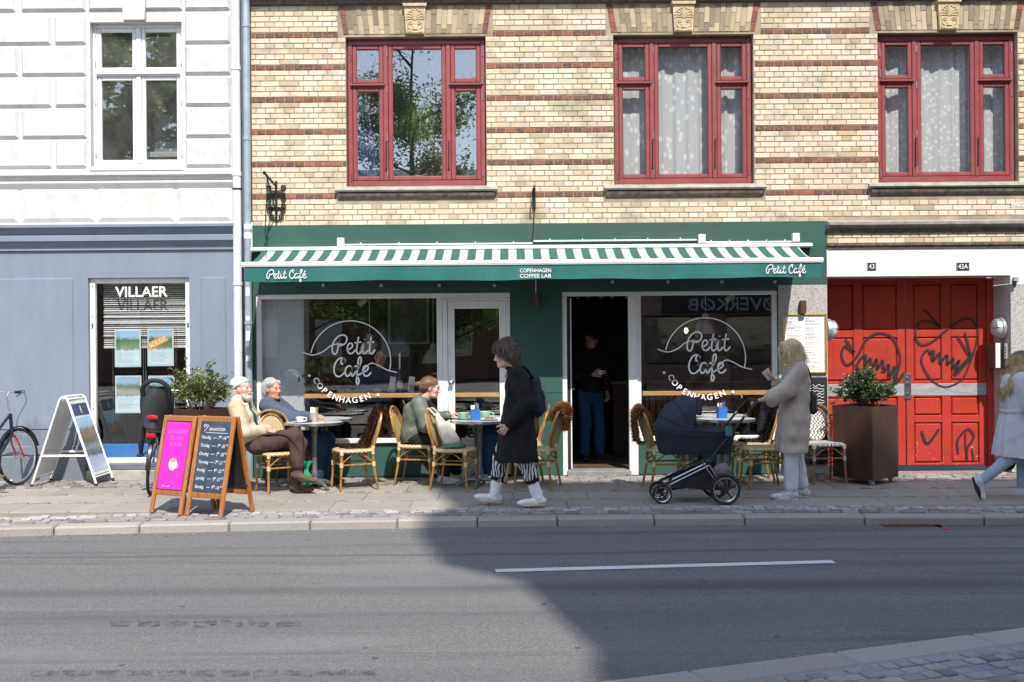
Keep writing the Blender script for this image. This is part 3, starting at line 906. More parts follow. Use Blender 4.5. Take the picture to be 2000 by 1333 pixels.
# venetian blind, hanging inside the shop window
bl = thing('venetian_blind', 'grey venetian blind lowered over the top of the VILLAER shop window', 'blind', (0, 0, 0))
mslat = M('pale blind slat', (.62, .63, .63), .5, var=.05)
zb0, zb1 = P(280, 676)[1], sz1 - .08
ns = 30; b = MB(); b.box(sx0 + .1, sx1 - .08, -.02, .02, -.004, .004); sl = b
o0 = None
for k in range(ns):
    z = zb1 - (zb1 - zb0) * k / (ns - 1)
    if o0 is None:
        s_ = MB(); s_.add([(sx0 + .11, -.016, -.011), (sx1 - .09, -.016, -.011), (sx1 - .09, .0, .003), (sx0 + .11, .0, .003), (sx1 - .09, .016, .010), (sx0 + .11, .016, .010)], [(0, 1, 2, 3), (3, 2, 4, 5)])
        o = o0 = s_.build('slat', mslat, bl)
    else:
        o = bpy.data.objects.new('slat', o0.data); COL.objects.link(o); o.parent = bl
    o.location = (0, .22 + (.006 if k % 3 else -.003), z); o.rotation_euler = (random.uniform(-.12, .06), 0, random.uniform(-.002, .002))
b = MB(); b.box(sx0 + .1, sx1 - .08, .2, .24, zb1 + .01, zb1 + .06, .004); b.box(sx0 + .11, sx1 - .09, .205, .235, zb0 - .03, zb0 - .008, .004)
b.build_each('rail', mslat, bl)
# property sheets hung on wires in the window
def photo_mat(name, seed, greens):
    t = NT(name); co = t.coord('Object', (1, 1, 1), None)
    sep = t.n('SeparateXYZ'); t.l(co, sep.inputs[0])
    n1 = t.noise(t.coord('Object'), 22 + seed, 4, .6)
    z = t.math('ADD', sep.outputs[2], t.math('MULTIPLY', n1, .12))
    c = t.ramp(t.math('ADD', t.math('MULTIPLY', z, 2.2), .2), [(.0, (.62, .76, .80)), (.28, (.55, .70, .76)), (.30, (.30, .32, .27)), (.42, greens), (.56, (.08, .16, .06)), (.66, (.35, .55, .70)), (.9, (.16, .42, .72))])
    return t.set(c, .3)
sheets = [(249, 681, 'property sheet with a garden photo beside the one marked SOLGT', (.16, .26, .10), 0), (313, 679, 'property sheet crossed by an orange SOLGT sticker', (.12, .2, .09), 3),
          (250, 771, 'property sheet with a pale terrace photo below the garden one', (.4, .38, .33), 7), (315, 771, 'property sheet half hidden behind the black child seat', (.2, .3, .15), 5)]
mac = M('clear acrylic edge', (.55, .66, .66), .2, var=.03)
for px, py, lab, gc, sd_ in sheets:
    x, z = P(px, py, .12); sh = thing('property_sheet', lab, 'poster', (x, .13, z), 0, 'property sheets hung in the shop window')
    b = MB(); b.box(-.165, .165, 0, .008, -.235, .235, .003); b.build('holder', mac, sh)
    b = MB(); b.box(-.145, .145, -.003, .001, -.215, .215); b.build('print', photo_mat('property print', sd_, gc), sh)
    if sd_ == 3:
        b = MB(); b.M = Matrix.Rotation(R(-27), 4, 'Y'); b.box(-.13, .13, -.0065, -.0035, .03, .12); o = b.build('sticker', M('orange sticker', (.72, .38, .07), .5, var=.05), sh)
        b = MB(); b.M = Matrix.Rotation(R(-27), 4, 'Y'); b.text('SOLGT', .075, 0, .05, -.0075, 'CENTER', bold=.01); b.build('lettering', m['white_flat'], sh)
    b = MB()
    for k in range(9): b.box(-.12, random.uniform(.02, .12), -.0045, -.0035, -.06 - k * .015, -.056 - k * .015)
    tag(b.build('small_print', M('pale grey print', (.42, .5, .53), .6), sh), kind='stuff')
    b = MB(); b.cyl((-.19, 0.01, -.45), (-.19, .01, .3), .002, n=5); b.cyl((.19, .01, -.45), (.19, .01, .3), .002, n=5); b.build_each('wire', m['steel'], sh)
# desk things seen through the upper window
b = MB(); x0, z0 = P(288, 318, .5); x1, z1 = P(352, 280, .5)
dk = thing('office_desk', 'pale office desk standing inside the upper window of the white house', 'desk', (x0, .45, z0))
b.box(0, x1 - x0 + .05, 0, .5, .06, .13, .006); b.build('top', m['room_pale'], dk)
b = MB(); b.box(.02, x1 - x0, .25, .3, .13, .30, .008); b.build('screen_back', M('teal grey fabric', (.16, .26, .30), .8), dk)
b = MB(); b.box(.03, x1 - x0, .05, .1, -.12, .06, .006); b.build('front_panel', M('blue green panel', (.12, .22, .26), .7), dk)

# downpipes at the joint between the houses
dp = thing('downpipe', 'white painted downpipe running down the edge of the white house', 'downpipe', (0, 0, 0))
b = MB(); b.cyl((-3.36, -.10, 0), (-3.36, -.10, 6.6), .052, n=16); b.build('pipe', m['pipe_white'], dp, smooth=True)
b = MB()
for z in (5.02, 3.72, 2.38, 1.0): b.cyl((-3.36, -.10, z), (-3.36, -.10, z + .045), .060, n=16); b.box(-3.365, -3.355, -.06, .0, z, z + .04)
b.build_each('bracket', m['pipe_white'], dp, smooth=True)
b = MB(); b.cyl((-3.36, -.10, 3.55), (-3.36, -.10, 3.57), .058, n=16); b.build('black_band', m['black_plastic'], dp)
dp = thing('downpipe', 'blue grey zinc downpipe beside the yellow brick front', 'downpipe', (0, 0, 0))
b = MB(); b.cyl((-3.235, -.08, 0), (-3.235, -.08, 6.6), .044, n=16); b.build('pipe', m['zinc'], dp, smooth=True)
b = MB()
for z in (5.55, 4.16, 3.03, 1.9, .8): b.cyl((-3.235, -.08, z), (-3.235, -.08, z + .04), .051, n=16); b.box(-3.24, -3.23, -.05, .0, z, z + .035)
b.build_each('bracket', m['zinc'], dp, smooth=True)
b = MB(); b.cyl((-3.235, -.08, 2.95), (-3.235, -.08, 3.13), .049, n=16); b.build('white_sleeve', m['white_paint'], dp, smooth=True)
b = MB()
for z, s_ in ((2.25, .1), (1.95, .05), (1.7, .12), (1.45, .07)):
    for k in range(5):
        a0, a1 = -2.1 + k * .22, -2.1 + (k + 1) * .22
        b.quad(*[(-3.235 + .0455 * math.cos(a), -.08 + .0455 * math.sin(a), zz) for a, zz in ((a0, z), (a1, z), (a1, z + s_), (a0, z + s_))])
b.build_each('sticker', m['white_flat'], dp)
# ------------------------------------------------------------------ yellow brick house with the cafe
BH = thing('brick_house', 'yellow brick house with red bands, wine red windows and dark green cafe front', 'building', (0, 0, 0))
BX0, BX1 = -3.20, 7.4
CO = .0665
Z0 = 5.47
WIN = []
for l, r in ((677, 948), (1199, 1472), (1719, 1985)):
    a, b = P(l, 215)[0], P(r, 215)[0]; c = (a + b) / 2; WIN.append((c - .865, c + .865))
WZ0, WZ1 = 3.60, 5.445
ztop = 5.835
holes = [(a, b, WZ0, WZ1) for a, b in WIN]
mb = MB()
holes_front(mb, BX0, BX1, 2.80, 6.6, [h for h in holes], .007, .16)
mb.quad((BX0, .007, 2.8), (BX0, .007, 6.6), (BX0, .5, 6.6), (BX0, .5, 2.8))
mb.build('wall', m['mortar'], BH)
# bricks row by row
arch = [(a - .09, b + .09, 5.47 - .03, ztop) for a, b in WIN]
sill = [(a - .13, b + .13, WZ0 - .2, WZ0) for a, b in WIN]
block = holes + arch + sill
bricks, reds = [], []
i = -5
while True:
    z = Z0 - i * CO
    if z < 2.86: break
    k = i % 6
    if k in (0, 2, 4): L, off = .1187, .0
    else: L, off = .2374, (.0593 if (i // 6 + k // 2) % 2 else -.0593)
    x = BX0 - .3 + off
    lim0 = BX0 if z > 3.10 else 3.905
    while x < BX1:
        l_ = L
        if L > .2 and random.random() < .12: l_ = .1187
        segs = [(max(x, lim0), min(x + l_, BX1))]
        for a, b, c, d in block:
            if c < z < d:
                segs = [s for p, q in segs for s in ((p, min(q, a)), (max(p, b), q)) if s[1] - s[0] > .02]
        for p, q in segs:
            if q - p > .02 and not (z < 3.16 and z > 2.98 and p > 3.85) and not (z < 3.16 and q < 3.9 and z < 3.12):
                (reds if k == 0 else bricks).append((p + .0045, q - .0045, z))
        x += l_
    i += 1
random.shuffle(bricks); random.shuffle(reds)
def lay(lst, name, sname, mat1, mat2, budget):
    vis = [b for b in lst if -3.2 < b[0] < 6.4 and b[2] < 5.84]
    vis.sort(key=lambda b: -(b[1] - b[0])); single = set(id(b) for b in vis[:budget])
    cache = {}
    s = MB(); s.attr = []
    for b_ in lst:
        w_ = b_[1] - b_[0]; pr = random.uniform(-.002, .002)
        if id(b_) in single:
            kx = round(w_, 3)
            if kx not in cache:
                q = MB(); q.box(-w_ / 2, w_ / 2, 0, .02, -.0285, .0285, .0035); o = q.build(name, mat1, BH); cache[kx] = o.data
            else:
                o = bpy.data.objects.new(name, cache[kx]); COL.objects.link(o); o.parent = BH
            o.location = ((b_[0] + b_[1]) / 2, pr, b_[2])
        else:
            n0 = len(s.f)
            s.box(b_[0], b_[1], pr, pr + .02, b_[2] - .0285, b_[2] + .0285, .0035)
            s.attr += [random.random()] * (len(s.f) - n0)
    if s.v: tag(s.build(sname, mat2, BH), kind='stuff')
lay(bricks, 'brick', 'brickwork', m['brick'], m['brickwork'], 300)
lay(reds, 'red_brick', 'red_brickwork', m['red_brick'], m['red_brickwork'], 300)
# flat arches of soldier bricks with slanting red ends and a carved keystone
for wi, (a, b) in enumerate(WIN):
    c = (a + b) / 2; hw = .82
    def soldier(x0, x1, z0, z1, mat, name):
        q = MB()
        def lean(x, z): return x + (x - c) / .9 * (z - 5.475) * .17
        pts = [(lean(x0, z0), z0), (lean(x1, z0), z0), (lean(x1, z1), z1), (lean(x0, z1), z1)]
        mx_, mz_ = sum(p[0] for p in pts) / 4, sum(p[1] for p in pts) / 4
        y = random.uniform(-.003, .003)
        q.prism([(p[0] - mx_, p[1] - mz_) for p in pts], y, y + .03)
        q.build(name, mat, BH, loc=(mx_, 0, mz_))
    n = 26; pitch = 2 * hw / n
    for k in range(n):
        x0 = c - hw + k * pitch + .003; x1 = x0 + pitch - .006
        if abs((x0 + x1) / 2 - c) < .125: continue
        zz = 5.478; cuts = ([.113, .237] if k % 2 else [.237, .113])
        if k % 3 == 0: cuts = [.06, .237, .05]
        for ct in cuts:
            soldier(x0, x1, zz, min(zz + ct - .006, ztop - .004), m['arch_brick'], 'arch_brick'); zz += ct
    for sg in (-1, 1):
        zz = 5.478
        for ct in (.12, .12, .115):
            xa = c + sg * (hw + .003); xb = c + sg * (hw + .066)
            soldier(min(xa, xb), max(xa, xb), zz, zz + ct - .006, m['red_brick'], 'arch_red_brick'); zz += ct
    ks = MB(); ks.prism([(-.112, -.005), (.112, -.005), (.132, .325), (-.132, .325)], -.05, .03)
    ks.prism([(-.14, .325), (.14, .325), (.15, .36), (-.15, .36)], -.075, .03)
    kso = ks.build('keystone', m['keystone'], BH, loc=(c, 0, 5.475))
    pl = MB()      # palmette and scrolls in relief
    for s_ in (-1, 1):
        for j in range(5):
            an = R(84 - j * 19); ln = .135 - j * .012
            pts = [(0, .16), (s_ * math.cos(an) * ln * .55, .16 + math.sin(an) * ln * .75), (s_ * (math.cos(an) * ln + .012), .16 + math.sin(an) * ln * 1.0), (s_ * (math.cos(an) * ln + .022), .15 + math.sin(an) * ln * .93)]
            sp = spline(pts, 4); pl.tube([(x, -.054, z) for x, z in sp], [.004 + .006 * t_ / len(sp) for t_ in range(len(sp))], 6)
        sp = [(s_ * (.052 + .026 * math.cos(t_) * (1 - t_ / 12)), .12 + .024 * math.sin(t_) * (1 - t_ / 12)) for t_ in [k * .5 for k in range(16)]]
        pl.tube([(x, -.054, z) for x, z in sp], .006, 6)
        sp = spline([(s_ * .078, .115), (s_ * .085, .07), (s_ * .05, .04), (s_ * .06, .012), (s_ * .085, .02)], 4); pl.tube([(x, -.054, z) for x, z in sp], .006, 6)
    pl.box(-.035, .035, -.062, -.04, .03, .09, .012)
    ring_frame(pl, -.1, .1, -.0, .32, .01, -.058, -.045)
    pl.build('palmette', m['keystone'], kso, smooth=True)
# string course at the very top
mb = MB(); mb.prof_x([(.05, 5.84), (-.05, 5.845), (-.06, 5.88), (-.10, 5.90), (-.12, 5.98), (-.12, 6.08), (.05, 6.12)], BX0, BX1)
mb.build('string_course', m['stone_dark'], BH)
# windows
for wi, (a, b) in enumerate(WIN):
    fr = MB(); wy = .085; W, H = b - a, WZ1 - WZ0
    a_, b_ = a + .012, b - .012; z0, z1 = WZ0 + .012, WZ1 - .03
    ring_frame(fr, a_, b_, z0, z1, .055, wy, wy + .07, wt=.05, wb=.065, c=.006)
    mA, mB_ = a_ + W * .272, a_ + W * .722
    for x in (mA, mB_): fr.box(x - .028, x + .028, wy - .004, wy + .07, z0 + .065, z1 - .05, .006)
    zt_ = z0 + H * .678
    for xa, xb in ((a_ + .055, mA - .028), (mB_ + .028, b_ - .055)):
        fr.box(xa, xb, wy, wy + .07, zt_ - .025, zt_ + .025, .005); fr.box(xa - .02, xb + .02, wy - .035, wy - .002, zt_ - .008, zt_ + .012, .004)
    fr.box(a + .012, b - .012, wy + .02, .16, z1, WZ1, .004)
    wo = fr.build('window', m['winered'], BH)
    cells = [(a_ + .057, mA - .03, z0 + .067, zt_ - .027), (a_ + .057, mA - .03, zt_ + .027, z1 - .052),
             (mA + .03, mB_ - .03, z0 + .067, z1 - .052), (mB_ + .03, b_ - .057, z0 + .067, zt_ - .027), (mB_ + .03, b_ - .057, zt_ + .027, z1 - .052)]
    for xa, xb, za, zb in cells:
        s_ = MB(); ring_frame(s_, xa, xb, za, zb, .052, wy + .004, wy + .05, c=.009); s_.build('sash', m['winered'], wo)
        s_ = MB(); ring_frame(s_, xa + .05, xb - .05, za + .05, zb - .05, .007, wy + .018, wy + .03, c=.001); s_.build('putty', m['black_plastic'] if wi else m['winered'], wo)
        g_ = MB(); g_.box(xa + .05, xb - .05, wy + .026, wy + .03, za + .05, zb - .05); g_.build('pane', m['glass_up'] if wi else m['glass_sky'], wo)
    h_ = MB()
    for x, zs in ((a_ + .04, (z0 + .1, z1 - .2, z1 - .45)), (mA + .022, (z0 + .15, z0 + .6, z1 - .15, z1 - .6)), (b_ - .03, (z0 + .15, z1 - .15, z1 - .5, zt_ - .15))):
        for z in zs: h_.cyl((x, wy - .008, z - .045), (x, wy - .008, z + .045), .007, n=8)
    h_.build_each('hinge', m['steel'], wo)
    st = MB()
    for x in (mA, mB_):
        st.tube([(x, wy - .012, z0 + .2), (x, wy - .02, z0 + .22), (x + .004, wy - .02, z0 + .55)], .006, 6); st.ball((x, wy - .012, z0 + .2), .012, 8, 6)
    st.build_each('casement_stay', m['iron'], wo)
    sl = MB(); sl.prof_x([(.09, WZ0 + .012), (-.055, WZ0 - .03), (-.075, WZ0 - .06), (-.055, WZ0 - .075), (.0, WZ0 - .085), (.0, WZ0 - .09), (.09, WZ0 - .09)], a - .135, b + .135)
    so = sl.build('sill', m['stone'], BH)
    q = MB(); q.prof_x([(.02, WZ0 - .092), (-.045, WZ0 - .092), (-.035, WZ0 - .13), (-.01, WZ0 - .165), (.02, WZ0 - .172)], a - .10, b + .10)
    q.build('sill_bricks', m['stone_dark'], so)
# stone ledge over the gate, painted lintel band
mb = MB(); mb.prof_x([(.05, 3.02), (-.02, 3.02), (-.05, 3.055), (-.095, 3.065), (-.10, 3.10), (.05, 3.135)], 3.9, BX1); mb.build('ledge', m['stone'], BH)
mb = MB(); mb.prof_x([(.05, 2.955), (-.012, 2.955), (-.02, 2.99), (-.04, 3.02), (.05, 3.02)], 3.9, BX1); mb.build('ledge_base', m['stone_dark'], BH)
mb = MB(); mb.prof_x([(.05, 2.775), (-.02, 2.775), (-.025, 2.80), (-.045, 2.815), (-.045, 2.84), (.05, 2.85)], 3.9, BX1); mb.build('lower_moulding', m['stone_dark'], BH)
GX0, GX1, GD = 3.905, 6.165, .52
mb = MB(); holes_front(mb, 3.905, BX1, 2.33, 2.775, [(GX0, GX1, 2.30, 2.435)], -.004, GD + .004)
mb.build('lintel_band', m['white_paint'], BH)
# granite piers
mb = MB(); mb.box(3.293, 3.90, -.006, .3, 0, 2.335, .004); mb.box(GX1, BX1, -.006, GD + .1, 0, 2.328, .004)
mb.build_each('granite_pier', m['granite'], BH)
# green rendered cafe front
LW = (-3.165, -.02, 0, 2.27); RW = (.62, 3.285, 0, 2.27)
mb = MB(); holes_front(mb, BX0, 3.90, 0, 3.122, [LW, RW], -.003, .16)
mb.build('cafe_front', m['green_wall'], BH)
mb = MB(); mb.box(LW[0] + .002, -.885, .03, .12, 0, .415, .006); mb.box(1.555, RW[1] - .002, .03, .12, 0, .415, .006); mb.build_each('stall_riser', m['green_wall'], BH)
mb = MB(); mb.box(RW[0] + .05, 1.46, -.05, .25, -.02, .06, .008); mb.build('doorstep', M('worn grey step', (.22, .22, .22), .8, var=.2, vs=9), BH)
mb = MB(); mb.box(-.018, .618, -.009, -.003, 1.03, 1.036); mb.build('render_joint', m['green_wall'], BH)
# --- window and door of the left unit
wy = .02
fr = MB(); zt_ = LW[3]
fr.box(LW[0], LW[0] + .06, wy, wy + .08, .475, zt_ - .06, .004); fr.box(LW[0], LW[1], wy - .002, wy + .08, zt_ - .06, zt_, .004)
fr.box(-.93, -.86, wy, wy + .08, .475, zt_ - .06, .004); fr.box(LW[0], -.86, wy - .035, wy + .08, .42, .475, .006)
lw = fr.build('shop_window', m['white_paint'], BH)
g_ = MB(); g_.box(LW[0] + .06, -.93, wy + .04, wy + .045, .475, zt_ - .06); g_.build('pane', m['glass'], lw)
dr = MB(); ring_frame(dr, -.858, LW[1] + .0, 0.02, zt_ - .062, .06, wy, wy + .08, wr=.05, wt=.035, wb=.03, c=.004); dro = dr.build('glazed_door', m['white_paint'], BH)
s_ = MB(); ring_frame(s_, -.796, -.072, .05, zt_ - .099, .085, wy + .012, wy + .06, wr=.085, wt=.095, wb=.42, c=.006)
s_.box(-.70, -.17, wy + .006, wy + .03, .10, .24, .006); s_.box(-.70, -.17, wy + .006, wy + .03, .27, .42, .006); s_.build('leaf', m['white_paint'], dro)
g_ = MB(); g_.box(-.712, -.156, wy + .03, wy + .035, .47, zt_ - .19); g_.build('pane', m['glass'], dro)
k_ = MB(); k_.lathe([(0, .0), (.03, .0), (.035, .008), (.012, .014), (.012, .04), (.028, .05), (.028, .065), (0, .075)], 14, Matrix.Translation((-.755, wy + .012, 1.16)) @ Matrix.Rotation(R(90), 4, 'X')); k_.build('knob', m['steel'], dro, smooth=True)
# --- right unit: open doorway and window
fr = MB(); zt_ = RW[3]
fr.box(RW[0], RW[0] + .06, wy, wy + .1, .0, zt_ - .05, .004); fr.box(RW[0], RW[1], wy - .002, wy + .1, zt_ - .05, zt_, .004)
fr.box(1.445, 1.555, wy, wy + .1, .0, zt_ - .05, .004); fr.box(RW[1] - .055, RW[1], wy, wy + .1, .475, zt_ - .05, .004); fr.box(1.555, RW[1], wy - .035, wy + .1, .42, .475, .006)
fr.box(1.555, 1.60, wy + .02, wy + .1, .475, zt_ - .05, .004)
rw = fr.build('shop_window', m['white_paint'], BH)
g_ = MB(); g_.box(1.60, RW[1] - .055, wy + .04, wy + .045, .475, zt_ - .05); g_.build('pane', m['glass'], rw)
od = MB(); od.box(RW[0] + .062, RW[0] + .105, .13, .92, .07, zt_ - .07, .004); odo = od.build('open_door', m['black_paint'], BH)
od = MB(); od.box(RW[0] + .106, RW[0] + .122, .125, .14, .07, zt_ - .07, .002); od.build('edge_strip', m['white_paint'], odo)
h_ = MB(); h_.tube([(RW[0] + .1, .2, 1.06), (RW[0] + .15, .2, 1.06), (RW[0] + .15, .3, 1.06)], .009, 8); h_.build('handle', m['steel'], odo)
# window logo: half ring, wavy tails, script name, COPENHAGEN round the bottom
GL = {
 'P': ([[(.20, .40), (.27, .46), (.30, .62), (.27, .40), (.22, .12), (.14, .0), (.04, .06), (.02, .26), (.09, .50), (.26, .70), (.46, .76), (.60, .66), (.58, .48), (.44, .36), (.27, .34)]], .60),
 'e': ([[(-.02, .16), (.08, .18), (.21, .27), (.23, .37), (.15, .43), (.05, .35), (.03, .16), (.11, .02), (.24, .04), (.35, .16)]], .33),
 't': ([[(.15, .68), (.09, .34), (.07, .1), (.13, .0), (.22, .05), (.30, .16)], [(-.02, .44), (.12, .455), (.26, .47)]], .27),
 'i': ([[(-.02, .16), (.08, .42), (.05, .2), (.07, .03), (.15, .02), (.25, .16)], [(.11, .56), (.12, .585), (.13, .56)]], .24),
 'C': ([[(.40, .50), (.33, .52), (.33, .66), (.44, .72), (.50, .62), (.40, .74), (.22, .70), (.07, .48), (.04, .2), (.14, .02), (.30, .02), (.46, .16)]], .46),
 'a': ([[(.29, .36), (.2, .43), (.08, .36), (.02, .18), (.08, .02), (.18, .05), (.28, .24), (.31, .41), (.27, .16), (.31, .01), (.42, .14)]], .41),
 'f': ([[(-.01, .15), (.12, .30), (.25, .58), (.24, .76), (.16, .72), (.12, .44), (.08, .0), (.06, -.24), (.12, -.30), (.17, -.16), (.10, .02), (.20, .08), (.30, .16)], [(-.02, .40), (.1, .42), (.24, .44)]], .30),
 'accent': ([[(.14, .52), (.26, .66)]], 0), ' ': ([], .24)}
def script(b, word, x, z, size, wd, y):
    for ch in word:
        acc = ch == 'é'
        st_, adv = GL['e' if acc else ch]
        if acc: st_ = st_ + GL['accent'][0]
        for s_ in st_:
            p = spline(s_, 6); b.ribbon([(x + size * q[0], z + size * q[1]) for q in p], wd, y)
        x += adv * size
    return x
def logo(cx, cz, r, y, parent):
    b = MB(); wd = r * .026
    arc = [(cx + r * math.cos(a), cz + r * math.sin(a)) for a in [R(-14 + 182 * k / 40) for k in range(41)]]
    b.ribbon(arc, wd, y)
    b.ribbon(spline([(cx - r * 1.18, cz + r * .23), (cx - r * .93, cz + r * .16), (cx - r * .68, cz + r * .24), (cx - r * .46, cz + r * .40), (cx - r * .2, cz + r * .43)], 8), wd, y)
    b.ribbon(spline([(cx + r * .32, cz - r * .22), (cx + r * .5, cz - r * .06), (cx + r * .7, cz - r * .11), (cx + r * .92, cz - r * .23), (cx + r * 1.16, cz - r * .29)], 8), wd, y)
    script(b, 'Petit', cx - r * .46, cz + r * .18, r * .62, wd * 1.5, y - .001)
    script(b, 'Cafe', cx - r * .43, cz - r * .38, r * .62, wd * 1.5, y - .001)
    for k, ch in enumerate('COPENHAGEN'):
        a = R(209 + k * 9.6)
        b.text(ch, r * .205, cx + r * 1.04 * math.cos(a), cz + r * 1.04 * math.sin(a), y, 'CENTER', ang=a + PI / 2, bold=.012)
    for a in (R(199), R(309)):
        b.add([(cx + r * 1.08 * math.cos(a) + r * .035 * math.cos(t_), y, cz + r * 1.08 * math.sin(a) + r * .035 * math.sin(t_)) for t_ in [k * PI / 5 for k in range(10)]], [tuple(range(10))])
    b.build('lettering', m['white_flat'], parent)
lx, lz = P(683, 706); logo(lx, lz, .50, wy + .036, lw)
lx, lz = P(1379, 700); logo(lx, lz, .50, wy + .036, rw)
# interior of the cafe
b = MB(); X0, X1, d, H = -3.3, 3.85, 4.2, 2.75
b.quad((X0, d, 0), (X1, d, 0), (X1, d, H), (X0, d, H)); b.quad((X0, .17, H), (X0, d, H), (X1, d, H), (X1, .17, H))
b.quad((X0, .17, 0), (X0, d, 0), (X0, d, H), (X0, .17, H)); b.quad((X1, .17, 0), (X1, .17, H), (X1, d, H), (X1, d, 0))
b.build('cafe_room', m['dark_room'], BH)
b = MB(); b.quad((X0, .05, .035), (X1, .05, .035), (X1, d, .035), (X0, d, .035)); b.build('cafe_floor', M('dark plank floor', (.10, .07, .05), .6, var=.3, vs=6), BH)
b = MB(); b.box(-3.15, -2.60, .16, .5, .04, 2.7, .004); b.build('white_return_wall', M('white painted inner wall', (.50, .54, .56), .8, var=.05, vs=2), BH)
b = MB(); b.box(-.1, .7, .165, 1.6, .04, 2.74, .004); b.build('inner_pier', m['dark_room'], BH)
# rooms behind upper windows
b = MB(); d = 1.6
for a, c in WIN:
    a -= .2; c += .2
    b.quad((a, d, 3.4), (c, d, 3.4), (c, d, 5.7), (a, d, 5.7)); b.quad((a, .16, 3.4), (a, d, 3.4), (a, d, 5.7), (a, .16, 5.7)); b.quad((c, .16, 3.4), (c, .16, 5.7), (c, d, 5.7), (c, d, 3.4))
    b.quad((a, .16, 5.7), (a, d, 5.7), (c, d, 5.7), (c, .16, 5.7)); b.quad((a, .16, 3.4), (c, .16, 3.4), (c, d, 3.4), (a, d, 3.4))
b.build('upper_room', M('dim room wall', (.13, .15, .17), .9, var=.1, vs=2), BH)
# lace curtains
def lace(name, sc, leafy):
    t = NT(name); co = t.coord('Object')
    tr = t.n('BsdfTransparent'); di = t.n('BsdfDiffuse'); tl = t.n('BsdfTranslucent')
    for q in (di, tl): q.inputs[0].default_value = (.82, .86, .88, 1)
    v = t.n('TexVoronoi', feature='F1'); v.inputs['Scale'].default_value = sc
    t.l(t.coord('Object', (1, 0, .6 if leafy else 1)), v.inputs['Vector'])
    f = t.ramp(v.outputs['Distance'], [(.24, 1.0), (.40, .70)] if leafy else [(.18, 1.0), (.48, .72)])
    fine = t.noise(co, 160, 2, .6); f = t.math('MULTIPLY', f, t.ramp(fine, [(.35, .85), (.6, 1.0)]))
    m1 = t.n('MixShader'); m1.inputs[0].default_value = .12; t.l(di.outputs[0], m1.inputs[1]); t.l(tl.outputs[0], m1.inputs[2])
    mx = t.n('MixShader'); t.l(f, mx.inputs[0]); t.l(tr.outputs[0], mx.inputs[1]); t.l(m1.outputs[0], mx.inputs[2])
    t.l(mx.outputs[0], t.out.inputs[0]); return t.mat
for wi, lab, leafy in ((1, 'white lace curtain with rows of leaves in the window over the cafe doorway', True), (2, 'white flower lace curtain in soft folds in the window over the red gate', False)):
    a, c = WIN[wi]; n = 150; b = MB()
    ph = random.uniform(0, 6)
    def fn(u, v):
        x = a + .05 + u * (c - a - .1)
        fold = .013 * math.sin(u * 62 + ph + 1.2 * math.sin(u * 9)) + .005 * math.sin(u * 131)
        top = 5.36 + .012 * math.sin(u * 62 + ph)
        return (x, .30 + fold * (1.0 if wi == 2 or .27 < u < .99 else .25), WZ0 + .03 + v * (top - WZ0 - .03))
    b.grid(fn, n, 12)
    q = thing('lace_curtain', lab, 'curtain'); o = b.build('cloth', lace('lace', 14 if leafy else 17, leafy), q, smooth=True, angle=180)
    r_ = MB(); r_.cyl((a - .05, .30, 5.38), (c + .05, .30, 5.38), .009, n=8); r_.build('rod', m['white_paint'], q)

# ---- gate
m['red_gate'] = None
t = NT('red gate paint'); co = t.coord('World')
n1 = t.noise(co, 2.5, 5, .6); n2 = t.noise(co, 24, 5, .7)
c = t.ramp(n1, [(.35, (.41, .036, .020)), (.7, (.48, .052, .030))])
sep = t.n('SeparateXYZ'); t.l(co, sep.inputs[0])
low = t.ramp(sep.outputs[2], [(.0, .16), (.3, .12), (.5, .0)])
chip = t.ramp(t.math('ADD', n2, t.math('MULTIPLY', low, .62)), [(.725, 0.0), (.74, 1.0)])
c = t.mix(chip, c, (.68, .48, .28)); g3 = t.noise(t.coord('World', (3, 1, .5)), 3, 5, .65); c = t.mix(t.ramp(g3, [(.45, 0.0), (.75, .45)]), c, (.25, .03, .02))
g4 = t.noise(co, 11, 4, .7); c = t.mix(t.ramp(g4, [(.58, 0.0), (.78, .3)]), c, (.52, .14, .09))
t.bump(n1, .1, .01)
m['red_gate'] = t.set(c, t.ramp(g3, [(.3, .36), (.7, .58)]), 0, .4)
t = NT('silver painted band'); co = t.coord('World')
n1 = t.noise(t.coord('World', (1, 1, 6)), 7, 5, .7)
m['silver'] = t.set(t.ramp(n1, [(.3, (.33, .34, .35)), (.7, (.55, .56, .57))]), .45, .35)
GT = BH
gy = GD
mid = (GX0 + GX1) / 2 + .02
SB = (P(1780, 773, gy)[1], P(1780, 750, gy)[1])
zrow = [P(1780, y, gy)[1] for y in (905, 826, 812, 776, 744, 659, 645, 560)]
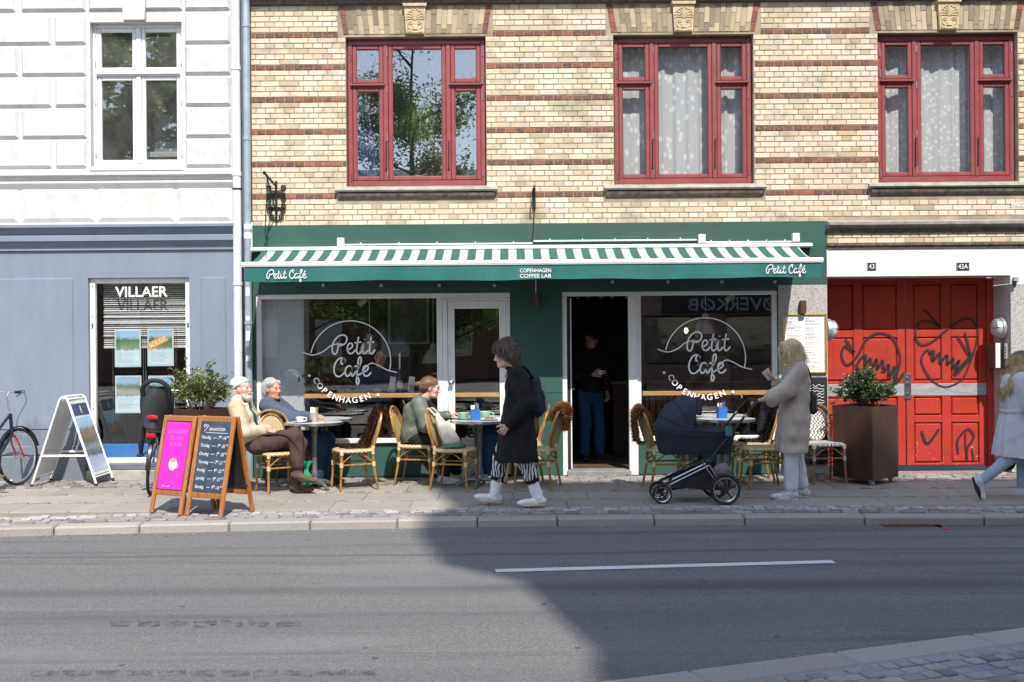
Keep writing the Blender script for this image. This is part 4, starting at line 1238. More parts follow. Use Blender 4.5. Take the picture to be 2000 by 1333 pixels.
for li, (xa, xb) in enumerate(((GX0 - .06, mid - .006), (mid + .006, GX1 - .07))):
    lf = MB(); w_ = xb - xa; st_ = .10
    lf.box(xa, xb, gy + .03, gy + .07, .03, 2.46)
    xm_ = (xa + xb) / 2
    for x0, x1 in ((xa, xa + st_), (xm_ - .06, xm_ + .06), (xb - st_, xb)): lf.box(x0, x1, gy, gy + .03, .03, 2.46, .006)
    for z0, z1 in ((.03, zrow[0]), (zrow[1], zrow[2]), (zrow[3], zrow[4]), (zrow[5], zrow[6]), (2.36, 2.46)):
        for x0, x1 in ((xa + st_, xm_ - .06), (xm_ + .06, xb - st_)): lf.box(x0, x1, gy + .002, gy + .03, z0, z1, .006)
    lo = lf.build('gate_leaf', m['red_gate'], GT)
    for z0, z1 in ((zrow[0], zrow[1]), (zrow[2], zrow[3]), (zrow[4], zrow[5]), (zrow[6], 2.36)):
        for x0, x1 in ((xa + st_, xm_ - .06), (xm_ + .06, xb - st_)):
            p_ = MB(); p_.box(x0 + .012, x1 - .012, gy + .008, gy + .035, z0 + .014, z1 - .014, .018); p_.build('panel', m['red_gate'], lo)
    s_ = MB(); s_.box(xa + .004, xb - .004, gy - .003, gy + .01, SB[0], SB[1], .002); s_.build('silver_band', m['silver'], lo)
    if li:
        s_ = MB(); s_.box(xa - .03, xa + .06, gy - .012, gy, P(1780, 780, gy)[1], P(1780, 730, gy)[1], .004)
        for y in (738, 749, 769):
            z = P(1780, y, gy)[1]; s_.cyl((xa + .015, gy - .012, z), (xa + .015, gy - .03, z), .018, n=14)
        s_.build('lock_plate', m['steel'], lo)
    gf = MB()
    def scrawl(pts, wd, n=6): gf.ribbon([P(x, y, gy - .008) for x, y in spline(pts, n)], wd, gy - .0085 - random.uniform(0, .002))
    if li == 0:
        scrawl([(1651, 662), (1668, 688), (1650, 676), (1644, 694), (1652, 712), (1664, 708), (1678, 690), (1690, 666), (1712, 652), (1738, 656), (1752, 676), (1758, 704), (1750, 738), (1746, 752)], 0.030)
        scrawl([(1676, 742), (1674, 715), (1684, 698), (1692, 696), (1690, 716), (1700, 700), (1702, 718), (1712, 702), (1714, 720), (1724, 704), (1726, 726), (1736, 712), (1736, 738), (1748, 716), (1748, 750), (1766, 728)], 0.034)
    else:
        scrawl([(1803, 604), (1818, 618), (1834, 638), (1818, 628), (1796, 630), (1788, 650), (1796, 672), (1816, 670), (1840, 652), (1866, 632), (1892, 622), (1908, 640), (1908, 668), (1898, 700), (1880, 740), (1850, 756), (1826, 748), (1806, 722), (1800, 700), (1810, 684), (1818, 688), (1820, 702)], 0.023)
        scrawl([(1814, 690), (1824, 686), (1822, 704), (1836, 690), (1836, 708), (1850, 694), (1850, 712), (1862, 700), (1860, 718), (1874, 704), (1866, 724), (1884, 708)], 0.033)
        scrawl([(1870, 656), (1882, 676), (1894, 694), (1890, 668), (1884, 650)], 0.028); scrawl([(1900, 690), (1888, 706), (1864, 732)], 0.052)
        scrawl([(1800, 842), (1812, 866), (1834, 838)], 0.033)
        scrawl([(1872, 886), (1870, 862), (1880, 846), (1892, 838), (1902, 850), (1898, 862), (1890, 874), (1888, 896)], 0.028); scrawl([(1886, 846), (1886, 868), (1890, 900)], 0.021); scrawl([(1898, 876), (1902, 898)], 0.018)
    spray = NT('black spray paint'); co = spray.coord('World')
    tr = spray.n('BsdfTransparent'); mx = spray.n('MixShader'); spray.set((.022, .02, .026), .55)
    spray.l(spray.ramp(spray.noise(co, 60, 4, .7), [(.3, .55), (.55, .95)]), mx.inputs[0]); spray.l(tr.outputs[0], mx.inputs[1]); spray.l(spray.b.outputs[0], mx.inputs[2]); spray.l(mx.outputs[0], spray.out.inputs[0])
    gf.build_each('graffiti', spray.mat, lo)
b = MB(); b.box(GX1 - .07, GX1, gy - .05, gy + .07, .0, 2.43, .006); b.box(GX0, GX1 - .07, gy - .03, gy + .07, 2.40, 2.432, .004); b.build('gate_frame', m['red_gate'], GT)

# white scrawl on the bricks at the right edge of the frame
b = MB()
b.text('PREST', .075, P(1974, 404)[0], P(1974, 404)[1], -.006, bold=.02, shear=.3); b.build('graffiti', m['white_flat'], BH)
# ------------------------------------------------------------------ awning
AW = thing('awning', 'green and white striped awning with a dark teal valance over the cafe front', 'awning', (0, 0, 0))
AY = -.90
ax0, ax1 = -3.06, 3.53
zb, zf = 2.80, 2.575
t = NT('striped awning cloth'); sep = t.n('SeparateXYZ'); t.l(t.coord('Object'), sep.inputs[0])
s_ = t.math('FRACT', t.math('DIVIDE', t.math('ADD', sep.outputs[0], 20.03), .197))
f = t.math('GREATER_THAN', s_, .5)
n1 = t.noise(t.coord('Object', (1, .25, 1)), 14, 4, .6)
green = t.ramp(n1, [(.3, (.032, .108, .092)), (.7, (.042, .13, .112))]); white = t.ramp(n1, [(.3, (.40, .385, .365)), (.7, (.47, .455, .435))])
c = t.mix(f, green, white)
t.bump(t.noise(t.coord('Object'), 300, 2), .1, .001)
aw_m = t.set(c, .8, 0, .2)
b = MB()
def fab(u, v):
    sag = -.035 * math.sin(PI * v) * (1 + .12 * math.sin(u * 40))
    return (ax0 + u * (ax1 - ax0) + (.0 if v else 0), -.06 + v * (AY + .06), zb + (zf - zb) * v + sag + .008 + .004 * math.sin(u * 55) * v)
b.grid(fab, 134, 9); b.build('canopy', aw_m, AW, smooth=True, angle=180)
b = MB(); b.box(-3.21, 3.70, -.11, -.005, 2.795, 2.845, .012); b.build('wall_cassette', m['white_alu'], AW)
b = MB(); b.prof_x([(AY - .05, 2.545), (AY - .06, 2.57), (AY - .045, 2.60), (AY, 2.605), (AY + .02, 2.58), (AY + .02, 2.545)], -3.10, 3.58); b.build('front_bar', m['white_alu'], AW)
val = M('teal valance cloth', (.018, .13, .118), .75, var=.16, vs=3, bump=.05, bs=200)
b = MB()
def vf(u, v):
    return (-3.06 + u * 6.62, AY - .04 + .010 * math.sin(u * 26 + math.sin(u * 9)) * v + .004 * math.sin(u * 71 + 1) * v, 2.55 - v * (.175 + .006 * math.sin(u * 19) + .003 * math.sin(u * 47)))
b.grid(vf, 120, 5); vo = b.build('valance', val, AW, smooth=True, angle=180)
b = MB(); b.quad((-3.06, AY - .04, 2.55), (-3.06, AY - .04, 2.40), (-3.06, AY + .12, 2.47), (-3.06, AY + .1, 2.58)); b.build('valance_return', val, AW)
b = MB()
y = AY - .0565
x, z = P(523, 545, AY); script(b, 'Petit Café', x, z, .132, .0088, y); b.build('lettering', m['white_flat'], vo)
b = MB(); x, z = P(1494, 535, AY); script(b, 'Petit Café', x, z, .132, .0088, y); b.build('lettering', m['white_flat'], vo)
b = MB()
for k, tx in enumerate(('COPENHAGEN', 'COFFEE LAB')):
    x0, z = P(1015, 533 + k * 10.5, AY); x1, _ = P(1076, 533, AY)
    vs, fs = text_geo(tx, 'LEFT', 0, .008); wd = max(v[0] for v in vs)
    b.text(tx, .062, x0, z, y, bold=.008, sx=(x1 - x0) / wd / .062)
b.build('lettering', m['white_flat'], vo)
b = MB()
for x, s_ in ((-2.2, 1), (2.7, -1)):
    e = (x + s_ * .5, -.42, 2.50)
    b.bar((x, -.06, 2.72), e, .035, .05, c=.006); b.bar(e, (x, AY + .02, 2.565), .03, .04, c=.006); b.ball(e, .03, 8, 6)
b.build_each('folding_arm', m['white_alu'], AW)
b = MB()
for x0, x1, z in ((P(668, 474)[0], P(1040, 470)[0], 2.872), (P(1042, 470)[0], P(1360, 466)[0], 2.90), (P(1370, 466)[0], P(1550, 466)[0], 2.868)):
    b.box(x0, x1, -.035, -.004, z - .008, z + .010, .003)
    for k in range(5):
        xx = x0 + (x1 - x0) * (k + .5) / 5; b.box(xx - .006, xx + .006, -.03, -.004, z - .01, z + .028)
b.build_each('cable_duct', m['white_paint'], BH)
b = MB()
for px, py in ((667, 474), (1369, 467), (1552, 465)):
    x, z = P(px, py); b.box(x - .042, x + .042, -.09, -.004, z - .055, z + .05, .006)
b.build_each('junction_box', m['white_paint'], BH)
ORD = ('first', 'second', 'third', 'fourth', 'fifth', 'sixth', 'seventh', 'eighth')
# round spots under the awning
for k, px in enumerate((632, 745, 858, 966, 1196, 1305, 1410, 1513)):
    x, z = P(px, 558 if px < 1000 else 551, -.03)
    L = thing('ceiling_spot', '%s small round spotlight under the awning counted from the zinc downpipe' % ORD[k], 'spotlight', (x, -.03, z), 0, 'small spotlights under the awning')
    b = MB(); b.lathe([(0, -.02), (.018, -.018), (.024, 0), (.02, .02), (0, .026)], 12); b.build('head', m['zinc'], L, smooth=True)
    b = MB(); b.cyl((0, 0, 0), (0, .03, .012), .007, n=8); b.build('bracket', m['zinc'], L)
# brown up-down wall lamps
brown = M('rust brown lamp metal', (.10, .05, .04), .6, .2, var=.15, vs=20)
for px, py, lab in ((1047, 587, 'rust brown cube wall lamp on the dark green wall between the two shop windows'), (1568, 600, 'rust brown cube wall lamp on the pale granite above the framed menu')):
    x, z = P(px, py, -.06); L = thing('wall_lamp', lab, 'wall lamp', (x, 0, z), 0, 'brown cube wall lamps')
    b = MB(); b.box(-.035, .035, -.10, -.02, -.08, .08, .006); b.build('housing', brown, L)
    b = MB(); b.box(-.025, .025, -.02, -.003, -.03, .03, .004); b.build('base', m['black_plastic'], L)
    if px < 1200:
        b = MB(); b.cyl((0, -.012, .08), (0, -.012, .27), .006, n=6); b.build('cable', m['white_paint'], L)
# round bulkhead lamps by the gate
galv = M('galvanised lamp metal', (.50, .51, .52), .4, .6, var=.1, vs=20)
frost = M('frosted lamp glass', (.45, .46, .46), .25, var=.05)
for px, py, lab, sgn in ((1941, 642, 'round grey bulkhead lamp above the letter box by the red gate', 1), (1616, 645, 'round grey bulkhead lamp between the gold framed menu and the red gate', -1)):
    if sgn > 0: x = GX1; yy = .20
    else: x = GX0; yy = .10
    _, z = P(px, py, yy); L = thing('bulkhead_lamp', lab, 'wall lamp', (x, yy, z), 0, 'round bulkhead lamps')
    RM = Matrix.Rotation(-sgn * R(90), 4, 'Y')
    b = MB(); b.lathe([(.135, .0), (.14, .01), (.14, .05), (.12, .06), (0, .06)], 24, RM); b.build('ring', galv, L, smooth=True)
    b = MB(); b.lathe([(.122, .06), (.11, .10), (.075, .13), (0, .142)], 22, RM); b.build('globe', frost, L, smooth=True)
    b = MB(); b.lathe([(.124, .06), (.116, .11), (.078, .14), (0, .152)], 22, RM @ Matrix.Rotation(0, 4, 'Z'), caps=False)
    b.v = [p for p in b.v]
    keep = [f_ for f_ in b.f if all(b.v[i][2] > -.004 for i in f_)]
    b.f = keep; b.m = [0] * len(keep); b.build('hood', galv, L, smooth=True)
# letter box, call panel
x = GX1; _, z = P(1940, 694, .2)
L = thing('letter_box', 'dark letter box with a white front edge under the round gate lamp', 'letter box', (x, .16, z))
b = MB(); b.box(-.12, -.002, 0, .26, -.17, .16, .006); b.build('body', M('dark brown metal', (.12, .075, .075), .5, .3, var=.2), L)
b = MB(); b.box(-.118, -.06, -.004, .002, -.16, .15, .001); b.build('name_plate', m['white_paint'], L)
_, z = P(1962, 686, .05)
L = thing('call_panel', 'small steel door call panel beside the letter box', 'call panel', (GX1, .03, z))
b = MB(); b.box(-.03, -.002, 0, .1, -.10, .10, .004); b.build('plate', m['steel'], L)
b = MB()
for k in range(4): b.cyl((-.03, .05, -.06 + k * .035), (-.036, .05, -.06 + k * .035), .009, n=10)
b.build_each('button', m['black_plastic'], L)
x, z = P(1981, 548); L = thing('security_light', 'small dark sensor lamp on the white band past the number 43A', 'lamp', (x, 0, z))
b = MB(); b.box(-.03, .03, -.06, -.006, -.03, .04, .006); b.build('housing', m['zinc'], L)
b = MB(); b.lathe([(0, -.03), (.02, -.03), (.024, 0), (.024, .03), (0, .03)], 12, Matrix.Translation((-.02, -.05, -.04))); b.build('eye', m['black_plastic'], L, smooth=True)
# house number plates
blk = M('blue black enamel', (.03, .04, .055), .25, var=.05)
for px, w_, tx in ((1702, 18, '43'), (1880, 26, '43A')):
    x, z = P(px, 521); hw = w_ / 2 / 158 * 1.0
    L = thing('house_number', 'dark enamel house number plate %s on the white band over the red gate' % tx, 'number plate', (x, -.005, z), 0)
    b = MB(); b.box(-hw, hw, -.008, 0, -.047, .047, .002); b.build('plate', blk, L)
    b = MB(); ring_frame(b, -hw + .004, hw - .004, -.043, .043, .004, -.0095, -.008, c=0); b.text(tx, .085, 0, -.028, -.0097, 'CENTER', sx=.85, bold=.006); b.build('number', m['white_flat'], L)
# framed menu on the granite pier
x, z = P(1570.5, 672); L = thing('menu_board', 'tall gold framed menu on the pale granite pier by the red gate', 'menu', (x, -.007, z))
gold = M('worn gold frame', (.52, .34, .09), .35, .6, var=.2, vs=25)
b = MB(); ring_frame(b, -.272, .272, -.37, .37, .026, -.035, -.002, c=.008); b.build('frame', gold, L)
b = MB(); b.box(-.25, .25, -.016, -.004, -.35, .35); b.build('sheet', M('menu paper', (.80, .80, .80), .7, var=.02), L)
r_ = random.Random(5); b = MB()
for cx, wmx in ((-.215, .18), (.01, .2)):
    z = .31
    while z > -.30:
        hd = r_.random() < .2; l_ = wmx * r_.uniform(.35, 1.0) * (.7 if hd else 1)
        x = cx
        while x < cx + l_:
            w_ = r_.uniform(.012, .035); b.box(x, min(x + w_, cx + l_), -.0175, -.016, z, z + (.009 if hd else .005)); x += w_ + .006
        z -= .016 if not hd else .022
        if r_.random() < .2: z -= .016
tag(b.build('menu_print', M('grey menu print', (.25, .25, .26), .7), L), kind='stuff')
# dark chalk panel under it
x0, z0 = P(1583, 936); x1, z1 = P(1612, 737)
L = thing('chalk_panel', 'narrow black chalk panel scrawled in white under the gold framed menu', 'chalkboard', ((3.31 + 3.89) / 2, -.007, 0))
b = MB(); b.box(-.285, .285, -.022, -.002, .12, z1, .004); b.build('board', m['black_paint'], L)
b = MB(); r_ = random.Random(9)
for k in range(9):
    z = z1 - .10 - k * .035 - (.25 if k > 6 else 0); p = [( .02 + j * .028, z + r_.uniform(-.014, .014)) for j in range(9)]
    b.ribbon(spline(p, 3), .006, -.0235)
b.build_each('chalk_writing', m['white_flat'], L)

# wrought iron sign bracket (no sign hangs on it) and the short hook
x, z = P(540, 400); L = thing('sign_bracket', 'black wrought iron sign bracket with scrolls on the yellow bricks beside the zinc pipe', 'bracket', (x, 0, 0))
zt_, zb_ = P(540, 345)[1], P(540, 436)[1]
b = MB(); b.box(-.012, .014, -.03, -.003, zb_, zt_ - .06, .003); b.bar((0, -.02, zt_ - .12), (0, -.62, zt_ - .06), .018, .024); b.bar((0, -.02, zb_ + .12), (0, -.5, zt_ - .09), .012, .016); b.ball((0, -.64, zt_ - .055), .022, 8, 6); b.box(-.115, .115, -.02, -.005, zt_ - .235, zt_ - .205, .003)
b.build('arm', m['iron'], L)
b = MB()
def scroll(cx, cz, r, a0, a1, tail):
    pts = []
    for k in range(18):
        tt = k / 17; a = a0 + (a1 - a0) * tt; rr = r * (.25 + .75 * tt); pts.append((cx + rr * math.cos(a), -.014, cz + rr * math.sin(a)))
    b.tube(pts + ([tail] if tail else []), .0075, 6)
for s_ in (-1, 1):
    for k, (dx, dz, r) in enumerate(((.085, -.14, .036), (.085, -.285, .036), (.085, -.365, .036), (.08, -.43, .034), (.055, -.50, .036))):
        a0 = 0 if s_ > 0 else PI
        scroll(s_ * dx, zt_ + dz, r, a0, a0 + s_ * (7.5 if k % 2 else -7.5), (s_ * .016, -.014, zt_ + dz + (.045 if k % 2 else -.045)))
b.build_each('scroll', m['iron'], L)
b = MB(); b.tube(spline([(0, -.5, zt_ - .075), (0, -.52, zt_ - .25), (-.02, -.53, zb_ - .2), (.03, -.52, zb_ - .24), (.04, -.5, zb_ - .2)], 5), .006, 6); b.build('hook', m['iron'], L)
x, z = P(1043, 390); L = thing('iron_hook', 'short black iron hook with a dangling cable over the middle of the awning', 'hook', (x, 0, z))
b = MB(); b.box(-.02, .02, -.04, -.003, -.13, .14, .006); b.tube(spline([(0, -.03, .1), (0, -.18, .14), (0, -.22, .08), (0, -.19, .0)], 5), .012, 6); b.build('hook', m['iron'], L)
b = MB(); b.tube(spline([(0, -.02, -.13), (-.01, -.015, -.35), (-.03, -.012, -.52)], 5), .006, 6); b.build('cable', m['black_plastic'], L)

# ------------------------------------------------------------------ things inside the cafe behind the glass
for x0, x1, lab in ((-2.595, -.12, 'pine counter plank with a candle bottle inside the shop window beside the glazed door'), (1.62, 3.26, 'pine counter plank inside the shop window beside the open doorway')):
    L = thing('window_counter', lab, 'counter', ((x0 + x1) / 2, 0, 0), 0, 'window counters')
    b = MB(); h = (x1 - x0) / 2; b.box(-h, h, .085, .46, .975, 1.03, .005); b.build('plank', m['wood_counter'], L)
    b = MB()
    for x in (-h + .08, h - .08): b.bar((x, .4, .04), (x, .4, .975), .04, .04)
    b.build_each('leg', m['wood_dark'], L)
for px, py, d, lab in ((722, 672, 1.2, 'white pendant lamp above the guest behind the window script beside the glazed door'), (846, 690, 1.6, 'white pendant lamp half hidden by the white door frame'), (1378, 632, 1.3, 'white pendant lamp hanging in the shop window above the pram')):
    x, z = P(px, py, d); L = thing('pendant_lamp', lab, 'pendant lamp', (x, d, z), 0, 'white pendant lamps')
    b = MB(); b.lathe([(.155, -.14), (.15, -.12), (.13, -.05), (.09, .03), (.05, .06), (.04, .13), (0, .135)], 24, caps=False); b.lathe([(.0, .05), (.085, .02), (.145, -.13)], 24, caps=False)
    b.build('shade', M('cream enamel shade', (.74, .76, .70), .35, var=.03), L, smooth=True)
    b = MB(); b.cyl((0, 0, .13), (0, 0, 2.74 - z), .006, n=6); b.build('cord', m['white_paint'], L)
for px, py, lab in ((708, 590, 'small white ceiling spotlight in the shop window beside the glazed door'), (1425, 582, 'small white ceiling spotlight in the shop window above the pram')):
    x, z = P(px, py, 1.0); L = thing('track_spot', lab, 'spotlight', (x, 1.0, z), 0, 'white ceiling spots in the cafe')
    b = MB(); b.M = Matrix.Rotation(.9, 4, 'Y'); b.cyl((0, 0, -.06), (0, 0, .06), .045, .04, 14); b.build('head', m['white_paint'], L, smooth=True)
    b = MB(); b.cyl((0, 0, .02), (0, 0, 2.75 - z), .01, n=6); b.build('stem', m['white_paint'], L)
# plant pot on the counter
pl_m = NT('trailing plant leaves'); _f = pl_m.n('Attribute', attribute_name='tone').outputs['Fac']
pl_m = pl_m.set(pl_m.ramp(_f, [(0, (.05, .08, .02)), (.55, (.13, .17, .05)), (1, (.28, .22, .08))]), .5)
def leaf_cloud(name, mat, parent, n, fn, size, rr, fold=.3):
    lv = MB(); lv.attr = []
    for k in range(n):
        c, d = fn(rr); s = size * rr.uniform(.6, 1.25)
        d1 = d.normalized(); d2 = d1.cross(Vector((rr.gauss(0, 1), rr.gauss(0, 1), rr.gauss(0, 1)))).normalized(); d3 = d1.cross(d2)
        lv.add([c, c + d1 * s * .45 + d2 * s * .3 + d3 * s * fold * .3, c + d1 * s, c + d1 * s * .45 - d2 * s * .3 + d3 * s * fold * .3], [(0, 1, 2), (0, 2, 3)])
        v = rr.random(); lv.attr += [v, v]
    return lv.build(name, mat, parent)
x, z = P(620, 740, .35)
L = thing('potted_plant', 'leafy trailing plant in a clay pot on the window counter', 'plant', (x, .35, 1.03))
b = MB(); b.lathe([(.07, 0), (.10, .16), (.105, .17), (.09, .17), (0, .15)], 18); b.build('pot', M('dull clay pot', (.16, .12, .09), .8), L, smooth=True)
rr = random.Random(3)
def pf(r):
    a = r.random() * 6.28; e = r.uniform(.06, .36); z_ = .22 + .26 * (1 - e / .4) + r.gauss(0, .06) - (e > .28) * r.uniform(0, .2)
    return Vector((math.cos(a) * e * 1.1, math.sin(a) * e * .5, z_)), Vector((math.cos(a), math.sin(a) * .5, r.uniform(-.9, .3)))
leaf_cloud('leaves', pl_m, L, 150, pf, .11, rr)
b = MB()
for k in range(14):
    c, d = pf(rr); b.tube([(0, 0, .14), c * .5 + Vector((0, 0, .1)), c], .004, 4)
b.build('stems', m['wood_dark'], L)
# bottles and boxes along the counters
gl_dark = M('dark bottle glass', (.02, .035, .02), .12, var=.1)
def bottle(x, y, z, lab, grp, mat=gl_dark, h=.3):
    L = thing('bottle', lab, 'bottle', (x, y, z), 0, grp)
    b = MB(); b.lathe([(.0, 0), (.036, 0), (.037, .01), (.037, h * .6), (.03, h * .68), (.014, h * .76), (.0135, h * .98), (.016, h * .985), (.016, h), (0, h)], 14); b.build('body', mat, L, smooth=True)
    b = MB(); b.lathe([(.0375, h * .2), (.0375, h * .5)], 14, caps=False); b.build('bottle_label', m['room_pale'], L)
    return L
x, _ = P(781, 745, .3)
L = bottle(x, .3, 1.03, 'green bottle holding a white candle on the window counter', None)
b = MB(); b.cyl((0, 0, .3), (0, 0, .50), .011, n=10); b.build('candle', m['white_paint'], L)
for px, lab in ((766, 'cream card holder between the guest inside and the candle bottle'), (803, 'cream card holder between the candle bottle and the white door frame')):
    x, _ = P(px, 760, .33); L = thing('card_holder', lab, 'card holder', (x, .33, 1.03), 0)
    b = MB(); b.box(-.04, .04, -.03, .03, 0, .10, .004); b.build('box', M('beige tin', (.42, .37, .29), .6), L)
    b = MB(); b.bar((-.005, 0, .06), (.015, .0, .2), .075, .004, up=(0, 1, 0)); b.build('card', m['white_paint'], L)
# shelf of bottles seen through the open doorway
L = thing('wall_shelf', 'dark shelf high on the back wall seen through the open doorway', 'shelf', (1.45, 3.9, 2.22))
b = MB(); b.box(-1.2, .6, -.18, .2, 0, .04, .004); b.build('board', m['wood_dark'], L)
b = MB(); b.box(-1.1, -1.06, -.1, .2, -.2, 0); b.box(.45, .49, -.1, .2, -.2, 0); b.build_each('bracket', m['iron'], L)
for k, xx in enumerate((.62, .80, 1.06, 1.22, 1.42, 1.6, 1.85)):
    bottle(xx, 3.86, 2.26, '%s dark wine bottle along the back shelf from the open door edge' % ORD[k], 'wine bottles on the back shelf', h=.33)
L = thing('bar_counter', 'dark bar counter at the back of the cafe behind the doorway', 'counter', (2.2, 2.6, .035))
b = MB(); b.box(-.75, 1.4, -.3, .3, 0, 1.0, .01); b.build('body', m['wood_dark'], L)
b = MB(); b.box(-.8, 1.45, -.34, .34, 1.0, 1.04, .006); b.build('top', M('oak bar top', (.22, .13, .07), .5, var=.2), L)
L = thing('wall_bench', 'orange slatted wooden bench back inside the window behind the pram', 'bench', (2.55, 1.3, .035))
b = MB(); b.box(-.9, .9, 0, .45, .40, .45, .006); b.box(-.9, .9, .45, .49, 0, .42, .004); b.build('seat', m['wood_dark'], L)
for k in range(20):
    if k == 0:
        b = MB(); b.box(-.035, .035, .44, .47, .45, .95, .004); o = o0 = b.build('slat', M('orange slats', (.34, .13, .04), .5, var=.2), L)
    else:
        o = bpy.data.objects.new('slat', o0.data); COL.objects.link(o); o.parent = L
    o.location = (-.86 + k * .09, 0, 0)
# framed picture on the back wall
x, z = P(798, 625, 2.6)
L = thing('framed_picture', 'pale framed picture on the inner wall behind the candle bottle', 'picture', (x, 2.6, z))
b = MB(); ring_frame(b, -.3, .3, -.36, .36, .03, -.03, 0); b.build('frame', m['white_paint'], L)
b = MB(); b.box(-.27, .27, -.012, .0, -.33, .33); b.build('print', M('grey picture', (.22, .23, .26), .8, var=.5, vs=5), L)
L = thing('partition_wall', 'dark partition inside the cafe that carries the framed picture', 'wall', (x, 2.62, .035))
b = MB(); b.box(-.6, 1.2, 0, .1, 0, 2.7); b.build('panel', m['dark_room'], L)
# dragon tree on the sill of the left wine red window
a, c = WIN[0]
x, z = P(815, 345, .33)
L = thing('house_plant', 'grass leaved pot plant standing inside the wine red window without curtains', 'plant', (x, .34, WZ0 + .02))
b = MB(); b.box(-.4, .4, -.12, .2, -.03, 0, .004); b.build('shelf', m['white_paint'], L)
b = MB(); b.lathe([(.06, 0), (.085, .14), (.088, .15), (.075, .15), (0, .14)], 16); b.build('pot', m['room_pale'], L, smooth=True)
b = MB(); rr = random.Random(8)
b.tube(spline([(0, 0, .12), (.02, 0, .4), (-.015, .02, .7), (.03, 0, 1.0)], 5), .014, 7); b.tube(spline([(.0, 0, .3), (.08, 0, .5), (.11, 0, .75)], 5), .010, 6); b.build('stem', m['wood_dark'], L)
b = MB(); b.attr = []
for k in range(190):
    s0 = Vector((rr.gauss(.0, .02), rr.gauss(0, .02), rr.uniform(.62, 1.08))) if rr.random() < .7 else Vector((.11, 0, rr.uniform(.55, .78)))
    a_ = rr.random() * 6.283; l_ = rr.uniform(.2, .48); dx, dy = math.cos(a_), math.sin(a_) * .5
    pts = [s0, s0 + Vector((dx * l_ * .35, dy * l_ * .35, l_ * .22)), s0 + Vector((dx * l_ * .62, dy * l_ * .6, l_ * .02)), s0 + Vector((dx * l_ * .7, dy * l_ * .7, -l_ * .5))]
    n0 = len(b.f); sp = spline(pts, 3); wv = Vector((-dy, dx, .3)).normalized() * .006
    vs = []
    for i, q in enumerate(sp):
        q = Vector(q); f_ = 1 - i / len(sp) * .8; vs += [q - wv * f_, q + wv * f_]
    b.add(vs, [(2 * i, 2 * i + 1, 2 * i + 3, 2 * i + 2) for i in range(len(sp) - 1)]); v = rr.random(); b.attr += [v] * (len(b.f) - n0)
gm = NT('grass green leaf'); _f = gm.n('Attribute', attribute_name='tone').outputs['Fac']
b.build('leaves', gm.set(gm.ramp(_f, [(0, (.08, .17, .04)), (1, (.28, .42, .14))]), .45), L)
# dark blue drape and wires in the same window
b = MB(); L = thing('blue_drape', 'dark blue cloth hanging inside the wine red window with the pot plant', 'curtain', (0, 0, 0))
b.grid(lambda u, v: (a + .06 + u * (.30 - .16 * v * v), .42 + .03 * math.sin(u * 22), WZ0 + .05 + v * 1.1), 30, 8); b.build('cloth', M('dark blue cloth', (.03, .07, .2), .8, var=.4, vs=9), L, smooth=True, angle=180)

# one small filament bulb glows inside the window above the pram
em = NT('glowing filament bulb'); em.set((.9, .6, .3), .2); em.b.inputs['Emission Color'].default_value = (1, .62, .25, 1); em.b.inputs['Emission Strength'].default_value = 4.0
x, z = P(1340, 646, 1.9); L = thing('light_bulb', 'small glowing bare bulb hanging inside the window above the pram', 'light bulb', (x, 1.9, z))
b = MB(); b.ball((0, 0, 0), (.028, .028, .042), 12, 8); b.build('bulb', em.mat, L, smooth=True)
b = MB(); b.cyl((0, 0, .035), (0, 0, .08), .014, n=10); b.cyl((0, 0, .08), (0, 0, 2.74 - z), .004, n=6); b.build('cord', m['black_plastic'], L)
# ------------------------------------------------------------------ cafe chairs
def weave(name, a, b, sc, thr=.5):
    t = NT(name); co = t.coord('Object')
    k = t.n('TexChecker'); k.inputs['Scale'].default_value = sc; t.l(co, k.inputs['Vector'])
    k.inputs['Color1'].default_value = (*a, 1); k.inputs['Color2'].default_value = (*b, 1)
    n = t.noise(co, 35, 3)
    c = t.mix(t.ramp(n, [(.4, 0.0), (.8, .3)]), k.outputs[0], tuple(x * .7 for x in a))
    t.bump(k.outputs[1], .5, .003)
    return t.set(c, .55)
t = NT('honey bamboo cane'); co = t.coord('Object')
n1 = t.noise(t.coord('Object', (1, 1, .35)), 30, 4, .6)
bamboo = t.set(t.ramp(n1, [(.3, (.17, .085, .022)), (.55, (.36, .20, .055)), (.75, (.46, .29, .10))]), .35)
cane_w = weave('cream and olive cane weave', (.60, .50, .28), (.30, .24, .09), 62)
cane_e = weave('cream cane edge', (.66, .56, .36), (.42, .32, .14), 40)
bind = M('cream cane binding', (.60, .50, .32), .5, var=.2, vs=60)
greyc = M('brown cane', (.26, .16, .09), .4, var=.3, vs=25)
weave_w = weave('white and black plastic weave', (.70, .70, .67), (.05, .05, .05), 46)
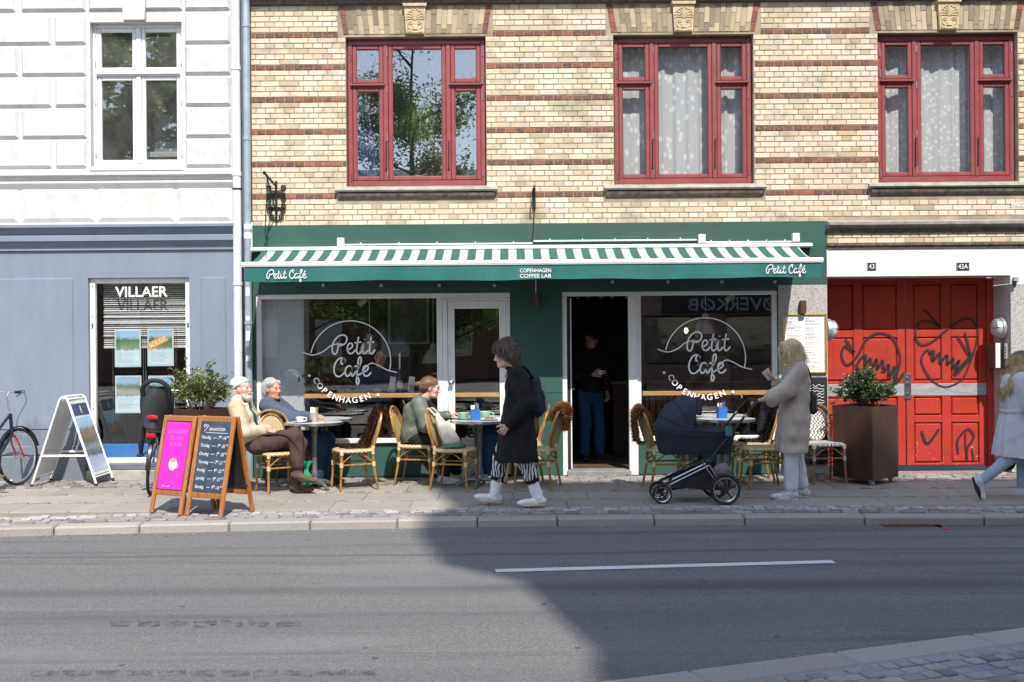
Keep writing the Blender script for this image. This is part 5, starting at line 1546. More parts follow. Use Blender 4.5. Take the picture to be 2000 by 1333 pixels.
def make_chair(label, frame, wv, edge, bnd):
    T = thing('bistro_chair', label, 'chair', (0, 0, 0), 0, 'cane bistro chairs')
    b = MB()
    n = 28; top, bot = [], []
    def se(a, rx, ry, p=.55):
        c, s = math.cos(a), math.sin(a); return (rx * math.copysign(abs(c) ** p, c), ry * math.copysign(abs(s) ** p, s))
    pts = [se(2 * PI * k / n, .205, .205) for k in range(n)]
    vs = [(x, y, .462) for x, y in pts] + [(x * .9, y * .9, .468) for x, y in pts] + [(0, 0, .462)]
    fs = [(k, (k + 1) % n, n + (k + 1) % n, n + k) for k in range(n)] + [(n + k, n + (k + 1) % n, 2 * n) for k in range(n)]
    b.add(vs, fs); b.build('seat', wv, T)
    b = MB(); b.tube([(x * 1.0, y * 1.0, .445) for x, y in pts], .017, 8, closed=True); b.build('seat_edge', edge, T, smooth=True)
    for sy in (-1, 1):
        b = MB(); b.tube([(.178, sy * .178, .44), (.19, sy * .185, .22), (.205, sy * .195, 0)], [.0155, .0145, .013], 8); b.build('leg', frame, T, smooth=True)
        b = MB(); b.tube([(-.178, sy * .170, .44), (-.195, sy * .18, .22), (-.235, sy * .19, 0)], [.0155, .0145, .013], 8); b.build('leg', frame, T, smooth=True)
    loop = spline([(-.178, -.165, .44), (-.21, -.19, .58), (-.245, -.205, .70), (-.285, -.16, .84), (-.305, 0, .905), (-.285, .16, .84), (-.245, .205, .70), (-.21, .19, .58), (-.178, .165, .44)], 5)
    b = MB(); b.tube(loop, .0155, 8)
    ov = [(-.188 - .108 * (math.sin(a) * .5 + .5), .155 * math.cos(a), .665 + .195 * math.sin(a)) for a in [2 * PI * k / 26 for k in range(26)]]
    b.tube([(x + .006, y, z) for x, y, z in ov], .011, 7, closed=True); b.build('back_frame', frame, T, smooth=True)
    b = MB(); c = (-.237, 0, .665); m_ = len(ov)
    b.add(ov + [(c[0] - .012, c[1], c[2])], [(k, (k + 1) % m_, m_) for k in range(m_)])
    b.add([(x - .008, y, z) for x, y, z in ov] + [(c[0] - .02, c[1], c[2])], [((k + 1) % m_, k, m_) for k in range(m_)]); b.build('back_panel', wv, T)
    b = MB()
    for sy in (-1, 1):
        for p, q in (((.181, sy * .18, .405), (.183, sy * .181, .45)), ((-.18, sy * .171, .405), (-.178, sy * .17, .45)), ((.186, sy * .183, .27), (.188, sy * .184, .32)), ((-.19, sy * .178, .27), (-.187, sy * .176, .32)), ((-.178, sy * .166, .45), (-.188, sy * .172, .50))):
            b.cyl(p, q, .0215, n=8)
    b.build_each('binding', bnd, T, smooth=True)
    b = MB()
    c4 = [(.187, -.183, .295), (.187, .183, .295), (-.188, .177, .295), (-.188, -.177, .295)]
    for i in range(4):
        p, q = c4[i], c4[(i + 1) % 4]; b.tube([p, q], .010, 6)
        mid_ = [(p[j] + q[j]) / 2 for j in range(3)]; b.tube(spline([(p[0], p[1], .31), (mid_[0] * .98, mid_[1] * .98, .425), (q[0], q[1], .31)], 5), .008, 6)
    b.build('brace', frame, T, smooth=True)
    return T
chair0 = make_chair('empty cane chair with a brown sheepskin over its seat', bamboo, cane_w, cane_e, bind)
def fp(px, py, Y):                       # ground place under a photo column at depth Y
    return P(px, py, Y)[0]
CH = {}
def chair_at(key, px, Y, rot, label, first=False, skip=()):
    loc = (fp(px, 900, Y), Y, 0)
    if first: o = chair0; o.location = loc; o.rotation_euler = (0, 0, rot); o['label'] = label
    else: o = dup(chair0, loc, rot, label, skip)
    CH[key] = o; return o
chair_at('fur', 690, -1.05, PI + .42, 'empty cane chair with a brown sheepskin over its seat by the front table', True)
chair_at('beanie', 545, -1.30, -PI / 2 + .55, 'cane chair under the bearded man in the white beanie')
chair_at('grey', 566, -.62, -.12, 'cane chair under the grey haired man in the blue sweater')
chair_at('bomber', 816, -.58, -.16, 'cane chair under the woman in the green bomber jacket')
chair_at('tote', 888, -1.10, -.26, 'cane chair with a cream tote bag leaning on its backrest')
chair_at('walk', 1048, -1.10, PI - .30, 'cane chair behind the walking woman in black, a ginger fur over its top')
chair_at('legs', 1022, -.52, PI, 'cane chair under the seated guest behind the woman in black')
chair_at('pram', 1302, -1.25, .12, 'cane chair behind the pram with a brown fur over its backrest')
chair_at('front', 1490, -1.22, PI + .05, 'front one of two cane chairs behind the woman with the pram')
chair_at('rear', 1468, -.66, PI - .06, 'rear one of two cane chairs behind the pram, draped with a black fur')
wc = make_chair('white and black woven bistro chair with a brown frame beside the rust planter', greyc, weave_w, weave_w, M('pale plastic binding', (.55, .52, .46), .5))
wc.location = (fp(1607, 900, -.78), -.78, 0); wc.rotation_euler = (0, 0, -PI / 2 + .12)

# sheepskins: a lumpy pelt with a pile of real tufts
def pelt(name, label, fn, col, n=5200, ln=.035, loc=(0, 0, 0), rot=0.0, seed=1):
    T = thing(name, label, 'fur throw', loc, rot)
    rr = random.Random(seed)
    b = MB(); b.grid(lambda u, v: fn(u, v), 16, 22); b.build('hide', M('fur hide', tuple(c * .5 for c in col), .95), T, smooth=True, angle=180)
    b = MB()
    for k in range(n):
        u, v = rr.random(), rr.random(); p = Vector(fn(u, v)); pu = Vector(fn(min(u + .02, 1), v)) - Vector(fn(max(u - .02, 0), v)); pv = Vector(fn(u, min(v + .02, 1))) - Vector(fn(u, max(v - .02, 0)))
        nn = pu.cross(pv)
        if nn.length < 1e-9: continue
        nn.normalize(); nn = nn if rr.random() < .5 else -nn
        d = (nn + Vector((rr.gauss(0, .5), rr.gauss(0, .5), rr.gauss(-.2, .5)))).normalized(); l_ = ln * rr.uniform(.6, 1.3); s_ = d.orthogonal().normalized() * .004
        b.add([p - s_, p + s_, p + d * l_], [(0, 1, 2)])
    fm = NT(label[:18]); co = fm.coord('Object'); q = fm.noise(co, 26, 3)
    fm.set(fm.ramp(q, [(.3, tuple(c * .55 for c in col)), (.7, tuple(min(1, c * 1.4) for c in col))]), .8, 0, .2)
    tag(b.build('pile', fm.mat, T), kind='stuff'); return T
def back_pelt(top, drop_in, drop_out, wd, seat=.0, lump=.03):
    prof = spline(([(.12, .485), (-.10, .49)] if seat else []) + [(-.17, top - drop_in), (-.235, top - drop_in * .4), (-.265, top - .02), (-.31, top + .035), (-.36, top - .02), (-.355, top - drop_out * .5), (-.335, top - drop_out)], 6)
    def fn(u, v):
        f = v * (len(prof) - 1.001); i = int(f); a, b_ = prof[i], prof[i + 1]; t_ = f - i
        x, z = a[0] + (b_[0] - a[0]) * t_, a[1] + (b_[1] - a[1]) * t_
        w_ = wd * (1 - .18 * (2 * u - 1) ** 2)
        return (x + lump * .5 * math.sin(7 * u + 5 * v), (u - .5) * 2 * w_ * (.72 + .28 * math.sin(PI * min(1, v * 1.1))), z + lump * (math.sin(5 * u + 9 * v) * .3 - (2 * u - 1) ** 2 * .8))
    return fn
def on_chair(key, name, label, fn, col, **k):
    c = CH[key]; return pelt(name, label, fn, col, loc=tuple(c.location), rot=c.rotation_euler[2], **k)
on_chair('fur', 'sheepskin', 'dark brown sheepskin over seat and back of the empty chair by the front table', back_pelt(.89, .30, .17, .17, 1, .05), (.085, .045, .028), seed=2, n=9000, ln=.045)
on_chair('walk', 'sheepskin', 'ginger sheepskin rolled over the top of the chair behind the woman in black', back_pelt(.92, .12, .24, .17), (.30, .14, .05), seed=3, ln=.045)
on_chair('pram', 'sheepskin', 'russet sheepskin over the chair back beside the pram hood', back_pelt(.90, .25, .36, .18), (.17, .075, .035), seed=4)
on_chair('rear', 'sheepskin', 'black fur spread over the chair between the pram and the blond woman', back_pelt(.89, .30, .4, .2, 1, .05), (.022, .017, .016), seed=5, n=6500)
# tables
marble = M('pale stone table top', (.56, .57, .58), .25, var=.08, vs=14)
castm = M('grey cast metal', (.20, .21, .22), .4, .6, var=.15, vs=20)
castd = M('dark cast metal', (.06, .065, .07), .45, .5, var=.15, vs=20)
def make_table(label, base):
    T = thing('bistro_table', label, 'table', (0, 0, 0), 0, 'round bistro tables')
    b = MB(); b.lathe([(0, .735), (.315, .735), (.33, .742), (.335, .752), (.33, .762), (.31, .765), (0, .766)], 40); b.build('table_top', marble, T, smooth=True)
    b = MB(); b.lathe([(.329, .738), (.337, .741), (.337, .763), (.329, .766)], 40, caps=False); b.build('rim', m['steel'], T, smooth=True)
    b = MB(); b.lathe([(.10, .715), (.10, .735), (0, .735)], 16); b.lathe([(.032, .06), (.05, .09), (.034, .13), (.044, .17), (.034, .21), (.03, .23), (.03, .60), (.042, .62), (.03, .64), (.045, .70), (.06, .72)], 16); b.build('post', base, T, smooth=True)
    b = MB()
    for k in range(4):
        a = PI / 4 + k * PI / 2; c, s = math.cos(a), math.sin(a)
        b.tube(spline([(c * .02, s * .02, .085), (c * .14, s * .14, .075), (c * .23, s * .23, .03), (c * .27, s * .27, .012)], 4), [.03 - .0014 * i for i in range(13)], 7)
    b.build_each('foot', base, T, smooth=True); return T
TB = {}
T0 = make_table('front stone topped bistro table beside the two seated men, holding a white cup', castm)
def table_at(key, px, Y, label, first=False):
    loc = (fp(px, 830, Y), Y, 0)
    if first: o = T0; o.location = loc; o['label'] = label
    else: o = dup(T0, loc, .3 * len(TB), label)
    TB[key] = o
table_at('a', 614, -1.02, 'front bistro table by the two seated men, a white cup and a can on it', True)
table_at('b', 634, -.44, 'rear bistro table between the two seated men and the shop window')
table_at('c', 936, -.92, 'bistro table with a blue caddy in front of the white glazed door')
table_at('d', 931, -.40, 'bistro table close against the white glazed door, behind the blue caddy')
table_at('e', 1418, -.98, 'bistro table with a blue caddy behind the pram')
table_at('f', 1405, -.42, 'bistro table close under the shop window behind the pram')
# ---- things on the tables
china = M('white china', (.78, .78, .77), .18, var=.02); mint = M('mint green glaze', (.36, .58, .44), .25, var=.04)
blue_c = M('bright blue card', (.02, .13, .42), .5, var=.05)
def cup(label, x, y, z, mat, r=.045, h=.055, saucer=True, cat='cup', grp=None, hang=0.0):
    T = thing('cup', label, cat, (x, y, z), hang, grp)
    b = MB(); b.lathe([(.0, .004), (r * .5, .004), (r * .75, .02), (r, h), (r * .94, h), (r * .68, .022), (0, .012)], 20); b.build('bowl', mat, T, smooth=True)
    b = MB(); b.tube(spline([(r * .9, 0, h * .85), (r * 1.45, 0, h * .8), (r * 1.35, 0, h * .4), (r * .75, 0, h * .3)], 4), .005, 6); b.build('handle', mat, T, smooth=True)
    if saucer:
        b = MB(); b.lathe([(0, 0), (r * .9, .0), (r * 1.6, .012), (r * 1.62, .015), (r * .9, .005), (0, .004)], 22); b.build('saucer', mat, T, smooth=True)
    return T
TZ = .767
def top(px, Y): return P(px, 815, Y)[0]
cup('white coffee cup on a saucer on the front table beside the bearded man', top(586, -1.15), -1.15, TZ, china, .05, .065)
x = top(613, -1.0)
C = thing('sugar_can', 'grey tin with white sachets and wooden sticks on the front table', 'tin', (x, -1.0, TZ))
b = MB(); b.lathe([(0, 0), (.048, 0), (.05, .01), (.05, .105), (.046, .105), (.046, .05), (0, .05)], 18); b.build('tin', M('grey tin', (.42, .38, .33), .5, .2), C, smooth=True)
b = MB(); b.bar((-.02, 0, .03), (-.024, .01, .165), .035, .012, up=(0, 1, 0)); b.bar((.0, .012, .03), (.0, .02, .16), .03, .008, up=(0, 1, 0)); b.build_each('sachet', china, C)
b = MB()
for k in range(5): b.bar((.015, 0, .03), (.02 + k * .009, .01 - k * .008, .16 + .006 * (k % 2)), .006, .002)
b.build_each('stirrer', M('pale wood sticks', (.55, .40, .14), .6), C)
C = thing('ashtray', 'flat dark ashtray between the cup and the tin on the front table', 'ashtray', (top(600, -1.08), -1.08, TZ))
b = MB(); b.lathe([(0, .0), (.05, .0), (.055, .022), (.046, .022), (.042, .008), (0, .008)], 18); b.build('dish', castd, C, smooth=True)
def caddy(label, px, Y, s=1.0):
    T = thing('cutlery_caddy', label, 'caddy', (top(px, Y), Y, TZ), .1)
    b = MB(); ring = [(-.05, -.05), (.05, -.05), (.05, .05), (-.05, .05)]
    b.box(-.05, .05, -.05, -.046, 0, .13, .001); b.box(-.05, .05, .046, .05, 0, .13, .001); b.box(-.05, -.046, -.046, .046, 0, .13, .001); b.box(.046, .05, -.046, .046, 0, .13, .001); b.box(-.046, .046, -.046, .046, 0, .01)
    b.build('box', blue_c, T)
    b = MB(); rr = random.Random(int(px))
    for k in range(7): b.bar((rr.uniform(-.03, .03), rr.uniform(-.03, .03), .02), (rr.uniform(-.04, .04), rr.uniform(-.04, .04), rr.uniform(.16, .2)), .012, .004)
    b.build_each('cutlery', m['steel'], T)
    b = MB(); b.bar((-.02, .01, .03), (-.025, .015, .17), .05, .02, up=(0, 1, 0)); b.build('napkin', china, T)
caddy('bright blue cutlery caddy on the table between the two women', 928, -.98)
caddy('bright blue cutlery caddy on the table behind the pram', 1410, -.95)
cup('mint green bowl cup behind the water glass', top(906, -.80), -.80, TZ, mint, .07, .075, True, 'cup')
cup('mint green bowl cup behind the plate with the pastry', top(946, -.78), -.78, TZ, mint, .075, .085, True, 'cup')
C = thing('drinking_glass', 'empty water glass beside the blue caddy on the middle table', 'glass', (top(914, -1.05), -1.05, TZ))
b = MB(); b.lathe([(0, .0), (.032, .0), (.037, .09), (.0355, .09), (.031, .006), (0, .006)], 18); b.build('glass', glass_mat('tumbler glass', .12), C, smooth=True)
C = thing('plate', 'plate with a half eaten pastry beside the blue caddy', 'plate', (top(955, -1.0), -1.0, TZ))
b = MB(); b.lathe([(0, 0), (.06, 0), (.105, .014), (.107, .018), (.06, .006), (0, .006)], 26); b.build('dish', china, C, smooth=True)
b = MB(); b.ball((0, 0, .022), (.055, .03, .02), 10, 6); b.build('pastry', M('brown crust', (.26, .13, .06), .8, var=.4, vs=40), C, smooth=True)
C = thing('napkin', 'crumpled white napkin beside the pastry plate on the middle table', 'napkin', (top(974, -.95), -.95, TZ))
b = MB(); b.grid(lambda u, v: ((u - .5) * .13, (v - .5) * .11, .012 + .012 * math.sin(9 * u + 3 * v) * math.cos(8 * v)), 14, 12); b.build('paper', china, C, smooth=True, angle=180)
C = thing('menu_card', 'white folded menu lying on the table behind the pram', 'menu', (top(1440, -1.0), -1.0, TZ))
b = MB(); b.box(-.09, .09, -.05, .05, 0, .004, .001); b.build('card', china, C)

# ------------------------------------------------------------------ wooden pavement boards
t = NT('oiled orange pine'); co = t.coord('Object', (9, 9, 1.0))
n1 = t.noise(co, 3.5, 5, .65, .8)
pine = t.set(t.ramp(n1, [(.3, (.25, .085, .018)), (.6, (.42, .17, .04)), (.75, (.50, .23, .07))]), .38)
pink_m = M('hot pink poster', (.80, .015, .42), .45, var=.06, vs=4)
slate = NT('chalkboard slate'); co = slate.coord('Object'); n1 = slate.noise(co, 7, 5, .7)
slate = slate.set(slate.ramp(n1, [(.35, (.022, .034, .055)), (.7, (.06, .085, .12))]), .75)
chalk = M('white chalk', (.70, .72, .74), .9, var=.15, vs=90)
def a_board(px_l, py_l, w_, rot, H, label, cat):
    x, y = G(px_l, py_l)
    T = thing('pavement_sign', label, cat, (x, y, 0), rot)
    D = .46; tz = H
    for side, (y0, y1) in enumerate(((0, D / 2 - .02), (D, D / 2 + .02))):
        b = MB()
        for xx in (.025, w_ - .025): b.bar((xx, y0, 0), (xx, y1, tz), .045, .026, up=(0, 1, 0), c=.004)
        def at(z): return y0 + (y1 - y0) * z / tz
        for z in (.20, tz - .028): b.bar((.048, at(z), z), (w_ - .048, at(z), z), .024, .05, c=.004)
        b.build('frame', pine, T)
    # panels lie in the sloping plane of each side
    sl = math.atan2(D / 2 - .02, tz)
    M0 = Matrix.Rotation(-sl, 4, 'X')
    M1 = Matrix.Translation((0, D, 0)) @ Matrix.Rotation(sl, 4, 'X')
    return T, M0, M1, tz / math.cos(sl)
T, M0, M1, L = a_board(292, 1001, .445, R(-29), .95, 'wooden pavement board with a hot pink poster showing a cup', 'sign')
b = MB(M0); b.box(.045, .40, -.006, .006, .225, L - .05); b.build('backing', m['black_paint'], T)
b = MB(M1); b.box(.045, .40, -.006, .006, .225, L - .05); b.build('backing', m['black_paint'], T)
b = MB(M0); b.box(.058, .387, -.009, -.006, .24, L - .066); po = b.build('poster', pink_m, T)
b = MB(M0)
for k, s_ in enumerate(('EN KAFFE', 'TIL DIN', 'PLADS')): b.text(s_, .058, .222, .81 - k * .062 - .02, -.0095, 'CENTER', bold=.02)
b.build('pink_lettering', M('deeper pink print', (.80, .09, .45), .5, var=.05), po)
b = MB(M0); b.mi = 0
b.add([(.222 + .055 * math.cos(a) * (1 if a > PI else 1), -.0096, .50 + (.075 if a > PI else .05) * math.sin(a)) for a in [2 * PI * k / 24 for k in range(24)]], [tuple(range(24))])
b.ribbon([(.27 + .02 * math.cos(a), .475 + .022 * math.sin(a)) for a in [R(-100 + 20 * k) for k in range(11)]], .008, -.0097)
b.build('cup_print', china, po)
b = MB(M0); b.add([(.222 + .048 * math.cos(a), -.0101, .507 + .045 * abs(math.sin(a))) for a in [PI * k / 14 for k in range(15)]], [tuple(range(15))])
b.build('foam_print', M('orange peach print', (.70, .30, .14), .5, var=.4, vs=40), po)
b = MB(M0); b.text('PETIT CAFE', .022, .17, .262, -.0097, 'CENTER'); b.build('small_lettering', china, po)
T, M0, M1, L = a_board(361, 1007, .475, R(-27), .955, 'wooden pavement chalkboard listing opening hours in white chalk', 'sign')
for Mx, nm in ((M0, 'front'), (M1, 'back')):
    b = MB(Mx); b.box(.048, .427, -.006, .006, .225, L - .053); so = b.build('chalkboard', slate if nm == 'front' else m['black_paint'], T)
    if nm == 'front':
        b = MB(Mx); wx = .075; y_ = -.0072
        b.text('ÅBNINGSTIDER', .040, .155, .835, y_, 'LEFT', shear=.12, sx=.74, bold=.0)
        b.ribbon(spline([(.10, .86), (.085, .885), (.105, .895), (.112, .872), (.13, .892), (.14, .872), (.10, .825)], 4), .005, y_)
        b.ribbon([(.12, .815), (.40, .812)], .004, y_)
        for k, (d_, a_, e_) in enumerate((('Mandag', '7', '18'), ('Tirsdag', '7', '20'), ('Onsdag', '7', '20'), ('Torsdag', '7', '21'), ('Fredag', '9', '23'), ('Lørdag', '9', '23'), ('Søndag', '9', '18'))):
            z = .752 - k * .080; j = random.uniform(-.004, .004)
            b.text(d_, .046, .075 + j, z, y_, 'LEFT', shear=.22, sx=.85, ang=random.uniform(-.03, .03))
            b.ribbon([(.222, z + .012), (.272, z + .014)], .004, y_)
            b.text(a_, .046, .288, z, y_, 'LEFT', shear=.15); b.text('30' if a_ == '7' else '00', .024, .309, z + .018, y_); b.text('-', .04, .336, z, y_)
            b.text(e_, .046, .350, z - .002, y_, 'LEFT', shear=.15, sx=.8); b.text('00', .024, .397, z + .018, y_)
        b.build('chalk_writing', chalk, so)
b = MB(); b.tube([(.452, .06, .27), (.452, .40, .27)], .005, 6); b.build('stay', m['iron'], T)
# white metal pavement board of the estate agent, seen from its end
WB = thing('pavement_sign', 'white metal pavement board with a town photo poster beside the bicycle wheel', 'sign', (P(125, 900, -.62)[0], -.62, 0), 0)
wm = m['white_alu']; hw, H, D = .385, 1.05, .52
for s_ in (-1, 1):
    b = MB()
    for y in (0, D): b.tube([(s_ * hw, y, .0), (s_ * .045, y, H - .03), (s_ * .015, y, H)], .014, 8)
    for z in (.10, H - .03):
        x = s_ * (hw - (hw - .045) * z / (H - .03)); b.cyl((x, 0, z), (x, D, z), .010, n=8)
    b.build('leg_frame', wm, WB, smooth=True)
    b = MB(); z0, z1 = .12, H - .05
    xa, xb = s_ * (hw - (hw - .045) * z0 / (H - .03)), s_ * (hw - (hw - .045) * z1 / (H - .03))
    b.bar(((xa + xb) / 2, .015, (z0 + z1) / 2 - .0), ((xa + xb) / 2, D - .015, (z0 + z1) / 2), math.hypot(xb - xa, z1 - z0), .006, up=(1, 0, abs(xa - xb) / (z1 - z0) * s_))
    b.build('sheet', m['white_paint'], WB)
    if s_ > 0:
        nrm = Vector((z1 - z0, 0, xa - xb)).normalized()
        def onp(y, z, off): 
            f = (z - z0) / (z1 - z0); return Vector((xa + (xb - xa) * f, y, z)) + nrm * off
        def pst(y0, y1, za, zb, off, mat, nm):
            b = MB(); q = [onp(y0, za, off), onp(y1, za, off), onp(y1, zb, off), onp(y0, zb, off)]; r = [p - nrm * .002 for p in q]
            b.add(q + r, [(0, 1, 2, 3), (7, 6, 5, 4), (0, 4, 5, 1), (1, 5, 6, 2), (2, 6, 7, 3), (3, 7, 4, 0)]); return b.build(nm, mat, WB)
        tp = NT('town photo print'); co = tp.coord('Object'); sp_ = tp.n('SeparateXYZ'); tp.l(co, sp_.inputs[0])
        zz = tp.math('ADD', sp_.outputs[2], tp.math('MULTIPLY', tp.noise(co, 16, 4, .7), .22))
        pst(.03, D - .03, .16, .80, .006, tp.set(tp.ramp(zz, [(.24, (.45, .52, .62)), (.45, (.42, .50, .60)), (.47, (.10, .12, .14)), (.56, (.30, .33, .36)), (.62, (.12, .16, .09)), (.70, (.30, .20, .15)), (.76, (.22, .18, .15)), (.80, (.30, .52, .70)), (1, (.50, .66, .78))]), .3), 'poster')
        h_ = pst(.04, D - .04, .82, .96, .006, M('navy header', (.035, .07, .14), .35), 'header')
        b = MB(); c_ = onp(D / 2, .89, .009); vs = [c_ + Vector((0, .022 * math.cos(a), 0)) + (onp(0, 1, 0) - onp(0, 0, 0)).normalized() * .052 * math.sin(a) for a in [2 * PI * k / 16 for k in range(16)]]
        b.add(vs, [tuple(range(16))]); b.build('emblem', M('cream emblem', (.62, .58, .48), .5, var=.3, vs=60), h_)
b = MB()
for y in (0, D): b.bar((-hw * .66, y, .36), (hw * .66, y, .36), .008, .026); b.ball((0, y, .36), .016, 8, 6)
b.build_each('cross_stay', wm, WB)
b = MB(); b.cyl((0, 0, H), (0, D, H), .016, n=8); b.build('ridge', wm, WB, smooth=True)
b = MB()
for s_ in (-1, 1):
    for y in (0, D): b.cyl((s_ * hw, y, -.0), (s_ * (hw - .008), y, .03), .018, n=8)
b.build_each('rubber_foot', m['rubber'], WB)

# ------------------------------------------------------------------ rust planters with shrubs
t = NT('corten steel'); co = t.coord('Object'); n1 = t.noise(t.coord('Object', (1, 1, .25)), 5, 6, .65); n2 = t.noise(co, 60, 4, .7)
c = t.ramp(n1, [(.3, (.045, .024, .018)), (.7, (.085, .042, .030))]); c = t.mix(t.ramp(n2, [(.5, 0.0), (.8, .4)]), c, (.12, .065, .045)); t.bump(n2, .15, .003)
corten = t.set(c, .6, .2, .4)
soil = M('dark soil', (.04, .03, .02), 1, var=.4, vs=30, bump=.6, bs=60)
shr = {}
def planter(x, y, rot, W, H, label, plab, leafcols, seed, ht, spread, n, cast, z0=.065):
    H = H + (.07 if cast else 0)
    T = thing('planter', label, 'planter', (x, y, 0), rot, 'rust steel planters')
    b = MB(); h = W / 2
    for s_ in (-1, 1): b.box(-h, h, s_ * h - .004, s_ * h + .004, z0, z0 + H, .002); b.box(s_ * h - .004, s_ * h + .004, -h + .006, h - .006, z0, z0 + H - .001, .002)
    b.box(-h + .006, h - .006, -h + .006, h - .006, z0 + .005, z0 + .02)
    for s_ in (-1, 1): b.box(-h + .004, h - .004, s_ * (h - .02) - .016, s_ * (h - .02) + .014, z0 + H - .006, z0 + H - .001)
    b.build('box', corten, T)
    b = MB(); b.grid(lambda u, v: ((u - .5) * (W - .02), (v - .5) * (W - .02), z0 + H - .07 + .02 * math.sin(9 * u) * math.cos(8 * v)), 10, 10); b.build('soil', soil, T)
    for sx in (-1, 1):
        for sy in (-1, 1):
            b = MB(); cx, cy = sx * (h - .07), sy * (h - .07); b.box(cx - .035, cx + .035, cy - .025, cy + .025, z0 - .012, z0, .002)
            for q in (-.018, .018): b.bar((cx, cy + q, z0 - .01), (cx + .02, cy + q, .022), .028, .003, up=(0, 1, 0))
            b.lathe([(0, -.014), (.024, -.014), (.026, 0), (.024, .014), (0, .014)], 14, Matrix.Translation((cx + .022, cy, .027)) @ Matrix.Rotation(PI / 2, 4, 'X')); b.build('castor', m['zinc'], T, smooth=True)
    S = thing('shrub', plab, 'shrub', (x, y, z0 + H - .06), rot)
    rr = random.Random(seed); st = MB(); ends = []
    for k in range(46):
        a = rr.random() * 6.283; e = rr.random() ** .5 * spread; hz = ht * (1.05 - .5 * (e / spread) ** 2) * rr.uniform(.55, 1.08)
        p0 = Vector((math.cos(a) * .1, math.sin(a) * .1, 0)); p2 = Vector((math.cos(a) * e, math.sin(a) * e, hz)); p1 = p0.lerp(p2, .5) + Vector((rr.gauss(0, .03), rr.gauss(0, .03), .05))
        sp = [Vector(q) for q in spline([p0, p1, p2], 4)]; st.tube(sp, [.006 * (1 - i / len(sp) * .7) for i in range(len(sp))], 4)
        for q in range(5):
            s0 = sp[rr.randrange(3, len(sp))]; e2 = s0 + Vector((rr.gauss(0, .07), rr.gauss(0, .07), rr.gauss(.05, .05))); st.tube([s0, e2], [.003, .0015], 3); ends.append((s0, e2, rr.random()))
        ends.append((sp[3], p2, rr.random()))
    st.build('stems', M('thin twigs', (.16, .11, .07), .9, var=.3, vs=20), S)
    lv = MB(); lv.attr = []
    for k in range(n):
        s0, e2, tn = ends[rr.randrange(len(ends))]; c = s0.lerp(e2, rr.uniform(.15, 1.1)) + Vector((rr.gauss(0, .012), rr.gauss(0, .012), rr.gauss(0, .012)))
        d = Vector((rr.gauss(0, .8) + c.x * 2, rr.gauss(0, .8) + c.y * 2, rr.gauss(.5, .6))).normalized(); w_ = d.cross(Vector((rr.gauss(0, 1), rr.gauss(0, 1), rr.gauss(0, 1)))).normalized(); l_ = rr.uniform(.02, .038)
        lv.add([c, c + d * l_ * .5 + w_ * l_ * .27, c + d * l_, c + d * l_ * .5 - w_ * l_ * .27], [(0, 1, 2, 3)]); lv.attr.append(min(1, max(0, tn * .6 + rr.random() * .5 - .05)))
    lm = NT('shrub leaves'); f_ = lm.n('Attribute', attribute_name='tone').outputs['Fac']; lm.set(lm.ramp(f_, leafcols), .4, 0, .5)
    lv.build('leaves', lm.mat, S)
planter(P(391, 880, -1.08)[0], -1.08, R(-32), .5, .80, 'rust steel planter half hidden behind the two wooden pavement boards', 'sparse light green shrub with bare twigs behind the wooden boards',
        [(0, (.035, .05, .015)), (.5, (.09, .13, .035)), (.85, (.19, .24, .08)), (1, (.38, .41, .24))], 4, .50, .30, 6500, True)
planter(P(1690, 880, -.80)[0], -.80, R(-52), .52, .83, 'tall rust steel planter on castors in front of the red gate', 'dense dark green shrub with reddish tips in front of the red gate',
        [(0, (.018, .035, .014)), (.5, (.045, .085, .03)), (.85, (.09, .15, .05)), (1, (.26, .13, .07))], 9, .40, .34, 11000, False)
# ------------------------------------------------------------------ bicycles
blackm = M('gloss black frame', (.018, .018, .02), .3, var=.1)
navym = M('dark navy frame', (.012, .017, .032), .3, var=.1)
redm = M('red frame paint', (.42, .02, .025), .3, var=.1)
redl = M('red reflector', (.50, .01, .015), .15, var=.05)
def wheel(T, x, r, rotz=0.0, off=(0, 0)):
    Mx = Matrix.Translation((x, 0, r)) @ Matrix.Rotation(rotz, 4, 'Z')
    ring = lambda rr_, n=40: [Mx @ Vector((rr_ * math.cos(2 * PI * k / n), 0, rr_ * math.sin(2 * PI * k / n))) for k in range(n)]
    b = MB(); b.tube(ring(r - .017), .0185, 8, closed=True); w_ = b.build('wheel', m['rubber'], T, smooth=True)
    b = MB(); b.tube(ring(r - .04), .010, 6, closed=True); b.build('rim', m['chrome'], w_, smooth=True)
    b = MB()
    for k in range(32):
        a = 2 * PI * k / 32; s_ = .028 if k % 2 else -.028; a2 = a + (.5 if k % 4 < 2 else -.5)
        b.tube([Mx @ Vector((.02 * math.cos(a2), s_, .02 * math.sin(a2))), Mx @ Vector(((r - .045) * math.cos(a), 0, (r - .045) * math.sin(a)))], .0013, 3)
    b.cyl(Mx @ Vector((0, -.045, 0)), Mx @ Vector((0, .045, 0)), .022, n=10); b.build('spokes', m['steel'], w_)
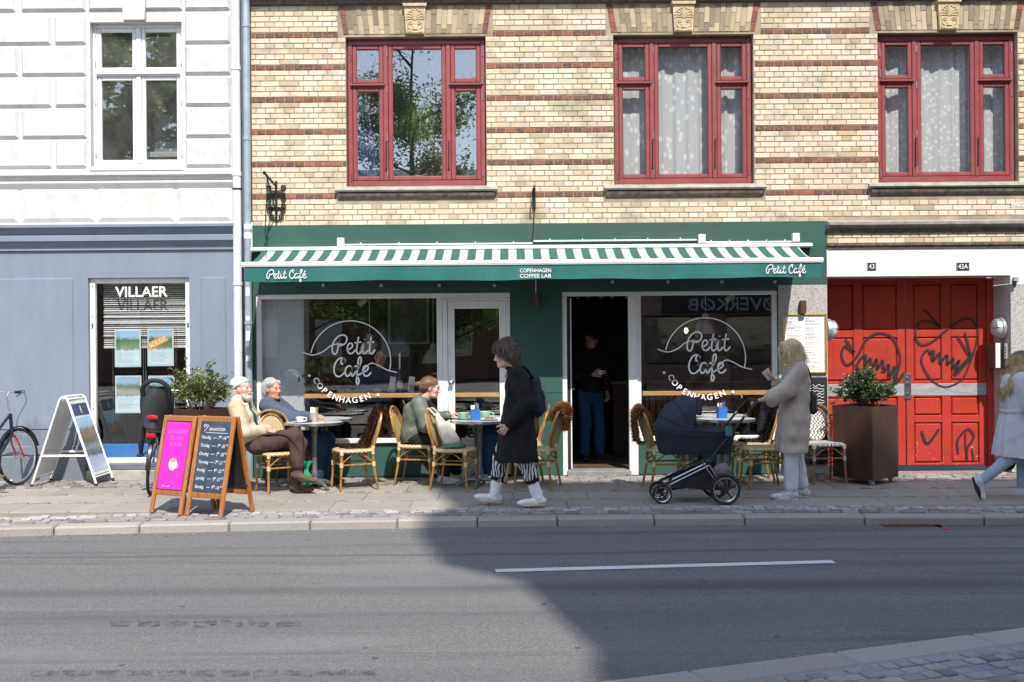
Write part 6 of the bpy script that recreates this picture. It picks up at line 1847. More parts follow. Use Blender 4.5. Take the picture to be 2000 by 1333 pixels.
def bike(label, frame_m, loc, rot, steer=0.0, grips=True, red_fork=None):
    T = thing('bicycle', label, 'bicycle', loc, rot); r = .34
    wheel(T, -.53, r); wheel(T, .55, r, steer)
    b = MB()
    hd0, hd1 = (.40, 0, .62), (.36, 0, .86); bb = (-.08, 0, .30); st = (-.20, 0, .74)
    b.tube([bb, hd0], .019, 8); b.tube([(-.16, 0, .58), hd1], .016, 8); b.tube([bb, st], .017, 8); b.tube([hd0, hd1], .021, 8)
    for s_ in (-.05, .05): b.tube([bb, (-.53, s_, r)], .010, 6); b.tube([(-.175, 0, .64), (-.53, s_, r)], .009, 6)
    b.build('frame', frame_m, T, smooth=True)
    b = MB()
    Ms = Matrix.Translation((.42, 0, .5)) @ Matrix.Rotation(steer, 4, 'Z') @ Matrix.Translation((-.42, 0, -.5))
    for s_ in (-.05, .05): b.tube([Ms @ Vector(p) for p in ((.415, s_ * .6, .60), (.46, s_, .5), (.55, s_, r))], .011, 6)
    b.tube([Ms @ Vector((.415, -.035, .60)), Ms @ Vector((.415, .035, .60))], .015, 6); b.build('fork', red_fork or frame_m, T, smooth=True)
    b = MB(); b.tube([Ms @ Vector(p) for p in ((.36, 0, .85), (.325, 0, 1.08), (.36, 0, 1.12))], .012, 8)
    b.tube([Ms @ Vector(p) for p in spline([(.12, -.30, 1.13), (.25, -.29, 1.13), (.36, -.12, 1.12), (.37, 0, 1.12), (.36, .12, 1.12), (.25, .29, 1.13), (.12, .30, 1.13)], 4)], .011, 8); hb = b.build('handlebar', m['chrome'], T, smooth=True)
    b = MB()
    for s_ in (-1, 1): b.tube([Ms @ Vector((.24, s_ * .293, 1.13)), Ms @ Vector((.10, s_ * .30, 1.13))], .018, 8); b.tube([Ms @ Vector((.22, s_ * .27, 1.11)), Ms @ Vector((.14, s_ * .28, 1.08))], .006, 5)
    b.build_each('grip', m['black_plastic'], hb, smooth=True)
    b = MB(); b.tube([Ms @ Vector(p) for p in spline([(.28, -.27, 1.12), (.40, -.20, 1.0), (.44, -.05, .8), (.46, -.03, .66)], 5)], .0035, 5); b.build('brake_cable', m['black_plastic'], hb)
    b = MB(); b.tube([(-.20, 0, .72), (-.235, 0, .86)], .013, 8); b.build('seat_post', m['chrome'], T, smooth=True)
    b = MB(); b.ball((-.27, 0, .90), (.13, .085, .035), 14, 8); b.tube([(-.2, 0, .905), (-.03, 0, .90)], [.05, .02], 8); b.build('saddle', m['black_plastic'], T, smooth=True)
    for x, sc, a0, a1 in ((-.53, 0, R(20), R(185)), (.55, steer, R(15), R(150))):
        b = MB(); Mx = Matrix.Translation((x, 0, r)) @ Matrix.Rotation(sc, 4, 'Z')
        n = 20; vs = []
        for k in range(n + 1):
            a = a0 + (a1 - a0) * k / n
            for yy, dr in ((-.027, .014), (-.015, .027), (.015, .027), (.027, .014)): vs.append(Mx @ Vector(((r + dr) * math.cos(a), yy, (r + dr) * math.sin(a))))
        b.add(vs, [(4 * k + j, 4 * k + j + 1, 4 * k + j + 5, 4 * k + j + 4) for k in range(n) for j in range(3)]); b.build('mudguard', blackm, T, smooth=True)
    b = MB()
    for s_ in (-.06, .06): b.tube([(-.30, s_, .74), (-.82, s_, .74)], .006, 6); b.tube([(-.62, s_, .74), (-.53, s_ * 1.1, r)], .005, 5)
    for x in (-.35, -.5, -.65, -.8): b.tube([(x, -.06, .74), (x, .06, .74)], .005, 5)
    b.build('rack', blackm, T, smooth=True)
    b = MB(); b.lathe([(0, -.006), (.085, -.006), (.085, .006), (0, .006)], 24, Matrix.Translation((-.08, -.05, .30)) @ Matrix.Rotation(PI / 2, 4, 'X')); b.box(-.5, -.02, -.06, -.045, .26, .36, .006); b.build('chain_guard', blackm, T)
    for s_ in (-1, 1):
        b = MB(); e = (-.08 + s_ * .12, s_ * .09, .30 + s_ * .10); b.bar((-.08, s_ * .075, .30), e, .012, .02); b.box(e[0] - .045, e[0] + .045, e[1] + s_ * .01, e[1] + s_ * .10, e[2] - .012, e[2] + .012, .004); b.build('pedal', M('worn pedal', (.20, .13, .05), .6) if s_ < 0 else m['black_plastic'], T)
    return T
bike('bicycle with a dark blue frame and red fork standing against the grey wall', navym, (P(-8, 880, -1.05)[0], -1.05, 0), R(90), R(-14), red_fork=redm)
x, _ = P(291, 940, -1.45)
BK2 = bike('bicycle seen from behind with a black child seat on its rack', navym, (x + .53 * math.cos(R(99)), -1.40 + .53 * math.sin(R(99)), 0), R(99), R(4))
BK2.rotation_euler[0] = R(5.5)        # leans on its kickstand
# child seat on the rack, seen from its back
b = MB()
def shell(u, v):
    a = (u - .5) * 2; w_ = .172 * (1 - .42 * max(0, (v - .62) / .38) ** 2.5) * (.74 + .26 * min(1, v * 2.2))
    return (-.80 - .07 * (1 - a * a) + .18 * abs(a) ** 2.2 + .02 * math.sin(6 * v) - .04 * v, a * w_, .76 + .45 * v)
b.grid(shell, 17, 16); n = len(b.v); b.grid(lambda u, v: tuple(Vector(shell(u, v)) + Vector((.02, 0, 0))), 17, 16)
cs = b.build('child_seat', M('dark grey seat shell', (.035, .037, .04), .55, var=.15, vs=6), BK2, smooth=True, angle=60)
b = MB(); b.tube(spline([(-.80, -.135, 1.10), (-.84, -.135, 1.20), (-.86, -.07, 1.265), (-.865, 0, 1.28), (-.86, .07, 1.265), (-.84, .135, 1.20), (-.80, .135, 1.10)], 5), .026, 8); b.tube([Vector(shell(u, 1)) for u in [k / 10 for k in range(11)]], .012, 8)
b.tube([Vector(shell(0, v)) for v in [k / 12 for k in range(13)]], .012, 6); b.tube([Vector(shell(1, v)) for v in [k / 12 for k in range(13)]], .012, 6)
b.build('rim', m['black_plastic'], cs, smooth=True)
b = MB(); b.ball((-.885, 0, .885), (.010, .062, .026), 12, 6); b.build('reflector', redl, cs)
b = MB()
for y, z in ((-.05, 1.12), (.05, 1.12), (-.04, 1.03), (.04, 1.03), (0, 1.07)): b.ball((-.885, y, z), (.006, .012, .008), 8, 5)
b.build_each('harness_slot', M('grey slot edge', (.12, .12, .125), .5), cs)
b = MB(); b.box(-.62, -.50, -.06, .06, .76, .80, .01); b.box(-.60, -.30, -.13, .13, .80, .84, .012)
for s_ in (-1, 1): b.tube([(-.52, s_ * .14, .82), (-.42, s_ * .17, .55), (-.38, s_ * .17, .42)], [.03, .035, .02], 8); b.box(-.46, -.3, s_ * .17 - .03, s_ * .17 + .03, .40, .43, .006)
b.build('seat_base', m['black_plastic'], BK2, smooth=True)
b = MB(); b.box(-.875, -.845, -.05, .05, .665, .71, .006); b.build('rear_light', redl, BK2)
b = MB(); b.box(-.87, -.84, -.055, .055, .715, .745, .006); b.build('light_holder', m['black_plastic'], BK2)
b = MB(); b.tube([(-.53, -.07, .33), (-.56, -.12, .08)], .008, 6); b.cyl((-.53, -.085, .34), (-.53, .085, .34), .014, n=8); b.build('kickstand', m['chrome'], BK2)

# ------------------------------------------------------------------ pram
px0, pY = P(1407, 950, -2.2)[0], -2.2
PR = thing('pram', 'dark navy pram with a folded hood and big black rear wheels on the pavement', 'pram', (px0, pY, 0), PI)
fab = M('dark navy pram cloth', (.018, .022, .034), .85, var=.2, vs=10, bump=.15, bs=200)
fab2 = M('black basket mesh', (.02, .017, .02), .8, var=.2)
satin = M('satin frame tube', (.50, .50, .51), .25, .9, var=.05); blk = m['black_plastic']
# local: forward +X (world left), rear axle at x = 0
def pram_wheel(x, y, r, wd):
    Mx = Matrix.Translation((x, y, r)) @ Matrix.Rotation(PI / 2, 4, 'X')
    b = MB(); b.lathe([(r * .80, -wd * .35), (r * .95, -wd * .5), (r, -wd * .25), (r, wd * .25), (r * .95, wd * .5), (r * .80, wd * .35)], 32, Mx, caps=False); o = b.build('wheel', m['rubber'], PR, smooth=True)
    b = MB(); b.lathe([(r * .72, -wd * .32), (r * .80, -wd * .42), (r * .82, 0), (r * .80, wd * .42), (r * .72, wd * .32), (r * .70, 0)], 32, Mx, caps=False); b.build('rim', satin, o, smooth=True)
    b = MB()
    for k in range(5):
        a = 2 * PI * k / 5 + .3; b.bar((x + r * .1 * math.cos(a), y, r + r * .1 * math.sin(a)), (x + r * .74 * math.cos(a), y, r + r * .74 * math.sin(a)), wd * .5, r * .12, up=(-math.sin(a), 0, math.cos(a)))
    b.lathe([(0, -wd * .6), (r * .2, -wd * .6), (r * .22, 0), (r * .2, wd * .6), (0, wd * .6)], 14, Mx); b.build('spokes', blk, o)
for s_ in (-1, 1):
    pram_wheel(0, s_ * .25, .155, .05); pram_wheel(.62, s_ * .14, .098, .045)
b = MB()
for s_ in (-1, 1):
    y = s_ * .225
    b.tube([(-.0, y, .155), (.18, y, .44)], .012, 8); b.tube([(.14, y, .44), (.52, y * .75, .25)], .012, 8); b.tube([(.15, y, .40), (.54, y * .75, .20)], .009, 8); b.tube([(.03, y, .155), (.22, y, .42)], .009, 8)
b.build_each('chassis', satin, PR, smooth=True)
b = MB()
for s_ in (-1, 1):
    y = s_ * .225
    b.tube([(.17, y, .43), (-.10, y, .76), (-.29, y, .99)], .013, 8); b.ball((.165, y, .435), (.035, .02, .035), 12, 8)
    b.tube([(.50, y * .75, .24), (.60, s_ * .15, .20), (.62, s_ * .11, .12)], .016, 8); b.tube([(.62, s_ * .11, .15), (.62, s_ * .12, .098)], .014, 8)
    b.tube([(0, y, .155), (0, s_ * .24, .155)], .018, 8); b.tube([(-.04, y, .69), (-.07, y, .725)], .017, 8)
b.tube([(0, -.25, .155), (0, .25, .155)], .011, 8)
b.build_each('push_frame', blk, PR, smooth=True)
b = MB()
for s_ in (-1, 1): b.cyl((-.205, s_ * .225, .885), (-.225, s_ * .225, .91), .0165, n=10)
b.build_each('silver_collar', satin, PR, smooth=True)
b = MB(); b.tube(spline([(-.26, -.225, .955), (-.33, -.21, 1.03), (-.345, -.12, 1.045), (-.345, .12, 1.045), (-.33, .21, 1.03), (-.26, .225, .955)], 5), .018, 10); b.build('handle_bar', M('black leather grip', (.02, .02, .022), .6, bump=.2), PR, smooth=True)
# carry cot: tub, apron, hood
b = MB()
def tub(u, v):
    a = 2 * PI * u; c, s = math.cos(a), math.sin(a); p = .5
    f = .86 + .14 * v ** .6
    return (.27 + .41 * f * math.copysign(abs(c) ** p, c), .21 * f * math.copysign(abs(s) ** p, s), .50 + .225 * v + (.05 * max(0, c) * v) + .004 * math.sin(40 * u))
b.grid(tub, 48, 8, True); b.add([tub(k / 48, 0) for k in range(48)], [tuple(range(48))[::-1]]); b.build('carry_cot', fab, PR, smooth=True)
b = MB()
def apron(u, v):
    a = 2 * PI * u; e = tub(u, 1); return (.27 + (e[0] - .27) * (1.01 * v) - .0, e[1] * 1.01 * v, e[2] + .012 + .045 * (1 - v ** 2) + .006 * math.sin(9 * u * 6.28) * v)
b.grid(apron, 48, 6, True); b.grid(lambda u, v: (.27 + (tub(u, 1)[0] - .27) * 1.012, tub(u, 1)[1] * 1.012, tub(u, 1)[2] + .012 - .05 * v), 48, 3, True); b.build('apron', fab, PR, smooth=True, angle=60)
b = MB()
hx, hz = .31, .74
def hood(u, v):                                     # fan of ribs from the hinge, forward half closed
    th = R(100 - 112 * u)                           # rib angle: upright at the open side to flat at the front
    ph = PI * v; ry = .215; rr_ = .355 if u < .1 else .365
    bulge = 1 - .035 * (1 - abs(math.sin(u * 3 * PI)))
    L = rr_ * math.sin(ph) ** .75 * bulge
    return (hx + L * math.cos(th), -ry * math.cos(ph) * (.9 + .1 * math.sin(ph)), hz + L * math.sin(th) * .97 + (.02 if u > .9 else 0))
b.grid(hood, 25, 21); hd_ = b.build('hood', M('navy hood cloth', (.026, .031, .048), .8, var=.15, vs=10, bump=.15, bs=200), PR, smooth=True, angle=180)
b = MB(); b.grid(lambda u, v: tuple(Vector(hood(u, v)) * .97 + Vector((hx, 0, hz)) * .03), 25, 21); b.build('lining', fab2, hd_, smooth=True, angle=180)
b = MB()
for u in (0, 1 / 3, 2 / 3): b.tube([Vector(hood(u, v)) for v in [k / 20 for k in range(1, 20)]], .007, 6)
b.build_each('hood_rib', fab, PR, smooth=True)
b = MB(); b.tube([Vector(hood(0, v)) + Vector((-.03, 0, -.012)) for v in [k / 20 for k in range(3, 18)]], .028, 8); b.build('hood_visor', fab, PR, smooth=True)
b = MB()
def bask(u, v):
    x = -.0 + .06 + u * .44; top_ = .40 - .14 * u; low = .12 + .02 * math.sin(PI * u); return (x, (v - .5) * .40 * (1 - .2 * u), low + (top_ - low) * (2 * abs(v - .5)) ** 2.2)
b.grid(bask, 14, 17); b.grid(lambda u, v: (bask(0, v)[0] + .001, bask(0, v)[1], bask(0, v)[2] + (.40 - bask(0, v)[2]) * u), 4, 17); b.build('basket', fab2, PR, smooth=True, angle=60)
b = MB()
for s_ in (-1, 1): b.grid(lambda u, v: (.05 + u * (.46), s_ * (.205 - .03 * u), (.14 + .03 * u) + ((.40 - .15 * u) - (.14 + .03 * u)) * v), 6, 4)
b.build_each('basket_side', fab2, PR)
b = MB(); b.ball((.02, .2, .35), (.09, .05, .07), 12, 8); b.build('bag_in_basket', M('mauve cloth', (.20, .16, .18), .9, var=.3, vs=20), PR, smooth=True)
b = MB(); b.lathe([(0, 0), (.035, 0), (.038, .09), (0, .09)], 14, Matrix.Translation((-.04, .25, .70))); b.build('cup_holder', M('teal cup', (.05, .16, .20), .5), PR, smooth=True)
# ------------------------------------------------------------------ bodies: smooth unions of tapered limbs, meshed as one surface
class SDF:
    def __init__(s): s.pr = []; s.post = []
    def _p(s, fn, lo, hi, k, op='u'): s.pr.append((fn, np.array(lo, float), np.array(hi, float), k, op)); return s
    def cap(s, a, b, ra, rb=None, k=.02, op='u'):
        a, b = np.array(a, float), np.array(b, float); rb = ra if rb is None else rb; r = max(ra, rb)
        ba = b - a; L2 = max(ba @ ba, 1e-9)
        def fn(p):
            pa = p - a; t = np.clip((pa @ ba) / L2, 0, 1); return np.linalg.norm(pa - t[..., None] * ba, axis=-1) - (ra + (rb - ra) * t)
        return s._p(fn, np.minimum(a, b) - r, np.maximum(a, b) + r, k, op)
    def ecap(s, a, b, ra, rb, sy, k=.03, op='u'):
        """tapered limb with an oval section: sy times wider along Y"""
        a, b = np.array(a, float), np.array(b, float); r = max(ra, rb); sc = np.array([1, 1 / sy, 1]); A, B = a * sc, b * sc
        ba = B - A; L2 = max(ba @ ba, 1e-9)
        def fn(p):
            pa = p * sc - A; t = np.clip((pa @ ba) / L2, 0, 1); return np.linalg.norm(pa - t[..., None] * ba, axis=-1) - (ra + (rb - ra) * t)
        e = np.array([r, r * sy, r]); return s._p(fn, np.minimum(a, b) - e, np.maximum(a, b) + e, k, op)
    def ell(s, c, r, Rm=None, k=.02, op='u'):
        c, r = np.array(c, float), np.array(r, float); Rm = np.eye(3) if Rm is None else np.array(Rm)
        def fn(p):
            q = (p - c) @ Rm; k0 = np.linalg.norm(q / r, axis=-1); k1 = np.linalg.norm(q / (r * r), axis=-1) + 1e-9; return k0 * (k0 - 1) / k1
        e = max(r); return s._p(fn, c - e, c + e, k, op)
    def loft(s, rings, k=.03, fold=0.0, nf=9, ph=0.0):
        """upright garment: rings of (z, cx, cy, rx, ry), folds deepening downwards"""
        R_ = np.array(sorted(rings), float)
        def fn(p):
            z = p[..., 2]; cx, cy, rx, ry = (np.interp(z, R_[:, 0], R_[:, i]) for i in (1, 2, 3, 4))
            x, y = p[..., 0] - cx, p[..., 1] - cy; a = np.arctan2(y, x)
            f = 1 + fold * np.sin(nf * a + ph + 2 * np.sin(2 * a)) * np.clip((R_[-1, 0] - z) / (R_[-1, 0] - R_[0, 0]), 0, 1)
            d = (np.sqrt((x / rx) ** 2 + (y / ry) ** 2) - f) * np.minimum(rx, ry)
            return np.maximum(d, np.maximum(R_[0, 0] - z, z - R_[-1, 0]))
        m_ = max(R_[:, 3].max(), R_[:, 4].max()) * 1.15
        return s._p(fn, (R_[:, 1].min() - m_, R_[:, 2].min() - m_, R_[0, 0]), (R_[:, 1].max() + m_, R_[:, 2].max() + m_, R_[-1, 0]), k)
    def cut(s, p0, n):
        p0, n = np.array(p0, float), np.array(n, float); s.post.append(lambda p: (p - p0) @ n); return s
    def mesh(s, h, wr=0.0, wf=30.0, seed=0):
        pad = h * 3
        add = [q for q in s.pr if q[4] == 'u']
        lo = np.min([q[1] for q in add], 0) - pad - .01; hi = np.max([q[2] for q in add], 0) + pad + .01
        n = np.ceil((hi - lo) / h).astype(int) + 1
        ax = [lo[i] + h * np.arange(n[i]) for i in range(3)]
        f = np.full(n, .25, np.float32)
        for fn, a, b, k, op in s.pr:
            mg = k + 2.5 * h; i0 = np.maximum(((a - mg - lo) / h).astype(int), 0); i1 = np.minimum(((b + mg - lo) / h).astype(int) + 2, n)
            if (i1 <= i0).any(): continue
            sl = tuple(slice(i0[i], i1[i]) for i in range(3))
            p = np.stack(np.meshgrid(*[ax[i][sl[i]] for i in range(3)], indexing='ij'), -1)
            d = fn(p).astype(np.float32); g = f[sl]
            if op == 'u': t = np.clip(.5 + .5 * (g - d) / k, 0, 1); f[sl] = g * (1 - t) + d * t - k * t * (1 - t)
            else: t = np.clip(.5 - .5 * (g + d) / k, 0, 1); f[sl] = g * (1 - t) - d * t + k * t * (1 - t)
        if s.post or wr:
            p = np.stack(np.meshgrid(*ax, indexing='ij'), -1)
            if wr:
                r_ = np.random.default_rng(seed); w = 0
                for q in range(7):
                    v = r_.normal(size=3); v /= np.linalg.norm(v); v2 = r_.normal(size=3)
                    w = w + np.sin((p @ v) * wf * r_.uniform(.5, 1.7) + 1.6 * np.sin((p @ v2) * 11 + q) + q)
                f = f + (wr * .4 * w).astype(np.float32)
            for fn in s.post: f = np.maximum(f, fn(p).astype(np.float32))
        f[0], f[-1], f[:, 0], f[:, -1], f[:, :, 0], f[:, :, -1] = (.1,) * 6
        return surface_net(f, lo, h)
def surface_net(f, lo, h):
    ins = f < 0; c = np.zeros([d - 1 for d in f.shape], np.int8)
    for i in (0, 1):
        for j in (0, 1):
            for k in (0, 1): c += ins[i:f.shape[0] - 1 + i, j:f.shape[1] - 1 + j, k:f.shape[2] - 1 + k]
    act = np.argwhere((c > 0) & (c < 8)); idx = np.full(c.shape, -1, np.int32); idx[tuple(act.T)] = np.arange(len(act))
    pos = np.zeros((len(act), 3)); cnt = np.zeros(len(act))
    for axis in range(3):
        o = [a for a in range(3) if a != axis]
        for u in (0, 1):
            for v in (0, 1):
                A = act.copy(); A[:, o[0]] += u; A[:, o[1]] += v; B = A.copy(); B[:, axis] += 1
                fa, fb = f[tuple(A.T)].astype(float), f[tuple(B.T)].astype(float); x = (fa < 0) != (fb < 0)
                t = np.where(x, fa / np.where(x, fa - fb, 1), 0); q = A.astype(float); q[:, axis] += t
                pos += q * x[:, None]; cnt += x
    V = lo + h * pos / cnt[:, None]
    faces = []
    for axis in range(3):
        o1, o2 = (axis + 1) % 3, (axis + 2) % 3
        sa = [slice(None)] * 3; sb = [slice(None)] * 3; sa[axis] = slice(0, -1); sb[axis] = slice(1, None)
        x = np.argwhere(ins[tuple(sa)] != ins[tuple(sb)]); x = x[(x[:, o1] > 0) & (x[:, o2] > 0)]
        neg = ins[tuple(sa)][tuple(x.T)]
        def cell(d1, d2): q = x.copy(); q[:, o1] -= d1; q[:, o2] -= d2; return idx[tuple(q.T)]
        q = np.stack([cell(1, 1), cell(0, 1), cell(0, 0), cell(1, 0)], 1); q[~neg] = q[~neg][:, ::-1]; faces.append(q)
    return V, np.concatenate(faces)
def np_mesh(parts, name, mats, parent, paint=None):
    vs, fs, off = [], [], 0
    for V, F in parts: vs.append(V); fs.append(F + off); off += len(V)
    V, F = np.concatenate(vs), np.concatenate(fs)
    me = bpy.data.meshes.new(name); me.vertices.add(len(V)); me.vertices.foreach_set('co', V.astype(np.float32).ravel())
    me.loops.add(F.size); me.loops.foreach_set('vertex_index', F.astype(np.int32).ravel())
    me.polygons.add(len(F)); me.polygons.foreach_set('loop_start', np.arange(0, F.size, 4, dtype=np.int32))
    for m_ in (mats if isinstance(mats, list) else [mats]): me.materials.append(m_)
    if paint is not None: me.polygons.foreach_set('material_index', paint(V[F].mean(1)).astype(np.int32))
    me.update(calc_edges=True); me.shade_smooth()
    o = bpy.data.objects.new(name, me); COL.objects.link(o); o.parent = parent; return o

def skin(name, c, red=.0):
    t = NT(name); co = t.coord('Object'); n = t.noise(co, 40, 4, .6); n2 = t.noise(co, 14, 2)
    c1 = tuple(x * .86 for x in c); c2 = (min(1, c[0] * 1.08), c[1] * (1.05 - red), c[2] * (1.05 - red * 1.3))
    col = t.mix(t.ramp(n2, [(.35, 0.0), (.7, 1.0)]), t.ramp(n, [(.3, c1), (.7, c)]), c2)
    t.set(col, .48, 0, .45); t.b.inputs['Subsurface Weight'].default_value = .08; t.b.inputs['Subsurface Radius'].default_value = (.02, .008, .004); t.bump(n, .1, .002); return t.mat
lipm = M('lips', (.36, .13, .11), .45, var=.1); eyew = M('eye', (.30, .28, .27), .15, var=.05)
irism = M('dark iris', (.03, .03, .035), .1)
def cloth(name, col, var=.14, vs=9, fine=260, rough=.85, bump=.25, col2=None):
    t = NT(name); co = t.coord('Object'); a = t.noise(co, vs, 5, .6); b_ = t.noise(co, fine, 2, .6)
    c = t.ramp(a, [(.3, tuple(x * (1 - var) for x in col)), (.7, col2 or tuple(min(1, x * (1 + var)) for x in col))])
    c = t.mix(t.ramp(b_, [(.4, 0.0), (.7, .18)]), c, tuple(x * .55 for x in col)); fo = t.noise(t.coord('Object', (1, 1, .5)), 13, 3, .55, 1.1)
    t.bump(t.math('ADD', t.math('MULTIPLY', fo, 1.0), t.math('MULTIPLY', b_, .05 * bump / .25)), .5, .022); return t.set(c, rough, 0, .25)
def hairm(name, c1, c2, stretch=(1, 1, .12), sc=60):
    t = NT(name); n = t.noise(t.coord('Object', stretch), sc, 4, .65, .4); n2 = t.noise(t.coord('Object'), 9, 3)
    c = t.mix(t.ramp(n2, [(.35, 0.0), (.7, .6)]), t.ramp(n, [(.3, c1), (.7, c2)]), c2); t.bump(n, .9, .006); return t.set(c, .42, 0, .5)

def rotm(yaw=0, pitch=0, roll=0):
    """head frame: x forward, y left, z up; pitch > 0 looks up"""
    return np.array(Matrix.Rotation(yaw, 3, 'Z') @ Matrix.Rotation(-pitch, 3, 'Y') @ Matrix.Rotation(roll, 3, 'X'))
def head_prims(S, C, Rm, s=1.0, male=True, neck=None, nr=.052):
    C = np.array(C); H = lambda *p: C + Rm @ (np.array(p) * s)
    e = lambda p, r, k=.02, op='u': S.ell(H(*p), np.array(r) * s, Rm, k * s, op)
    if neck is not None: S.cap(H(-.018, 0, -.07), neck, nr, nr * 1.1, .03)
    e((-.012, 0, .030), (.096, .076, .093)); e((.022, 0, -.035), (.068, .062, .085), .03)
    S.cap(H(.045, -.028, -.088), H(.045, .028, -.088), .026 * s, None, .03); e((.070, 0, -.097), (.022, .024, .020), .02)
    S.cap(H(.078, -.036, .026), H(.078, .036, .026), .011 * s, None, .02)
    for y in (-1, 1):
        e((.050, y * .042, -.022), (.032, .022, .026), .02)
        e((.098, y * .031, .004), (.012, .018, .009), .012, 's')
        e((-.006, y * .075, -.006), (.021, .009, .034), .008)
    S.cap(H(.084, 0, .012), H(.106, 0, -.030), .009 * s, .0125 * s, .012)
    for y in (-1, 1): e((.094, y * .012, -.034), (.012, .009, .009), .008)
    e((.083, 0, -.060), (.013, .024, .007), .008); e((.081, 0, -.073), (.013, .021, .008), .008)
    S.cap(H(.100, -.022, -.0665), H(.100, .022, -.0665), .0035 * s, None, .004, 's')
    return H
def eyes(H, Rm, s, T):
    b = MB(); RM = Matrix(Rm.tolist())
    for y in (-1, 1): b.ball(H(.0785, y * .031, .002), (.0115 * s, .0125 * s, .0075 * s), 10, 8, rot=RM)
    b.mi = 1
    for y in (-1, 1): b.ball(H(.0865, y * .031, .002), (.0058 * s, .0062 * s, .0058 * s), 8, 6)
    b.build('eyes', [eyew, irism], T, smooth=True)
def hand(w, d, n, side, curl=.5, spread=.06, s=1.0, pts=None):
    """palm, four fingers and thumb as one smooth surface; n faces out of the palm, side = thumb side"""
    w, d, n = (np.array(q, float) for q in (w, d, n)); d /= np.linalg.norm(d); n = n - d * (n @ d); n /= np.linalg.norm(n); t = np.cross(n, d) * side
    S = SDF(); P_ = lambda a, b, c: w + (d * a + t * b + n * c) * s
    S.cap(P_(-.06, 0, 0), P_(.01, 0, 0), .024 * s, .023 * s, .02)
    for b0 in (-.024, -.008, .008, .024): S.cap(P_(.018, b0 * .6, 0), P_(.085, b0 * 1.15, 0), .0155 * s, .0118 * s, .012)
    for i, (b0, L) in enumerate(((.033, .070), (.011, .080), (-.011, .074), (-.033, .058))):
        p = P_(.086, b0, 0); a = curl * .5 + .08 * i * curl; sp = (b0 / .033) * spread; rr_ = .0088 * s
        for q, fr in enumerate((.44, .31, .25)):
            dr = d * math.cos(a) * math.cos(sp) + n * math.sin(a) + t * math.sin(sp) * math.cos(a); p2 = p + dr * L * fr * s
            S.cap(p, p2, rr_, rr_ * .9, .004); p = p2; rr_ *= .9; a += curl * (1.0 if q == 0 else .8)
    p = P_(.025, .026, .004); a = .75
    for q, L in enumerate((.042, .032, .026)):
        dr = d * math.cos(a) + t * math.sin(a) + n * (.25 + curl * .35); dr /= np.linalg.norm(dr); p2 = p + dr * L * s; S.cap(p, p2, (.0125 - .0012 * q) * s, (.0112 - .0012 * q) * s, .006); p = p2; a -= .3 * curl + .08
    return S.mesh(.0042)
def shoe(T, ank, yaw, pitch, mat, sole, L=.26, hi=.0, name='shoe', chunk=.022, roll=0):
    """shoe under an ankle; pitch > 0 lifts the toe"""
    Rm = np.array(Matrix.Rotation(yaw, 3, 'Z') @ Matrix.Rotation(-pitch, 3, 'Y')); a = np.array(ank, float); h0 = .085
    Q = lambda x, y, z: a + Rm @ np.array((x, y, z - h0))
    S = SDF(); S.ell(Q(-.03, 0, .045), (.055, .036, .04), Rm, .02); S.ecap(Q(.0, 0, .05), Q(L * .55, 0, .034), .038, .030, 1.05, .03); S.ell(Q(L * .58, 0, .036), (.06, .044, .026), Rm, .03)
    S.cap(Q(0, 0, .05), Q(-.005, 0, .085 + hi), .040, .046 if hi else .042, .03)
    S.cut(Q(0, 0, .016), Rm @ np.array((0, 0, -1.)))
    o = np_mesh([S.mesh(.0065, .0012 if hi else .0006, 45)], name, mat, T)
    b = MB(); n = 28; vs = []
    for z, g in ((-.0, .96), (.006, 1.0), (chunk, 1.0), (chunk + .004, .97)):
        for k in range(n):
            u = 2 * PI * k / n; x = (L * .24 + L * .5 * math.cos(u)) ; wy = (.044 if math.cos(u) > -.1 else .037) * math.sin(u) * (1.0 + .08 * math.cos(u))
            rz = .012 * max(0, math.cos(u)) ** 3 if z < chunk else .004 * max(0, math.cos(u)) ** 3
            vs.append(Q(.24 * L + (x - .24 * L) * g, wy * g * 1.04, z + rz))
    b.add(vs, [(r * n + k, r * n + (k + 1) % n, (r + 1) * n + (k + 1) % n, (r + 1) * n + k) for r in range(3) for k in range(n)] + [tuple(range(n))[::-1], tuple(range(3 * n, 4 * n))])
    if chunk > .028:
        for k in range(9):
            for sy in (-1, 1):
                p = Q(-.055 + k * .024, sy * .041, .006); b.ball(p, (.008, .005, .009), 6, 4)
    b.build('sole', sole, o, smooth=True, angle=50); return o

